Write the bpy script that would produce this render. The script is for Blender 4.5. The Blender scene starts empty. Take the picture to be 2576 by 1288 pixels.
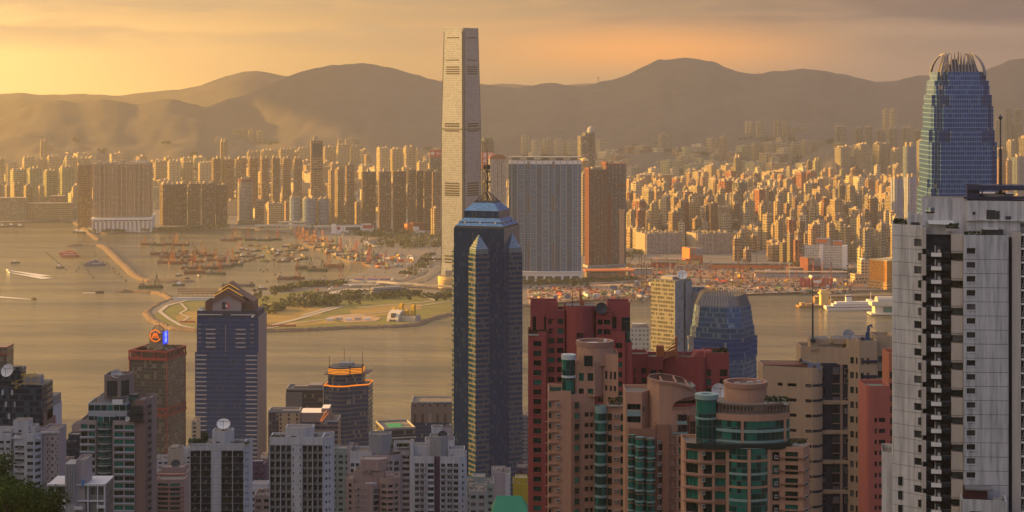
import bpy, bmesh, math, random
from math import sin, cos, pi, radians, sqrt, atan2, floor
from mathutils import Vector, Matrix, noise
R = random.Random(7)
sc = bpy.context.scene
col = sc.collection
# ------------------------------------------------------------ camera
HC, F, HZ = 396.0, 4900.0, 190.0       # eye height, focal length and horizon row in 2576-wide picture units
cam = bpy.data.cameras.new('camera'); camo = bpy.data.objects.new('camera', cam); col.objects.link(camo)
camo.location = (0, 0, HC); camo.rotation_euler = (pi/2, 0, 0)
cam.sensor_width = 36; cam.lens = 36*F/2576; cam.shift_y = -(644-HZ)/2576
cam.clip_start = 1; cam.clip_end = 60000
sc.camera = camo
# ------------------------------------------------------------ sun, sky, exposure
SUN_AZ, SUN_EL = radians(-78), radians(13)
SV = Vector((sin(SUN_AZ)*cos(SUN_EL), cos(SUN_AZ)*cos(SUN_EL), sin(SUN_EL)))
sl = bpy.data.lights.new('sun', 'SUN'); sl.energy = 5.0; sl.angle = radians(0.5); sl.color = (1, .53, .09)
so = bpy.data.objects.new('sun', sl); col.objects.link(so); so.location = (-800, 0, 900)
so.rotation_euler = (-SV).to_track_quat('-Z', 'Y').to_euler()
sc.view_settings.view_transform = 'Standard'; sc.view_settings.look = 'None'
sc.view_settings.exposure = 1.3; sc.view_settings.gamma = 1; sc.view_settings.use_curve_mapping = False
sc.cycles.use_denoising = True
sc.cycles.max_bounces = 6; sc.cycles.volume_bounces = 0; sc.cycles.transparent_max_bounces = 12
sc.cycles.use_adaptive_sampling = False
W = bpy.data.worlds.new('World'); sc.world = W; W.use_nodes = True
class NT:
 """small helper to write node trees"""
 def __init__(s, tree): s.t = tree; s.n = tree.nodes; s.l = tree.links
 def new(s, typ, **kw):
  n = s.n.new(typ)
  for k, v in kw.items(): setattr(n, k, v)
  return n
 def put(s, sock, v):
  if hasattr(v, 'links') or hasattr(v, 'is_linked'): s.l.new(v, sock)
  else:
   if isinstance(v, (tuple, list)) and len(v) == 3 and sock.type == 'RGBA': v = (*v, 1)
   sock.default_value = v
 def m(s, op, a, b=0.0, c=0.0, clamp=False):
  n = s.new('ShaderNodeMath', operation=op, use_clamp=clamp)
  for i, v in enumerate((a, b, c)): s.put(n.inputs[i], v)
  return n.outputs[0]
 def vm(s, op, a, b=(0, 0, 0)):
  n = s.new('ShaderNodeVectorMath', operation=op); s.put(n.inputs[0], a); s.put(n.inputs[1], b)
  return n.outputs[1] if op == 'DOT_PRODUCT' else n.outputs[0]
 def mix(s, f, a, b, blend='MIX'):
  n = s.new('ShaderNodeMix', data_type='RGBA', blend_type=blend)
  s.put(n.inputs[0], f); s.put(n.inputs[6], a); s.put(n.inputs[7], b); return n.outputs[2]
 def smooth(s, x, a, b, lo=0.0, hi=1.0):
  n = s.new('ShaderNodeMapRange', interpolation_type='SMOOTHSTEP')
  for i, v in enumerate((x, a, b, lo, hi)): s.put(n.inputs[i], v)
  return n.outputs[0]
 def sep(s, v):
  n = s.new('ShaderNodeSeparateXYZ'); s.put(n.inputs[0], v); return n.outputs
 def comb(s, x, y, z=0.0):
  n = s.new('ShaderNodeCombineXYZ')
  for i, v in enumerate((x, y, z)): s.put(n.inputs[i], v)
  return n.outputs[0]
 def noise(s, vec, scale=1.0, detail=3.0, rough=.5):
  n = s.new('ShaderNodeTexNoise'); s.put(n.inputs['Vector'], vec)
  n.inputs['Scale'].default_value = scale; n.inputs['Detail'].default_value = detail; n.inputs['Roughness'].default_value = rough
  return n.outputs[0]
 def white(s, vec):
  n = s.new('ShaderNodeTexWhiteNoise', noise_dimensions='3D'); s.put(n.inputs['Vector'], vec); return n.outputs[0]
def sky():
 q = NT(W.node_tree); bg = q.n['Background']
 d = q.new('ShaderNodeTexCoord').outputs['Generated']
 x, y, z = q.sep(d)
 az = q.m('ARCTAN2', x, y)
 sd = q.vm('DOT_PRODUCT', d, tuple(SV))
 gold = q.mix(q.smooth(sd, -.12, .40), (.16, .11, .11), (.60, .33, .10))
 gold = q.mix(q.smooth(sd, .25, .58), gold, (1.5, .88, .30))
 gold = q.mix(q.smooth(sd, .62, 1), gold, (2.6, 1.4, .42))
 # a bank of cloud: long soft streaks just above the hills
 cn = q.noise(q.comb(q.m('MULTIPLY', az, 9), q.m('MULTIPLY', z, 75), 3.7), 1.0, 5, .55)
 cl = q.m('MULTIPLY', q.smooth(cn, .38, .60), q.smooth(z, .004, .030))
 c2 = q.noise(q.comb(q.m('MULTIPLY', az, 26), q.m('MULTIPLY', z, 210), 1.2), 1.0, 6, .6)
 cl = q.m('MAXIMUM', cl, q.m('MULTIPLY', q.smooth(z, .020, .040), q.smooth(c2, .25, .62, .55, 1.0)))
 cl = q.m('MULTIPLY', cl, q.smooth(c2, .2, .5, .7, 1.0))
 grey = q.mix(q.smooth(sd, -.08, .45), (.035, .033, .058), (.42, .28, .15))
 low = q.mix(q.m('MULTIPLY', cl, .85), gold, grey)
 # orange break under the cloud on the right
 ob = q.m('MULTIPLY', q.smooth(q.m('ABSOLUTE', q.m('SUBTRACT', az, .07)), .13, 0), q.smooth(q.m('ABSOLUTE', q.m('SUBTRACT', z, .014)), .02, 0))
 low = q.mix(q.m('MULTIPLY', ob, .75), low, (.95, .34, .05))
 # upper sky: open blue-grey light that fills the shade
 up = q.mix(q.smooth(sd, -.3, .9), (.20, .25, .43), (.86, .72, .62))
 colr = q.mix(q.smooth(z, .22, .60), low, up)
 back = q.smooth(y, .25, -.25)
 colr = q.mix(q.m('MULTIPLY', back, .85), colr, up)
 sk = q.new('ShaderNodeTexSky', sky_type='NISHITA', sun_disc=False)
 sk.sun_elevation = SUN_EL; sk.sun_rotation = SUN_AZ; sk.air_density = 2; sk.dust_density = 5
 hs = q.vm('SCALE', colr); hs.node.inputs[3].default_value = 9.0
 q.l.new(q.mix(.92, sk.outputs[0], hs), bg.inputs[0])
 bg.inputs[1].default_value = .070
sky()
# ------------------------------------------------------------ picture helpers (a picture point and a distance give a place)
def UX(x, d): return (x-1288)*d/F
def UZ(y, d): return HC-(y-HZ)*d/F
def DY(y, z=0.0): return F*(HC-z)/(y-HZ)           # distance at which a point of height z shows on row y
def G(x, y, z=0.0):
 d = DY(y, z); return (UX(x, d), d, z)
ONES = 'zeroth first second third fourth fifth sixth seventh eighth ninth tenth eleventh twelfth thirteenth fourteenth fifteenth sixteenth seventeenth eighteenth nineteenth'.split()
TENS = 'zero ten twenty thirty forty fifty sixty seventy eighty ninety'.split()
def ORD(n):
 if n < 20: return ONES[n]
 if n % 10 == 0: return TENS[n//10][:-1]+'ieth'
 return TENS[n//10]+'-'+ONES[n % 10]
# ------------------------------------------------------------ materials
_M = {}
def M(name, c, rough=.75, metal=0.0, var=.18, scale=.35, bump=0.0, spec=.4, tint=0.0, streak=0.0, emit=None):
 if name in _M: return _M[name]
 m = bpy.data.materials.new(name); m.use_nodes = True; q = NT(m.node_tree); b = q.n['Principled BSDF']
 geo = q.new('ShaderNodeNewGeometry').outputs['Position']
 k = q.noise(geo, scale, 5, .6)
 f = q.m('MULTIPLY_ADD', k, 2*var, 1-var)
 if streak:                                      # rain streaks and weathering running down the wall
  p = q.vm('MULTIPLY', geo, (.9, .9, .06)); s2 = q.noise(p, 1.0, 4, .7)
  f = q.m('MULTIPLY', f, q.smooth(s2, .30, .62, 1-streak, 1.0))
 if tint:
  r = q.new('ShaderNodeObjectInfo').outputs['Random']
  f = q.m('MULTIPLY', f, q.m('MULTIPLY_ADD', r, 2*tint, 1-tint))
 cc = q.vm('SCALE', c); q.put(cc.node.inputs[3], f)
 q.l.new(cc, b.inputs['Base Color']); b.inputs['Roughness'].default_value = rough; b.inputs['Metallic'].default_value = metal
 b.inputs['Specular IOR Level'].default_value = spec
 if bump:
  bn = q.new('ShaderNodeBump'); bn.inputs['Strength'].default_value = bump; bn.inputs['Distance'].default_value = .3
  q.l.new(q.noise(geo, scale*6, 4, .6), bn.inputs['Height']); q.l.new(bn.outputs[0], b.inputs['Normal'])
 if emit:
  b.inputs['Emission Color'].default_value = (*emit[:3], 1); b.inputs['Emission Strength'].default_value = emit[3]
 _M[name] = m; return m
def FM(name, wall, glass, pu=3.6, pv=3.1, fu=(.2, .8), fv=(.35, .85), band=None, rg=.15, mg=0.0, cur=.16, curc=(.30, .26, .20), tint=.30, var=.12, wrough=.75, gu=None, wav=0.0, wmetal=0.0):
 """wall with a grid of windows: u runs round the wall in metres, v up it; each pane has its own blind or glass"""
 if name in _M: return _M[name]
 m = bpy.data.materials.new(name); m.use_nodes = True; q = NT(m.node_tree); b = q.n['Principled BSDF']
 uv = q.new('ShaderNodeTexCoord').outputs['UV']; u, v, _ = q.sep(uv)
 ru = q.m('DIVIDE', u, pu); rv = q.m('DIVIDE', v, pv)
 fu_ = q.m('FRACT', ru); fv_ = q.m('FRACT', rv)
 def inside(x, lo, hi): return q.m('MULTIPLY', q.m('GREATER_THAN', x, lo), q.m('LESS_THAN', x, hi))
 w = q.m('MULTIPLY', inside(fu_, *fu), inside(fv_, *fv))
 if gu:                                           # blind vertical strips every so often (grooves, stair cores)
  w = q.m('MULTIPLY', w, q.m('GREATER_THAN', q.m('FRACT', q.m('DIVIDE', u, gu[0])), gu[1]))
 rnd = q.new('ShaderNodeObjectInfo').outputs['Random']
 cell = q.white(q.comb(q.m('FLOOR', ru), q.m('FLOOR', rv), rnd))
 geo = q.new('ShaderNodeNewGeometry').outputs['Position']
 p = q.vm('MULTIPLY', geo, (.25, .25, .03)); k = q.noise(p, 1.0, 4, .65)
 f = q.m('MULTIPLY', q.m('MULTIPLY_ADD', k, 2*var, 1-var), q.m('MULTIPLY_ADD', rnd, 2*tint, 1-tint))
 wc = q.vm('SCALE', wall); q.put(wc.node.inputs[3], f)
 if band:
  wc = q.mix(q.m('LESS_THAN', fv_, band[1]), wc, band[0])
 gc = q.mix(q.m('MULTIPLY', q.m('GREATER_THAN', cell, 1-cur), .8), glass, curc)
 gs = q.vm('SCALE', gc); q.put(gs.node.inputs[3], q.m('MULTIPLY_ADD', cell, .5, .75))
 q.l.new(q.mix(w, wc, gs), b.inputs['Base Color'])
 q.l.new(q.m('MULTIPLY_ADD', w, rg-wrough, wrough), b.inputs['Roughness'])
 if mg or wmetal: q.l.new(q.m('MULTIPLY_ADD', w, mg-wmetal, wmetal), b.inputs['Metallic'])
 b.inputs['Specular IOR Level'].default_value = .5
 if wav:                                          # panes never sit quite flush: each throws its reflection a little differently
  bn = q.new('ShaderNodeBump'); bn.inputs['Strength'].default_value = wav; bn.inputs['Distance'].default_value = 1.0
  h = q.m('ADD', q.m('MULTIPLY', cell, .05), q.m('MULTIPLY', q.noise(q.comb(u, v, rnd), .22, 3, .6), .9))
  q.l.new(h, bn.inputs['Height']); q.l.new(bn.outputs[0], b.inputs['Normal'])
 _M[name] = m; return m
# ------------------------------------------------------------ mesh helpers
class MB:
 def __init__(s): s.v = []; s.f = []; s.m = []; s.uv = []
 def face(s, pts, m=0, uv=None):
  i = len(s.v); s.v += [tuple(p) for p in pts]; s.f.append(tuple(range(i, i+len(pts)))); s.m.append(m)
  s.uv.append(uv or [(p[0]+p[1], p[2]) for p in pts])
 def box(s, x0, y0, z0, x1, y1, z1, m=0, top=None, bot=True):
  s.prism([(x0, y0), (x1, y0), (x1, y1), (x0, y1)], z0, z1, m, m if top is None else top, bot)
 def cbox(s, cx, cy, z0, w, d, h, m=0, top=None): s.box(cx-w/2, cy-d/2, z0, cx+w/2, cy+d/2, z0+h, m, top)
 def prism(s, P, z0, z1, m=0, top=1, bot=False, P2=None, u0=0.0):
  n = len(P); P2 = P2 or P; u = u0
  for i in range(n):
   a, b = P[i], P[(i+1) % n]; a2, b2 = P2[i], P2[(i+1) % n]
   L = sqrt((a[0]-b[0])**2+(a[1]-b[1])**2)
   if L < 1e-5: continue
   s.face([(*a, z0), (*b, z0), (*b2, z1), (*a2, z1)], m, [(u, z0), (u+L, z0), (u+L, z1), (u, z1)]); u += L
  if top is not None: s.face([(*p, z1) for p in P2], top, [p[:2] for p in P2])
  if bot: s.face([(*p, z0) for p in reversed(P)], m, [p[:2] for p in reversed(P)])
 def parapet(s, P, z, h=1.2, t=.3, m=0):
  """low wall round a roof"""
  c = (sum(p[0] for p in P)/len(P), sum(p[1] for p in P)/len(P)); n = len(P)
  mx = max(sqrt((p[0]-c[0])**2+(p[1]-c[1])**2) for p in P); k = 1-t*1.4/mx
  I = [(c[0]+(p[0]-c[0])*k, c[1]+(p[1]-c[1])*k) for p in P]
  for i in range(n):
   a, b, ai, bi = P[i], P[(i+1) % n], I[i], I[(i+1) % n]
   s.face([(*a, z), (*b, z), (*b, z+h), (*a, z+h)], m); s.face([(*bi, z), (*ai, z), (*ai, z+h), (*bi, z+h)], m)
   s.face([(*a, z+h), (*b, z+h), (*bi, z+h), (*ai, z+h)], m)
 def tube(s, p, q, r, n=6, m=0, r2=None, cap=True):
  p, q = Vector(p), Vector(q); r2 = r if r2 is None else r2; d = (q-p)
  if d.length < 1e-6: return
  d.normalize(); a = d.orthogonal().normalized(); b = d.cross(a); A = []; B = []
  for i in range(n):
   t = 2*pi*i/n; o = a*cos(t)+b*sin(t); A.append(p+o*r); B.append(q+o*r2)
  for i in range(n): s.face([A[i], A[(i+1) % n], B[(i+1) % n], B[i]], m)
  if cap: s.face(B, m); s.face(A[::-1], m)
 def beam(s, p, q, w, m=0): s.tube(p, q, w*.7, 4, m)
 def lathe(s, prof, n=20, m=0, cx=0, cy=0, a0=0.0, a1=2*pi):
  for (r0, z0), (r1, z1) in zip(prof, prof[1:]):
   for i in range(n):
    t, t2 = a0+(a1-a0)*i/n, a0+(a1-a0)*(i+1)/n
    P = [(cx+r0*cos(t), cy+r0*sin(t), z0), (cx+r0*cos(t2), cy+r0*sin(t2), z0), (cx+r1*cos(t2), cy+r1*sin(t2), z1), (cx+r1*cos(t), cy+r1*sin(t), z1)]
    rr = max(r0, r1)
    s.face(P, m, [(t*rr, z0), (t2*rr, z0), (t2*rr, z1), (t*rr, z1)])
 def add(s, o, mt=None, moff=0):
  i = len(s.v); s.v += [tuple(mt @ Vector(p)) if mt else p for p in o.v]
  s.f += [tuple(k+i for k in f) for f in o.f]; s.m += [k+moff for k in o.m]; s.uv += o.uv
 def mesh(s, name, mats):
  me = bpy.data.meshes.new(name); me.from_pydata(s.v, [], s.f)
  for x in (mats if isinstance(mats, (list, tuple)) else [mats]): me.materials.append(x)
  me.polygons.foreach_set('material_index', s.m)
  ul = me.uv_layers.new(name='UVMap'); ul.data.foreach_set('uv', [c for f in s.uv for p in f for c in p]); me.update(); return me
 def pieces(s, name, mats, parent):
  """every separate piece as an object of its own"""
  par = list(range(len(s.f))); seen = {}
  def find(i):
   while par[i] != i: par[i] = par[par[i]]; i = par[i]
   return i
  for i, f in enumerate(s.f):
   for k in f:
    q = tuple(round(c, 3) for c in s.v[k])
    if q in seen: par[find(i)] = find(seen[q])
    else: seen[q] = i
  gr = {}
  for i in range(len(s.f)): gr.setdefault(find(i), []).append(i)
  for ids in gr.values():
   b = MB()
   for i in ids: b.face([s.v[k] for k in s.f[i]], s.m[i], s.uv[i])
   b.obj(name, mats, parent)
 def obj(s, name, mats, parent=None, loc=(0, 0, 0), rz=0.0, smooth=False):
  me = s.mesh(name, mats)
  if smooth:
   bm = bmesh.new(); bm.from_mesh(me); bmesh.ops.remove_doubles(bm, verts=bm.verts, dist=.001); bm.to_mesh(me); bm.free()
   me.polygons.foreach_set('use_smooth', [True]*len(me.polygons))
  return link(name, me, parent, loc, rz)
def link(name, me, parent=None, loc=(0, 0, 0), rz=0.0):
 o = bpy.data.objects.new(name, me); col.objects.link(o); o.parent = parent; o.location = loc; o.rotation_euler = (0, 0, rz); return o
def tag(o, label=None, cat=None, group=None, kind=None):
 if label: o['label'] = label
 if cat: o['category'] = cat
 if group: o['group'] = group
 if kind: o['kind'] = kind
 return o
def thing(name, label, cat, loc=(0, 0, 0), rz=0.0, group=None): return tag(link(name, None, None, loc, rz), label, cat, group)
def copy_tree(o, parent=None):
 c = o.copy(); col.objects.link(c); c.parent = parent
 for ch in list(o.children): copy_tree(ch, c)
 return c
def ngon(n, r, cx=0, cy=0, a0=0.0, ry=None): return [(cx+r*cos(a0+2*pi*i/n), cy+(ry or r)*sin(a0+2*pi*i/n)) for i in range(n)]
def inset(P, k):
 c = (sum(p[0] for p in P)/len(P), sum(p[1] for p in P)/len(P)); return [(c[0]+(p[0]-c[0])*k, c[1]+(p[1]-c[1])*k) for p in P]
def rectp(x0, y0, x1, y1): return [(x0, y0), (x1, y0), (x1, y1), (x0, y1)]
# ------------------------------------------------------------ land, water, hills
def interp(T, x):
 if x <= T[0][0]: return T[0][1]
 for (a, b), (c, e) in zip(T, T[1:]):
  if x <= c: return b+(e-b)*(x-a)/(c-a)
 return T[-1][1]
def smoothrow(T, x, w=14): return (interp(T, x-w)+interp(T, x)*2+interp(T, x+w))/4
RIDGE = [(-500, 330), (-250, 315), (-80, 312), (0, 298), (50, 275), (110, 255), (150, 252), (210, 258), (250, 249), (290, 252), (340, 263), (400, 249), (430, 247), (470, 258), (520, 271), (560, 251), (620, 238), (680, 210), (740, 186), (800, 170), (850, 162), (900, 160), (930, 160), (980, 168), (1040, 186), (1100, 203), (1200, 212), (1240, 215), (1290, 222), (1330, 217), (1385, 208), (1420, 213), (1465, 220), (1510, 206), (1560, 195), (1600, 177), (1640, 158), (1660, 147), (1690, 151), (1715, 145), (1750, 148), (1790, 152), (1830, 172), (1870, 183), (1910, 186), (1950, 178), (2000, 174), (2060, 176), (2110, 185), (2180, 200), (2210, 208), (2260, 202), (2310, 191), (2360, 185), (2440, 186), (2480, 176), (2540, 150), (2600, 143), (2800, 170), (3100, 200)]
def ridge_d(x): return interp([(-500, 8300), (500, 8500), (640, 9300), (1200, 9600), (1500, 9300), (2200, 9200), (3100, 9400)], x)
FOOT = 6300.0
def ridge_z(x): return UZ(smoothrow(RIDGE, x, 10), ridge_d(x))
def KT(X, d):
 """height of the Kowloon ground at a place"""
 if d < FOOT: return 3.0
 x = 1288+X*F/d; D = ridge_d(x); t = min(1.0, (d-FOOT)/(D-FOOT))
 return 3+(ridge_z(x)-3)*(t**1.9)*(1+.35*t*(1-t))
def make_hill():
 b = MB(); xs = list(range(-500, 3101, 9)); NT_ = 46; rows = []
 for j in range(NT_+1):
  row = []
  for x in xs:
   D = ridge_d(x)
   if j <= 32: d = FOOT+(D-FOOT)*(j/32); t = j/32
   else: d = D+2600*((j-32)/(NT_-32)); t = 1-(j-32)/(NT_-32)*.9
   X = UX(x, d)
   z = KT(X, d) if j <= 32 else 3+(ridge_z(x)-3)*t**.7
   e = noise.fractal((X*.0022, d*.0022, 1.3), 1.0, 2.1, 6)
   amp = 46*sin(pi*min(t, 1))**.8 if 0 < t < 1 else 0
   z += e*amp + (noise.noise((X*.02, d*.02, 5))*6 if t > .3 else 0)
   row.append((X, d, max(z, 1.0)))
  rows.append(row)
 for j in range(NT_):
  for i in range(len(xs)-1): b.face([rows[j][i], rows[j][i+1], rows[j+1][i+1], rows[j+1][i]])
 tag(b.obj('hills', M('forest', (.085, .070, .060), .95, var=.5, scale=.012), smooth=True), kind='structure')
 # a fainter range farther inland
 B2 = [(-600, 236), (0, 236), (330, 238), (450, 228), (530, 208), (570, 190), (610, 178), (640, 177), (700, 190), (800, 195), (1300, 214), (2200, 205), (2450, 190), (3100, 190)]
 b = MB(); xs = list(range(-600, 3101, 14)); rows = []
 for j in range(13):
  t = j/8 if j <= 8 else 1-(j-8)/4
  row = []
  for x in xs:
   d = 10300+200*j; zr = UZ(smoothrow(B2, x, 16), 11900)
   row.append((UX(x, d), d, max(1.0, zr*t**1.3+noise.fractal((x*.012, j*.4, 9), 1, 2, 5)*14)))
  rows.append(row)
 for j in range(12):
  for i in range(len(xs)-1): b.face([rows[j][i], rows[j][i+1], rows[j+1][i+1], rows[j+1][i]])
 tag(b.obj('hills', M('forest', (0, 0, 0)), smooth=True), kind='structure')
make_hill()
def water():
 m = bpy.data.materials.new('sea'); m.use_nodes = True; q = NT(m.node_tree); b = q.n['Principled BSDF']
 g = q.new('ShaderNodeNewGeometry').outputs['Position']
 gs = q.vm('MULTIPLY', g, (.45, 1.0, 1.0))
 swell = q.noise(gs, .035, 6, .62); chop = q.noise(q.vm('MULTIPLY', g, (.4, 1, 1)), .16, 3, .6)
 patch = q.noise(q.vm('MULTIPLY', g, (.25, 1, 1)), .006, 4, .6)
 ripple_tone = q.noise(q.vm('MULTIPLY', g, (.12, 1, 1)), .009, 6, .68)
 q.l.new(q.mix(q.smooth(ripple_tone, .35, .65), (.065, .064, .040), (.20, .17, .085)), b.inputs['Base Color'])  # pale gold streaks painted in for ripple contrast and reflected sky
 b.inputs['IOR'].default_value = 1.33
 q.l.new(q.m('MULTIPLY_ADD', patch, .12, .08), b.inputs['Roughness'])
 bn = q.new('ShaderNodeBump'); bn.inputs['Distance'].default_value = 6
 q.l.new(q.smooth(patch, .3, .7,   .45, 1.0), bn.inputs['Strength'])
 q.l.new(q.m('ADD', swell, q.m('MULTIPLY', chop, .35)), bn.inputs['Height']); q.l.new(bn.outputs[0], b.inputs['Normal'])
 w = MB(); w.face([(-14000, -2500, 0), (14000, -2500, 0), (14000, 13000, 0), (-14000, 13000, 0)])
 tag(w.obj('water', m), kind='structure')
water()
def shade_cloud_bank():
 """bank of cloud added out of view to shade the inland hills"""
 b = MB(); n, m = 40, 26; rr = []
 for j in range(m+1):
  row = []
  for i in range(n+1):
   u, v = i/n*2-1, j/m*2-1; x, y = -4500+u*2900, 10300+v*1900; e = max(0, 1-u**4)*max(0, 1-v**4)
   k = noise.fractal((x*.0011, y*.0011, 4), 1, 2, 5); row.append((x, y, 1750-40*e*(1+k), 1750+(190+150*k)*e))
  rr.append(row)
 for j in range(m):
  for i in range(n):
   q = [rr[j][i], rr[j][i+1], rr[j+1][i+1], rr[j+1][i]]; b.face([(x, y, z) for x, y, _, z in q]); b.face([(x, y, z) for x, y, z, _ in q[::-1]])
 tag(b.obj('shade_clouds', M('cloud', (.8, .8, .8), 1, var=.02), smooth=True), 'broad bank of cloud added out of view to shade the inland hills', 'cloud', None, 'stuff')
shade_cloud_bank()
# Kowloon shore, traced on the map from the picture
SHORE = [(-700, 566), (-200, 564), (0, 562), (60, 560), (150, 556), (186, 558), (200, 566), (232, 585), (270, 589), (390, 584), (460, 579), (560, 578), (640, 578), (684, 584), (726, 588), (751, 592), (766, 618), (799, 629), (824, 635), (849, 650), (880, 662), (910, 664), (934, 674), (916, 687), (880, 697), (838, 708), (815, 714), (790, 720), (749, 728), (694, 731), (644, 738), (560, 743), (500, 746), (447, 749), (430, 757), (400, 768), (378, 781), (370, 790), (384, 806), (410, 820), (440, 829), (490, 833), (560, 836), (655, 835), (730, 833), (800, 830), (870, 826), (930, 825), (1000, 823), (1050, 818), (1078, 806), (1105, 798), (1135, 792), (1220, 782), (1320, 771), (1370, 766), (1450, 758), (1500, 756), (1560, 751), (1640, 746), (1760, 746), (1850, 743), (1930, 742), (2000, 738), (2040, 734), (2120, 735), (2200, 734), (2300, 734), (2700, 740), (3400, 745)]
SHOREP = [G(x, y)[:2] for x, y in SHORE]
def flat(poly, z0, z1, name, mats, kind='structure', label=None, cat=None):
 """flat land from an outline: top sheet and a quay wall"""
 bm = bmesh.new(); vs = [bm.verts.new((*p, z1)) for p in poly]; f = bm.faces.new(vs); f.normal_update()
 if f.normal.z < 0: f.normal_flip()
 bmesh.ops.triangulate(bm, faces=[f])
 if z1-z0 > .05:
  n = len(poly)
  for i in range(n):
   a, b = poly[i], poly[(i+1) % n]
   w = bm.faces.new([bm.verts.new((*a, z0)), bm.verts.new((*b, z0)), bm.verts.new((*b, z1)), bm.verts.new((*a, z1))]); w.material_index = 1 if isinstance(mats, list) and len(mats) > 1 else 0
 me = bpy.data.meshes.new(name); bm.to_mesh(me); bm.free()
 for x in (mats if isinstance(mats, list) else [mats]): me.materials.append(x)
 return tag(link(name, me), label, cat, None, kind)
MROCK = M('rock', (.17, .115, .075), .95, var=.9, scale=.3, bump=.8)
MSAND = M('sand', (.40, .26, .15), .95, var=.45, scale=.02)
MCITY = M('city_ground', (.16, .14, .12), .9, var=.4, scale=.03)
MASPH = M('asphalt', (.13, .115, .10), .9, var=.25, scale=.08)
MPATH = M('path', (.42, .36, .29), .9, var=.2, scale=.1)
MGRASS = M('grass', (.14, .135, .03), .95, var=.5, scale=.025)
MDRY = M('dry_grass', (.27, .18, .045), .95, var=.5, scale=.03)
MCONC = M('concrete', (.42, .38, .33), .85, var=.25, scale=.12)
flat(SHOREP+[(9000, 9000), (-9000, 9000)], -2, 3, 'ground', [MCITY, MROCK])
# Hong Kong Island: the hillside falls from the lookout to the quay
TI = [(-400, 400), (0, 391), (60, 372), (150, 328), (300, 250), (420, 196), (600, 140), (800, 98), (1000, 62), (1200, 34), (1400, 12), (1550, 4), (2100, 4)]
def TZ(X, d):
 z = interp(TI, d)
 w = max(0.0, 1-abs((X+95)/(50))) if 150 < d < 420 else 0     # wooded spur at the lower left
 k = max(0.0, 1-abs(d-300)/85)
 return z+ (w**.7)*(k**.6)*102
def island():
 b = MB(); xs = [-1500, -1100, -800, -600, -480, -400, -340, -280, -230, -190]+[-160+10*i for i in range(18)]+[40*i for i in range(1, 16)]+[700, 900, 1200, 1700]
 ys = [-600, -300, -100, 0, 30, 60, 100, 150]+[170+15*i for i in range(20)]+[500, 600, 700, 800, 900, 1000, 1100, 1200, 1300, 1400, 1500, 1600, 1800, 1985]
 g = [[(x, y, TZ(x, y)+(noise.noise((x*.02, y*.02, 0))*5 if y < 1300 else 0)) for x in xs] for y in ys]
 for j in range(len(ys)-1):
  for i in range(len(xs)-1): b.face([g[j][i], g[j][i+1], g[j+1][i+1], g[j+1][i]], 0 if ys[j] < 900 and not (-400 < 0 and ys[j] > 1250) else 1)
 for i in range(len(xs)-1): b.face([(*g[-1][i][:2], -2), (*g[-1][i+1][:2], -2), g[-1][i+1], g[-1][i]], 2)
 tag(b.obj('terrain', [M('hillside', (.045, .06, .025), .95, var=.5, scale=.06), MCITY, MCONC]), kind='structure')
 # the wooded summit west of the lookout; it keeps the nearer towers in shade towards evening
 b = MB(); n = 36
 rings = []
 for j in range(13):
  r = j/12; ring = []
  for i in range(n):
   t = 2*pi*i/n; x = -1010+cos(t)*r*640; y = 860+sin(t)*r*860
   z = 4+685*(1-r**2.4)+noise.fractal((x*.004, y*.004, 2), 1, 2, 5)*40*(1-r)
   if x > -340: z = min(z, 40)
   ring.append((x, y, z))
  rings.append(ring)
 for j in range(12):
  for i in range(n): b.face([rings[j][i], rings[j+1][i], rings[j+1][(i+1) % n], rings[j][(i+1) % n]])
 tag(b.obj('hills', M('hillside', (0, 0, 0)), smooth=True), kind='structure')
island()
# ------------------------------------------------------------ Kowloon: towers across the harbour
GL = (.035, .045, .055)
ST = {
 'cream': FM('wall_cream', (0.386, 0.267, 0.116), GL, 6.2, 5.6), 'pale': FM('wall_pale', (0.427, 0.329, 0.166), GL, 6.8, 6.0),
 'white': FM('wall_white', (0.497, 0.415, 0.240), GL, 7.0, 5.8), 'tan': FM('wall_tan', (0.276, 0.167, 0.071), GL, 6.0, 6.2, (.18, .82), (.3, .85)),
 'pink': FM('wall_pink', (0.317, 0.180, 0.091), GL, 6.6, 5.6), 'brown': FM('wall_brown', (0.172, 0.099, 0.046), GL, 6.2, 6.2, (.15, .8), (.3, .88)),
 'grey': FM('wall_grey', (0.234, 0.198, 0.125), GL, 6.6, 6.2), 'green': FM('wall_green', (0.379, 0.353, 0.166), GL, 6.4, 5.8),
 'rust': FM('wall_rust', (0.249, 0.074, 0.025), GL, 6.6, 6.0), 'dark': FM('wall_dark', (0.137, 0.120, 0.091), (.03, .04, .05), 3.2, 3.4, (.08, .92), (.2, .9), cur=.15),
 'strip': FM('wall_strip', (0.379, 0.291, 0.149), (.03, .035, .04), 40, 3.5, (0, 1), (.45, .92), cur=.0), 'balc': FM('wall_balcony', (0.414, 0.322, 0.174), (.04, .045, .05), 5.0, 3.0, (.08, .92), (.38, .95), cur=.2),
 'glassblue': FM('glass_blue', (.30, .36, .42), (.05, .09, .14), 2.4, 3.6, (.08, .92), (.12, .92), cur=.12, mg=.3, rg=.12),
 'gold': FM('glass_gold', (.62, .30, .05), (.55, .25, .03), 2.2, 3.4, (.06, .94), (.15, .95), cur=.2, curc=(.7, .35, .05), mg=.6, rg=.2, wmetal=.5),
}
MROOF = M('roof_felt', (.17, .145, .12), .9, var=.4, scale=.2)
MHUT = M('roof_render', (.34, .27, .19), .85, var=.2, scale=.1, tint=.15)
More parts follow.
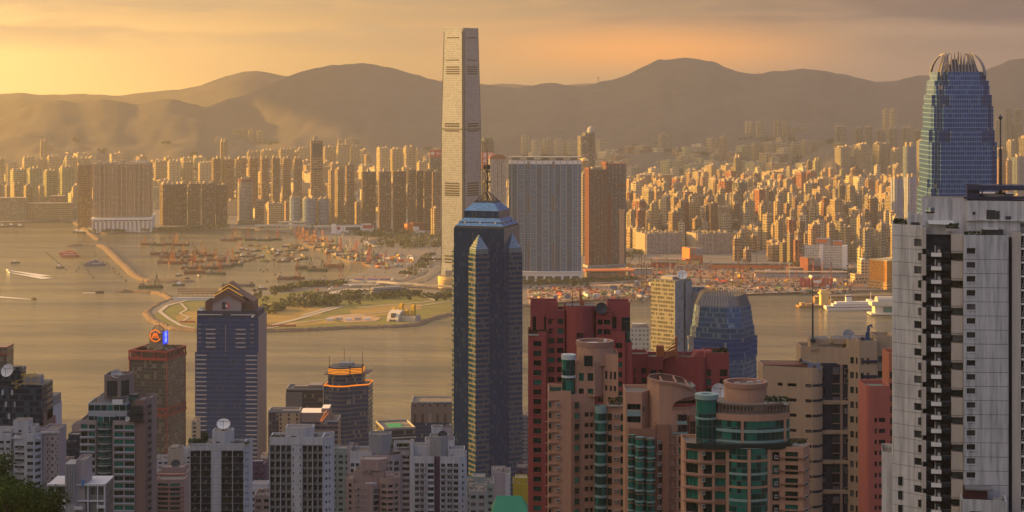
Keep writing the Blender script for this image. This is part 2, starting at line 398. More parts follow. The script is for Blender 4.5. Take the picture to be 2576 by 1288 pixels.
def bayplan(w, d, nx, ny, e):
 """rectangle whose sides step in and out in bays, as Hong Kong towers do"""
 P = []
 def side(a, b, n, out):
  for i in range(n):
   s0, s1 = (i+.14)/n, (i+.86)/n
   for s, k in ((i/n, 0), (s0, 0), (s0, 1), (s1, 1), (s1, 0)):
    P.append((a[0]+(b[0]-a[0])*s+out[0]*e*k, a[1]+(b[1]-a[1])*s+out[1]*e*k))
 x, y = w/2-e, d/2-e
 side((-x, -y), (x, -y), nx, (0, -1)); side((x, -y), (x, y), ny, (1, 0)); side((x, y), (-x, y), nx, (0, 1)); side((-x, y), (-x, -y), ny, (-1, 0))
 Q = []
 for p in P:
  if not Q or (abs(p[0]-Q[-1][0])+abs(p[1]-Q[-1][1])) > 1e-4: Q.append(p)
 return Q
def crossplan(w, d, k=.3):
 x, y, a, b = w/2, d/2, w*k/2+w*.06, d*k/2+d*.06
 return [(-a, -y), (a, -y), (a, -b), (x, -b), (x, b), (a, b), (a, y), (-a, y), (-a, b), (-x, b), (-x, -b), (-a, -b)]
def body(b, w, d, h, plan, m=0, roof=1, hut=2, rr=R, lift=0):
 if plan == 'bay': P = bayplan(w, d, max(2, round(w/9)), max(2, round(d/9)), min(1.6, w*.06))
 elif plan == 'cross': P = crossplan(w, d)
 elif plan == 'round': P = ngon(20, w/2, ry=d/2)
 elif plan == 'oct': P = [(-w*.28, -d/2), (w*.28, -d/2), (w/2, -d*.28), (w/2, d*.28), (w*.28, d/2), (-w*.28, d/2), (-w/2, d*.28), (-w/2, -d*.28)]
 else: P = rectp(-w/2, -d/2, w/2, d/2)
 b.prism(P, 0, h, m, roof)
 if plan in ('block', 'round', 'oct'): b.parapet(P, h, 1.3, .5, hut)
 return P
def huts(b, w, d, h, m=2, n=None, rr=R, tall=1.0):
 n = n or max(1, min(5, round(w/14)))
 for i in range(n):
  cx = -w/2+w*(i+.5)/n; ww = min(w/n*.62, 9)*rr.uniform(.7, 1.1); hh = rr.uniform(3, 6.5)*tall
  b.cbox(cx, rr.uniform(-.15, .15)*d, h, ww, d*rr.uniform(.35, .6), hh, m, m)
  if rr.random() < .6: b.cbox(cx+rr.uniform(-1, 1), 0, h+hh, ww*.5, d*.25, rr.uniform(2, 4), m, m)
PLACED = []                                          # footprints already taken
def spot(x0, x1, d, a=25, r=.25):
 Wp = (x1-x0)*d/F; w = (1-r)*Wp/cos(radians(a)); dp = r*Wp/sin(radians(a))
 X = UX((x0+x1)/2, d); return X, w, dp
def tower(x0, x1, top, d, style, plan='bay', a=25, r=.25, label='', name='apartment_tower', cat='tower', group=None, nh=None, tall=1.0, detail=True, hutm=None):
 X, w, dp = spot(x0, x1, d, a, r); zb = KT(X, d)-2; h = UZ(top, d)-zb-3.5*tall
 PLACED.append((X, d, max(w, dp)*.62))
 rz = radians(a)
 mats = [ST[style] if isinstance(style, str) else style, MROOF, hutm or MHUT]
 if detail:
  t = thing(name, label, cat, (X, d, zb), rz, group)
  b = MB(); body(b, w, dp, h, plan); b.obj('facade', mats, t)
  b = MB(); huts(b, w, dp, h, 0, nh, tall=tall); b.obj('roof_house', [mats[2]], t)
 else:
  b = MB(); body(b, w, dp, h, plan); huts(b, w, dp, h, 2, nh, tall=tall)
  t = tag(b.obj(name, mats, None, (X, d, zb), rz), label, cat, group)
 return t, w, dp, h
def row(desc, zone, style, d, L, plan='bay', a=25, r=.25, group=None, name='apartment_tower', **k):
 for i, q in enumerate(L):
  st = q[3] if len(q) > 3 else style
  tower(q[0], q[1], q[2], d+R.uniform(-50, 50), st, plan, a+R.uniform(-2, 2), r, f'{desc}, {ORD(i+1)} from the left {zone}', name, 'tower', group or f'{desc}s {zone}', **k)
NO = dict(detail=False)
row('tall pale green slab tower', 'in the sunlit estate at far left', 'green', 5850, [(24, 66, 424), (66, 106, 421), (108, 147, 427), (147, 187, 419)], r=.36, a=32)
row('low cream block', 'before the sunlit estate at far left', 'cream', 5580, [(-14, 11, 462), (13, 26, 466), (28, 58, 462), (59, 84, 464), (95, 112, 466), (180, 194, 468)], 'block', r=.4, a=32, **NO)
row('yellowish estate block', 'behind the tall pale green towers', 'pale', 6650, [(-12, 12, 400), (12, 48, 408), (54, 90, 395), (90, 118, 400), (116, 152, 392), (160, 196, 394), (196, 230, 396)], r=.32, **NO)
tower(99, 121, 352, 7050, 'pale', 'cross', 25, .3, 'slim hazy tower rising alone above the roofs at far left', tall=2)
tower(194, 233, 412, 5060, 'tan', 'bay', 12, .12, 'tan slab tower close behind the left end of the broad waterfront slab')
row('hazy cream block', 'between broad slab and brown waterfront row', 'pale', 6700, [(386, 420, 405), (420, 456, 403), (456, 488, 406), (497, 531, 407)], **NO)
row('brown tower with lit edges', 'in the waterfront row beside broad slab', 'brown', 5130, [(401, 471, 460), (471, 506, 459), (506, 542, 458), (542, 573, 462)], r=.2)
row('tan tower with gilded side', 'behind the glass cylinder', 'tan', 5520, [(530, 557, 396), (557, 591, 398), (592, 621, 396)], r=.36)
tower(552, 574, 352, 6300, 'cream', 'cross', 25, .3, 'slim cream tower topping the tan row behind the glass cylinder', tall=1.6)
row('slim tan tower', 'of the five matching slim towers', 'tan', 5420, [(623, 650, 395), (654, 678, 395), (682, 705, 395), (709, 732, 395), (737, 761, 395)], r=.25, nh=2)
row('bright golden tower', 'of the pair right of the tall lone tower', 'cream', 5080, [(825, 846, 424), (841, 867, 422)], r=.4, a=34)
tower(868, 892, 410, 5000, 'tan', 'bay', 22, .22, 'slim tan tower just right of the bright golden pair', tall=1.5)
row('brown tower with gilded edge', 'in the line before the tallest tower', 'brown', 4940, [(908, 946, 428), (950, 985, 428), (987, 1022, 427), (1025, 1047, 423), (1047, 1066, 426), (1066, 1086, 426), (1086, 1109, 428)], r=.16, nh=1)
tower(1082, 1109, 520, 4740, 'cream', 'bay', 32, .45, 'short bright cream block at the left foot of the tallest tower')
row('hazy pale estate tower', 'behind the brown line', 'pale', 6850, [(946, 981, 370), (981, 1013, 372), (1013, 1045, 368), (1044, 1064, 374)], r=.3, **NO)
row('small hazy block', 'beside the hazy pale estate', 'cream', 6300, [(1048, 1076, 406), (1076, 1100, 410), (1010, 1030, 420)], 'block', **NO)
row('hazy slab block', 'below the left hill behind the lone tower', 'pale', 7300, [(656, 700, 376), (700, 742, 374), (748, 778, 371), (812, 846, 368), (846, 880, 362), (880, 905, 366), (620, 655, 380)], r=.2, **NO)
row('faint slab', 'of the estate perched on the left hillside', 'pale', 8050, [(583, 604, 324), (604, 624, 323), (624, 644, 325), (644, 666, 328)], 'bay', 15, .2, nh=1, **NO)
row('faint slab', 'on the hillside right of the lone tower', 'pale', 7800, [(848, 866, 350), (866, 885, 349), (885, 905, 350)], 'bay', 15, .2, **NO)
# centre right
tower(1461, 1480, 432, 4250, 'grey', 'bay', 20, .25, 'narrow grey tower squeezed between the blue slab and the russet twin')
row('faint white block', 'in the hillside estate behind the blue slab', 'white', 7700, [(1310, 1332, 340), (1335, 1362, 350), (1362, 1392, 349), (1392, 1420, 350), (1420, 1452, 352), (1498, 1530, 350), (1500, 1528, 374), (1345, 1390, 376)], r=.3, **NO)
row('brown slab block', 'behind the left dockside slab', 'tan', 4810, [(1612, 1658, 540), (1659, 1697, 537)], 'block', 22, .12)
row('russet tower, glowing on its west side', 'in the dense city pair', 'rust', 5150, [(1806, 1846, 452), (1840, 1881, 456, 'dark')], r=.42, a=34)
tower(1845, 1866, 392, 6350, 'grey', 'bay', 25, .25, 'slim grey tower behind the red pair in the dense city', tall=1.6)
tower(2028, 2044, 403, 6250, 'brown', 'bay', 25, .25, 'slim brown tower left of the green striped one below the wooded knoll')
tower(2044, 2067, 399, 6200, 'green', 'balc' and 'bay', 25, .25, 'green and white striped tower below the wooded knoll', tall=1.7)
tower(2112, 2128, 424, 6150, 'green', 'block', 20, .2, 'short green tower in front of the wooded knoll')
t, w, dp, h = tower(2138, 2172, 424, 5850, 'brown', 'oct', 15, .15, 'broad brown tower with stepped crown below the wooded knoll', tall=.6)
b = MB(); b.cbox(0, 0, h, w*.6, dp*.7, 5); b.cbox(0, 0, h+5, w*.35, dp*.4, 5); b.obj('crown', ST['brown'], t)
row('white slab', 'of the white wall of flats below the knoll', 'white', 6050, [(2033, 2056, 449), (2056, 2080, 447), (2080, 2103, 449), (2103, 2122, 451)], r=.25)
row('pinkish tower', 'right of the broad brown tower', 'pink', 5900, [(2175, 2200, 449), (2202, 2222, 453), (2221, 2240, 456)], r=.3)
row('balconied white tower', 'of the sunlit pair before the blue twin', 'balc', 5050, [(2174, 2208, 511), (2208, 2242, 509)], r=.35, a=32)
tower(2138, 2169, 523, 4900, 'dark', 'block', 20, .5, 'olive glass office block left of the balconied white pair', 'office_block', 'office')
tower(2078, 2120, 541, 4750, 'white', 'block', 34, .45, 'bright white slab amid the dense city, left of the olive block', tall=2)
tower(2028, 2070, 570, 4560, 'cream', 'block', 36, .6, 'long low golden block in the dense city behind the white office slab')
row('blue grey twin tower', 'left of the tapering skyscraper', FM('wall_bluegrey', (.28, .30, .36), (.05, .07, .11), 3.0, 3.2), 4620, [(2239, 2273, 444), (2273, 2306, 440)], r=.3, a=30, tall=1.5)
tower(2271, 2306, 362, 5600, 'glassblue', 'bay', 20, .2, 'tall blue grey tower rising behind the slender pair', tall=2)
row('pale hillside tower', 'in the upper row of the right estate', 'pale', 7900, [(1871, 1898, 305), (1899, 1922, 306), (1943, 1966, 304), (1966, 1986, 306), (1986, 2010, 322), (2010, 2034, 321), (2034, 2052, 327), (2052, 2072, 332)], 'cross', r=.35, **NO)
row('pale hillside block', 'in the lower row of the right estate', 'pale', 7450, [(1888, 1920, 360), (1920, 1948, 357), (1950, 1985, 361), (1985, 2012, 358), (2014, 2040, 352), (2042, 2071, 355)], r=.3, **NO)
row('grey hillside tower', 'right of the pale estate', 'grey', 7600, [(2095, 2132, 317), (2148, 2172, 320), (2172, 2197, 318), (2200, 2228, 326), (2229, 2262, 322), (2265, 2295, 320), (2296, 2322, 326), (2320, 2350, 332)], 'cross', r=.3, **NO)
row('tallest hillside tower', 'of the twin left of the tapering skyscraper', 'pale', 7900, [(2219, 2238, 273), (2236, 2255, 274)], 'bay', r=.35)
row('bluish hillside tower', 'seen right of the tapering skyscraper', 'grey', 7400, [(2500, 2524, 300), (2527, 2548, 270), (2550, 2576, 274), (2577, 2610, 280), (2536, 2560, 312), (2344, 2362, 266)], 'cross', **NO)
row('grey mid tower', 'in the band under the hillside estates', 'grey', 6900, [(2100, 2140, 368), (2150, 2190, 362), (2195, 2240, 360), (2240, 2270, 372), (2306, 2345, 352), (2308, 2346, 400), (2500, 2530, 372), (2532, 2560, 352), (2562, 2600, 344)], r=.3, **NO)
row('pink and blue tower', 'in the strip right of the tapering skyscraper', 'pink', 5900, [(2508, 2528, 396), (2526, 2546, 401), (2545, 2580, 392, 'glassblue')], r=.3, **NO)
MWHITE = M('white_paint', (.72, .68, .62), .7, var=.12, scale=.15)
MDARK = M('dark_metal', (.045, .045, .05), .5, var=.2)
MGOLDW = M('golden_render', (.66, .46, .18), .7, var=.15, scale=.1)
MORANGE = M('orange_paint', (.62, .16, .03), .6, var=.2, scale=.1)
MRED = M('red_paint', (.42, .05, .035), .6, var=.25, scale=.2)
MREDC = M('red_cladding', (.16, .042, .03), .75, var=.15, scale=.1)
MGREYC = M('grey_cladding', (.30, .29, .29), .7, var=.15, scale=.1)
MYEL = M('yellow_paint', (.62, .38, .03), .6, var=.15, scale=.2)
MGLASSD = M('dark_glass', (.02, .03, .04), .12, var=.2, scale=.1)
def text0(body_, size, m, parent, loc, rot=(pi/2, 0, 0), ext=.05, name='lettering'):
 c = bpy.data.curves.new(name, 'FONT'); c.body = body_; c.size = size; c.align_x = 'CENTER'; c.align_y = 'CENTER'; c.extrude = ext
 c.materials.append(m); o = bpy.data.objects.new(name, c); col.objects.link(o); o.parent = parent; o.location = loc; o.rotation_euler = rot; return o
def text(body_, size, m, parent, loc, rot=(pi/2, 0, 0), ext=.05, name='lettering'):
 """lettering turned into a plain mesh"""
 o = text0(body_, size, m, parent, loc, rot, ext, name); dg = bpy.context.evaluated_depsgraph_get(); me = bpy.data.meshes.new_from_object(o.evaluated_get(dg))
 n = link(name, me, parent, loc); n.rotation_euler = rot; c = o.data; bpy.data.objects.remove(o); bpy.data.curves.remove(c); return n
def broad_slab():
 d = 4960; x0, x1 = 233, 386; X, w, dp = spot(x0, x1, d, 7, .07); zb = 1; t = thing('waterfront_slab', 'broad brown slab of flats on a white podium at the left waterfront', 'apartment block', (X, d, zb), radians(7)); PLACED.append((X, d, 90))
 h = UZ(410, d)-zb; pb = UZ(543, d)-zb
 b = MB(); P = bayplan(w, dp, 13, 2, 2.2); b.prism(P, pb, h, 0, 1); b.obj('facade', [FM('slab_brown', (.40, .265, .16), (.05, .05, .05), 5.5, 3.0, (.2, .8), (.3, .85), tint=.02, cur=.1), MROOF], t)
 b = MB(); b.box(-w*.5, -dp*.7, 0, w*.52, dp*.9, pb-9, 0, 0); b.box(-w*.515, -dp*.74, pb-6, w*.53, dp*.95, pb-1, 0, 0); b.box(-w*.49, -dp*.66, pb-9, w*.51, dp*.8, pb-6, 1, 1)
 for i in range(14): b.box(-w*.48+i*w*.073, -dp*.7-.6, 4, -w*.48+i*w*.073+w*.03, -dp*.7, pb-10, 2)
 for i in range(12): b.box(-w*.48+i*w*.085, -dp*.7-.5, pb-9, -w*.48+i*w*.085+2, -dp*.66, pb-6, 0)
 b.obj('podium', [MWHITE, MDARK, M('podium_tile', (.36, .26, .22), .8)], t)
 b = MB(); huts(b, w*.95, dp, h, 0, 7); b.obj('roof_house', MHUT, t)
 b = MB(); b.box(w*.2, -dp*.3, h+4, w*.46, -dp*.3+2, h+5.4)
 for k in range(6): b.box(w*(.2+.045*k), -dp*.3, h, w*(.2+.045*k)+1, -dp*.3+1.5, h+9)
 b.obj('roof_frame', MWHITE, t)
broad_slab()
def glass_cylinder():
 d = 5160; X = UX(617, d); w = 39*d/F; zb = 1; h = UZ(450, d)-zb; PLACED.append((X, d, 30))
 t = thing('cylinder_tower', 'rounded glass office tower in front of the tan towers, left of centre', 'office tower', (X, d, zb), radians(15))
 b = MB(); b.prism(ngon(24, w/2, ry=w*.42), 0, h-9, 0, 1); b.prism(ngon(24, w*.47, ry=w*.4), h-9, h, 2, 1)
 b.obj('facade', [FM('glass_bronze', (.36, .31, .26), (.10, .11, .11), 3.0, 3.6, (.05, .95), (.25, .95), cur=.1, mg=.3), MROOF, MREDC], t)
 b = MB(); b.cbox(0, 0, h, w*.5, w*.4, 5); b.obj('roof_house', MHUT, t)
 b = MB(); b.cbox(0, -w*.3, 0, w*1.05, w*.9, 12); b.obj('podium', ST['strip'], t)
glass_cylinder()
def lone_tower():
 d = 5200; t, w, dp, h = tower(780, 813, 352, d, 'tan', 'bay', 14, .12, 'tall lone tan tower with dark roof lantern, left of centre', tall=.5)
 b = MB(); b.box(-w*.42, -dp*.56, h-42, w*.42, -dp*.5, h-8, 0); b.box(-w*.5, -dp*.53, h-78, w*.5, -dp*.49, h-74); b.obj('dark_screen', MDARK, t)
 b = MB(); b.cbox(-w*.1, 0, h+2, w*.35, dp*.5, 9); b.tube((-w*.15, 0, h+11), (-w*.15, 0, h+17), .8); b.obj('lantern', MHUT, t)
lone_tower()
def sign_tower(x0, x1, top, d, label, sy, words, logo):
 X, w, dp = spot(x0, x1, d, 8, .1); zb = KT(X, d)-1; h = UZ(top, d)-zb; PLACED.append((X, d, 25))
 t = thing('office_tower', label, 'office tower', (X, d, zb), radians(8))
 b = MB(); b.box(-w/2, -dp/2, 0, w/2, dp/2, h, 0, 1); b.cbox(w*.05, 0, h, w*.7, dp*.7, 8, 2, 2); b.obj('facade', [ST['dark'], MROOF, M('green_net', (.10, .14, .08), .9)], t)
 s0, s1 = UZ(sy[1], d)-zb, UZ(sy[0], d)-zb
 b = MB(); b.box(-w*.5, -dp/2-1, s0, w*.5, -dp/2-.2, s1); s = b.obj('sign_board', M('sign_red', (.42, .03, .03), .5, var=.05), t)
 for wd, fx, fz, sz in words: text(wd, sz, M('sign_white', (.85, .8, .75), .5, var=.02), s, (w*fx, -dp/2-1.2, s0+(s1-s0)*fz), ext=.1)
 if logo:
  b = MB(); b.lathe([(0, .2), (5.0, .2), (5.0, 0)], 20); o = b.obj('emblem', M('sign_white', (.8, .8, .8)), s, (-w*.28, -dp/2-1.2, (s0+s1)/2)); o.rotation_euler = (pi/2, 0, 0)
  text('S', 9, M('sign_red', (.4, 0, 0)), s, (-w*.28, -dp/2-1.6, (s0+s1)/2), ext=.1)
sign_tower(1079, 1112, 383, 5750, 'dark tower with red sign board left of the tallest tower', (376, 394), [('Sino', .26, .5, 9)], True)
sign_tower(1208, 1243, 354, 5500, 'dark tower with tall pink characters right of the tallest tower', (382, 424), [('皇殿', 0, .8, 15), ('AGE', .02, .48, 15), ('3', -.25, .15, 14)], False)
def arched_tower():
 d = 4700; t, w, dp, h = tower(1228, 1273, 398, d, FM('stripe_grey', (.36, .34, .34), (.05, .055, .06), 3.2, 3.0, (.2, .8), (.2, .92), tint=.03), 'bay', 10, .1, 'grey residential tower with curved russet roof beside the tallest tower', nh=1, tall=.6)
 b = MB(); n = 12
 for i in range(n):
  a0, a1 = pi*i/n, pi*(i+1)/n; f = lambda a: (-w/2*cos(a), h+1+11*sin(a)**.8)
  (p, z), (p2, z2) = f(a0), f(a1); b.face([(p, -dp/2, z), (p2, -dp/2, z2), (p2, dp/2, z2), (p, dp/2, z)]); b.face([(p, -dp/2, h), (p2, -dp/2, h), (p2, -dp/2, z2), (p, -dp/2, z)])
 b.obj('curved_roof', MREDC, t)
arched_tower()
def tallest():
 """the tapering silver skyscraper on the reclamation"""
 d = 3660; zb = 2; X = UX(1160, d); a = radians(54); H = UZ(71, d)-zb
 t = thing('silver_skyscraper', 'tallest silver tower, gently tapering, golden on its west face, rising before the hills', 'skyscraper', (X, d, zb), a); PLACED.append((X, d, 75))
 w = 56.0; c = 4.2
 def plan(w):
  h = w/2; k = h-c
  return [(-k, -h), (k, -h), (k, -k), (h, -k), (h, k), (k, k), (k, h), (-k, h), (-k, k), (-h, k), (-h, -k), (-k, -k)]
 zs = [0, 18, 45, UZ(323, d)-zb, H-6]; ws = [w*1.22, w*1.06, w*1.0, w*1.0, w*.87]
 fm = FM('glass_silver', (.29, .30, .33), (.19, .21, .245), 3.2, 4.2, (.06, .94), (.22, .97), cur=0, curc=(.5, .45, .38), rg=.3, mg=.3, wmetal=.25, wrough=.4, tint=0, var=.10)
 b = MB()
 for i in range(4): b.prism(plan(ws[i]), zs[i], zs[i+1], 0, 1 if i == 3 else None, P2=plan(ws[i+1]))
 b.obj('facade', [fm, MROOF], t)
 b = MB()
 for i in range(4):
  for sd in range(4):
   ca, sa = cos(sd*pi/2), sin(sd*pi/2); Q = lambda w: [(x*ca-y*sa, x*sa+y*ca) for x, y in ((w/2-c, -w/2+c), (w/2-c, -w/2+1.2), (w/2-1.2, -w/2+1.2), (w/2-1.2, -w/2+c))]
   b.prism(Q(ws[i]), zs[i], zs[i+1]-.3, 0, 0, False, Q(ws[i+1]))
 b.obj('corner_glazing', M('corner_navy', (.02, .03, .05), .3), t)
 def wat(z): return interp(list(zip(zs, ws)), z)
 def band(y0, y1, f=.72):
  y1 += .9; z0, z1 = UZ(y1, d)-zb, UZ(y0, d)-zb; b = MB(); hw = wat((z0+z1)/2)/2+.15
  for s in range(4):
   ca, sa = cos(s*pi/2), sin(s*pi/2); k = (hw-c)*f
   p = [(-k, -hw), (k, -hw), (k, -hw+1), (-k, -hw+1)]; b.prism([(x*ca-y*sa, x*sa+y*ca) for x, y in p], z0, z1, 0, 0, True)
  return b
 for y0, y1 in ((94, 96.2), (150, 151.8), (167, 169.6), (173, 175.4), (178.5, 181), (184, 186.4), (309, 311.6), (315, 317.6), (327, 329), (458, 460.6), (464, 467), (470, 473.4), (476.4, 479.8), (482.6, 485.6), (488, 490.6), (640, 643), (648, 651), (656, 659)):
  band(y0, y1).obj('louvre_band', M('louvre_dark', (.012, .010, .010), .8), t)  # near-black colour stands in for the shade of recessed slots
 b = MB(); b.prism(plan(wat(zs[3])*1.02), zs[3]-2, zs[3]+.5, 0, 0, True); b.obj('ledge', MDARK, t)
 hw = ws[-1]/2
 b = MB();
 for s in range(4):
  ca, sa = cos(s*pi/2), sin(s*pi/2); k = hw-c+1.5
  P = [(-k, -hw), (k, -hw), (k, -hw+1.2), (-k, -hw+1.2)]; b.prism([(x*ca-y*sa, x*sa+y*ca) for x, y in P], H-6, H+(1.5 if s % 2 else 0), 0, 0)
 b.cbox(0, 0, H-6, 20, 20, 5); b.obj('roof_screen', [fm], t)
 # curved drum on the podium
 dd = 3610; t = thing('drum_hall', 'curved golden drum building at the left foot of the tallest tower', 'hall', (UX(1133, dd), dd, 2))
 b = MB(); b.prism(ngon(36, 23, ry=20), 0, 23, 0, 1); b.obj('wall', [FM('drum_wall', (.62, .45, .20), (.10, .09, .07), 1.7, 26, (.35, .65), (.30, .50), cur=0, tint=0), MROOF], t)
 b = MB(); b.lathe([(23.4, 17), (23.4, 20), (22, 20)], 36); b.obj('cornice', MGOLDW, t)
 b = MB(); b.box(-9, -6, 23, 20, 12, 33, 0, 1);
 for i in range(5): b.box(-9.5, -7+i*.1, 24+i*2, 20, -6, 25+i*2, 1)
 b.obj('stepped_roof', [MGOLDW, MGREYC], t)
tallest()
def blue_slab():
 d = 3730; x0, x1 = 1280, 1462; X = UX(1371, d); W_ = (x1-x0)*d/F; zb = 2; PLACED.append((X, d, 90))
 t = thing('blue_slab_tower', 'very broad blue and white residential slab with roof canopy on white columns', 'apartment block', (X, d, zb), radians(-3))
 h = UZ(396, d)-zb; pb = UZ(680, d)-zb; dp = 24
 fm = FM('slab_blue', (.09, .19, .28), (.004, .09, .22), 2.8, 3.3, (.12, .95), (.22, .93), cur=.25, curc=(.02, .16, .24), tint=0, rg=.15, mg=.1)
 MFINW = M('fin_white', (.27, .30, .33), .7)
 n = 24; P = [(W_*(i/n-.5), -dp/2-7*(1-(2*i/n-1)**2)) for i in range(n+1)]; P += [(W_/2, dp/2), (-W_/2, dp/2)]
 b = MB(); b.prism(P, pb, h-12, 0, 1); b.obj('facade', [fm, MROOF], t)
 def fy(x): return -dp/2-7*(1-(2*x/W_)**2)
 def strip(f0, f1, z0, z1, m, pr, nm):
  b = MB(); xa, xb = W_*(f0-.5), W_*(f1-.5); b.prism([(xa, fy(xa)-pr), (xb, fy(xb)-pr), (xb, fy(xb)+1), (xa, fy(xa)+1)], z0, z1, 0, 0, True); b.obj(nm, m, t)
 for f in (.045, .125, .22, .305, .385, .47, .555, .64, .72, .80, .885, .955): strip(f-.004, f+.004, pb, h-6, MFINW, 1.0, 'white_fin')
 for f0, f1 in ((.0, .04), (.06, .11), (.23, .245), (.29, .30), (.40, .455), (.57, .59), (.635, .71), (.81, .87)): strip(f0, f1, pb, h-14, FM('slab_deep', (.04, .10, .16), (.003, .06, .14), 2.8, 3.3, (.08, .95), (.16, .95), cur=.1, curc=(.02, .12, .18), tint=0, rg=.12), .5, 'glass_strip')
 for f in (.25, .595):                            # sky gaps, open right through the slab in the building
  for y0, y1 in ((405, 422), (488, 530), (608, 676), (560, 566)): strip(f+.012, f+.036, UZ(y1, d)-zb, UZ(y0, d)-zb, M('recess', (.10, .075, .065), .9), .25, 'sky_gap')
 b = MB()
 for k in range(21):
  z = pb+6+k*(h-20-pb)/21
  for f0, f1 in ((.14, .21), (.315, .375), (.48, .55), (.735, .79), (.90, .95)):
   xa, xb = W_*(f0-.5), W_*(f1-.5); b.prism([(xa, fy(xa)-1), (xb, fy(xb)-1), (xb, fy(xb)+.5), (xa, fy(xa)+.5)], z, z+.8, 0, 0, True)
 tag(b.obj('balconies', MFINW, t), kind='stuff')
 b = MB(); b.prism([(x*1.0, y) for x, y in P], h-12, h-5, 0, 1); b.obj('parapet', [MWHITE, MROOF], t)
 b = MB(); b.prism([(x*1.015, y*1.12) for x, y in P], h, h+1.6, 0, 0, True)
 for f in (.1, .3, .5, .7, .9): b.cbox(W_*(f-.5), -6, h-5, 14, 8, 5)
 b.obj('roof_canopy', MGREYC, t)
 b = MB(); b.prism([(x*1.02, y*1.2) for x, y in P], pb-9, pb, 0, 1, True); b.prism([(x*1.03, y*1.3) for x, y in P], pb-2, pb-.6, 0, 0, True)
 for i in range(9): x = W_*(i/8-.5)*.97; b.cbox(x, fy(x)*1.12, 0, 4.2, 4, pb-9)
 b.obj('colonnade', MWHITE, t)
 b = MB(); b.prism([(x*.98, y*.8) for x, y in P], 0, pb-9, 0, 0); b.obj('podium', [M('podium_dark', (.10, .12, .13), .4)], t)
blue_slab()
def russet_twin():
 d = 4000
 red = FM('wall_russet', (.135, .058, .042), (.05, .06, .06), 3.0, 3.1, (.22, .86), (.3, .88), cur=.2, tint=.02)
 dk = FM('wall_umber', (.15, .105, .09), (.04, .06, .065), 2.8, 3.1, (.15, .85), (.3, .9), tint=.02)
 for i, (x0, x1, top, lab) in enumerate(((1471, 1529, 426, 'lower left half of the russet twin tower with an arch'), (1514, 1576, 415, 'taller right half of the russet twin tower with an arch'))):
  X, w, dp = spot(x0, x1, d+25*i, 16, .15); zb = 2; h = UZ(top, d)-zb; pb = UZ(665, d)-zb; PLACED.append((X, d, 40))
  t = thing('russet_tower', lab, 'tower', (X, d+25*i, zb), radians(16), 'halves of the russet twin tower')
  b = MB(); b.prism(bayplan(w, dp, 5, 3, 1.6), pb, h, 0, 1); b.obj('facade', [red if i == 0 else dk, MROOF], t)
  b = MB(); b.box(-w*.5, -dp*.55, pb, -w*.42, dp*.5, h+(4 if i == 0 else 6)); b.obj('corner_pier', MREDC, t)
  if i == 1:
   b = MB(); b.box(-w*.40, -dp*.53, pb, -w*.24, -dp*.4, h-60); b.obj('corner_pier', MREDC, t)
   z1 = UZ(535, d)-zb; z0 = UZ(665, d)-zb
   b = MB(); b.box(w*.12, -dp*.5-2.2, z0, w*.36, -dp*.5+.5, z1); b.box(w*.10, -dp*.5-2.4, z1, w*.40, -dp*.5, z1+6); b.obj('arch_recess', M('arch_glow', (.50, .30, .17), .8), t)  # orange light of the arch gap is put into this colour
   b = MB(); b.box(-w*.1, -dp*.5-2, UZ(472, d)-zb, w*.42, -dp*.5, UZ(466, d)-zb); b.obj('sky_bridge', MREDC, t)
  b = MB(); b.prism(rectp(-w*.56, -dp*.5, w*.5, dp*.5), h, h+2, 0, 0, True) if i else b.cbox(0, 0, h, w*.5, dp*.5, 5)
  b.obj('roof_slab', MREDC if i else MHUT, t)
  b = MB(); b.prism(rectp(-w*.58, -dp*.7, w*.56, dp*.6), 0, pb, 0, 1)
  for k in range(3): b.box(-w*.6, -dp*.74, pb-12+k*4, w*.58, -dp*.7, pb-10.5+k*4, 0)
  b.obj('podium', [MGREYC, MROOF], t)
russet_twin()
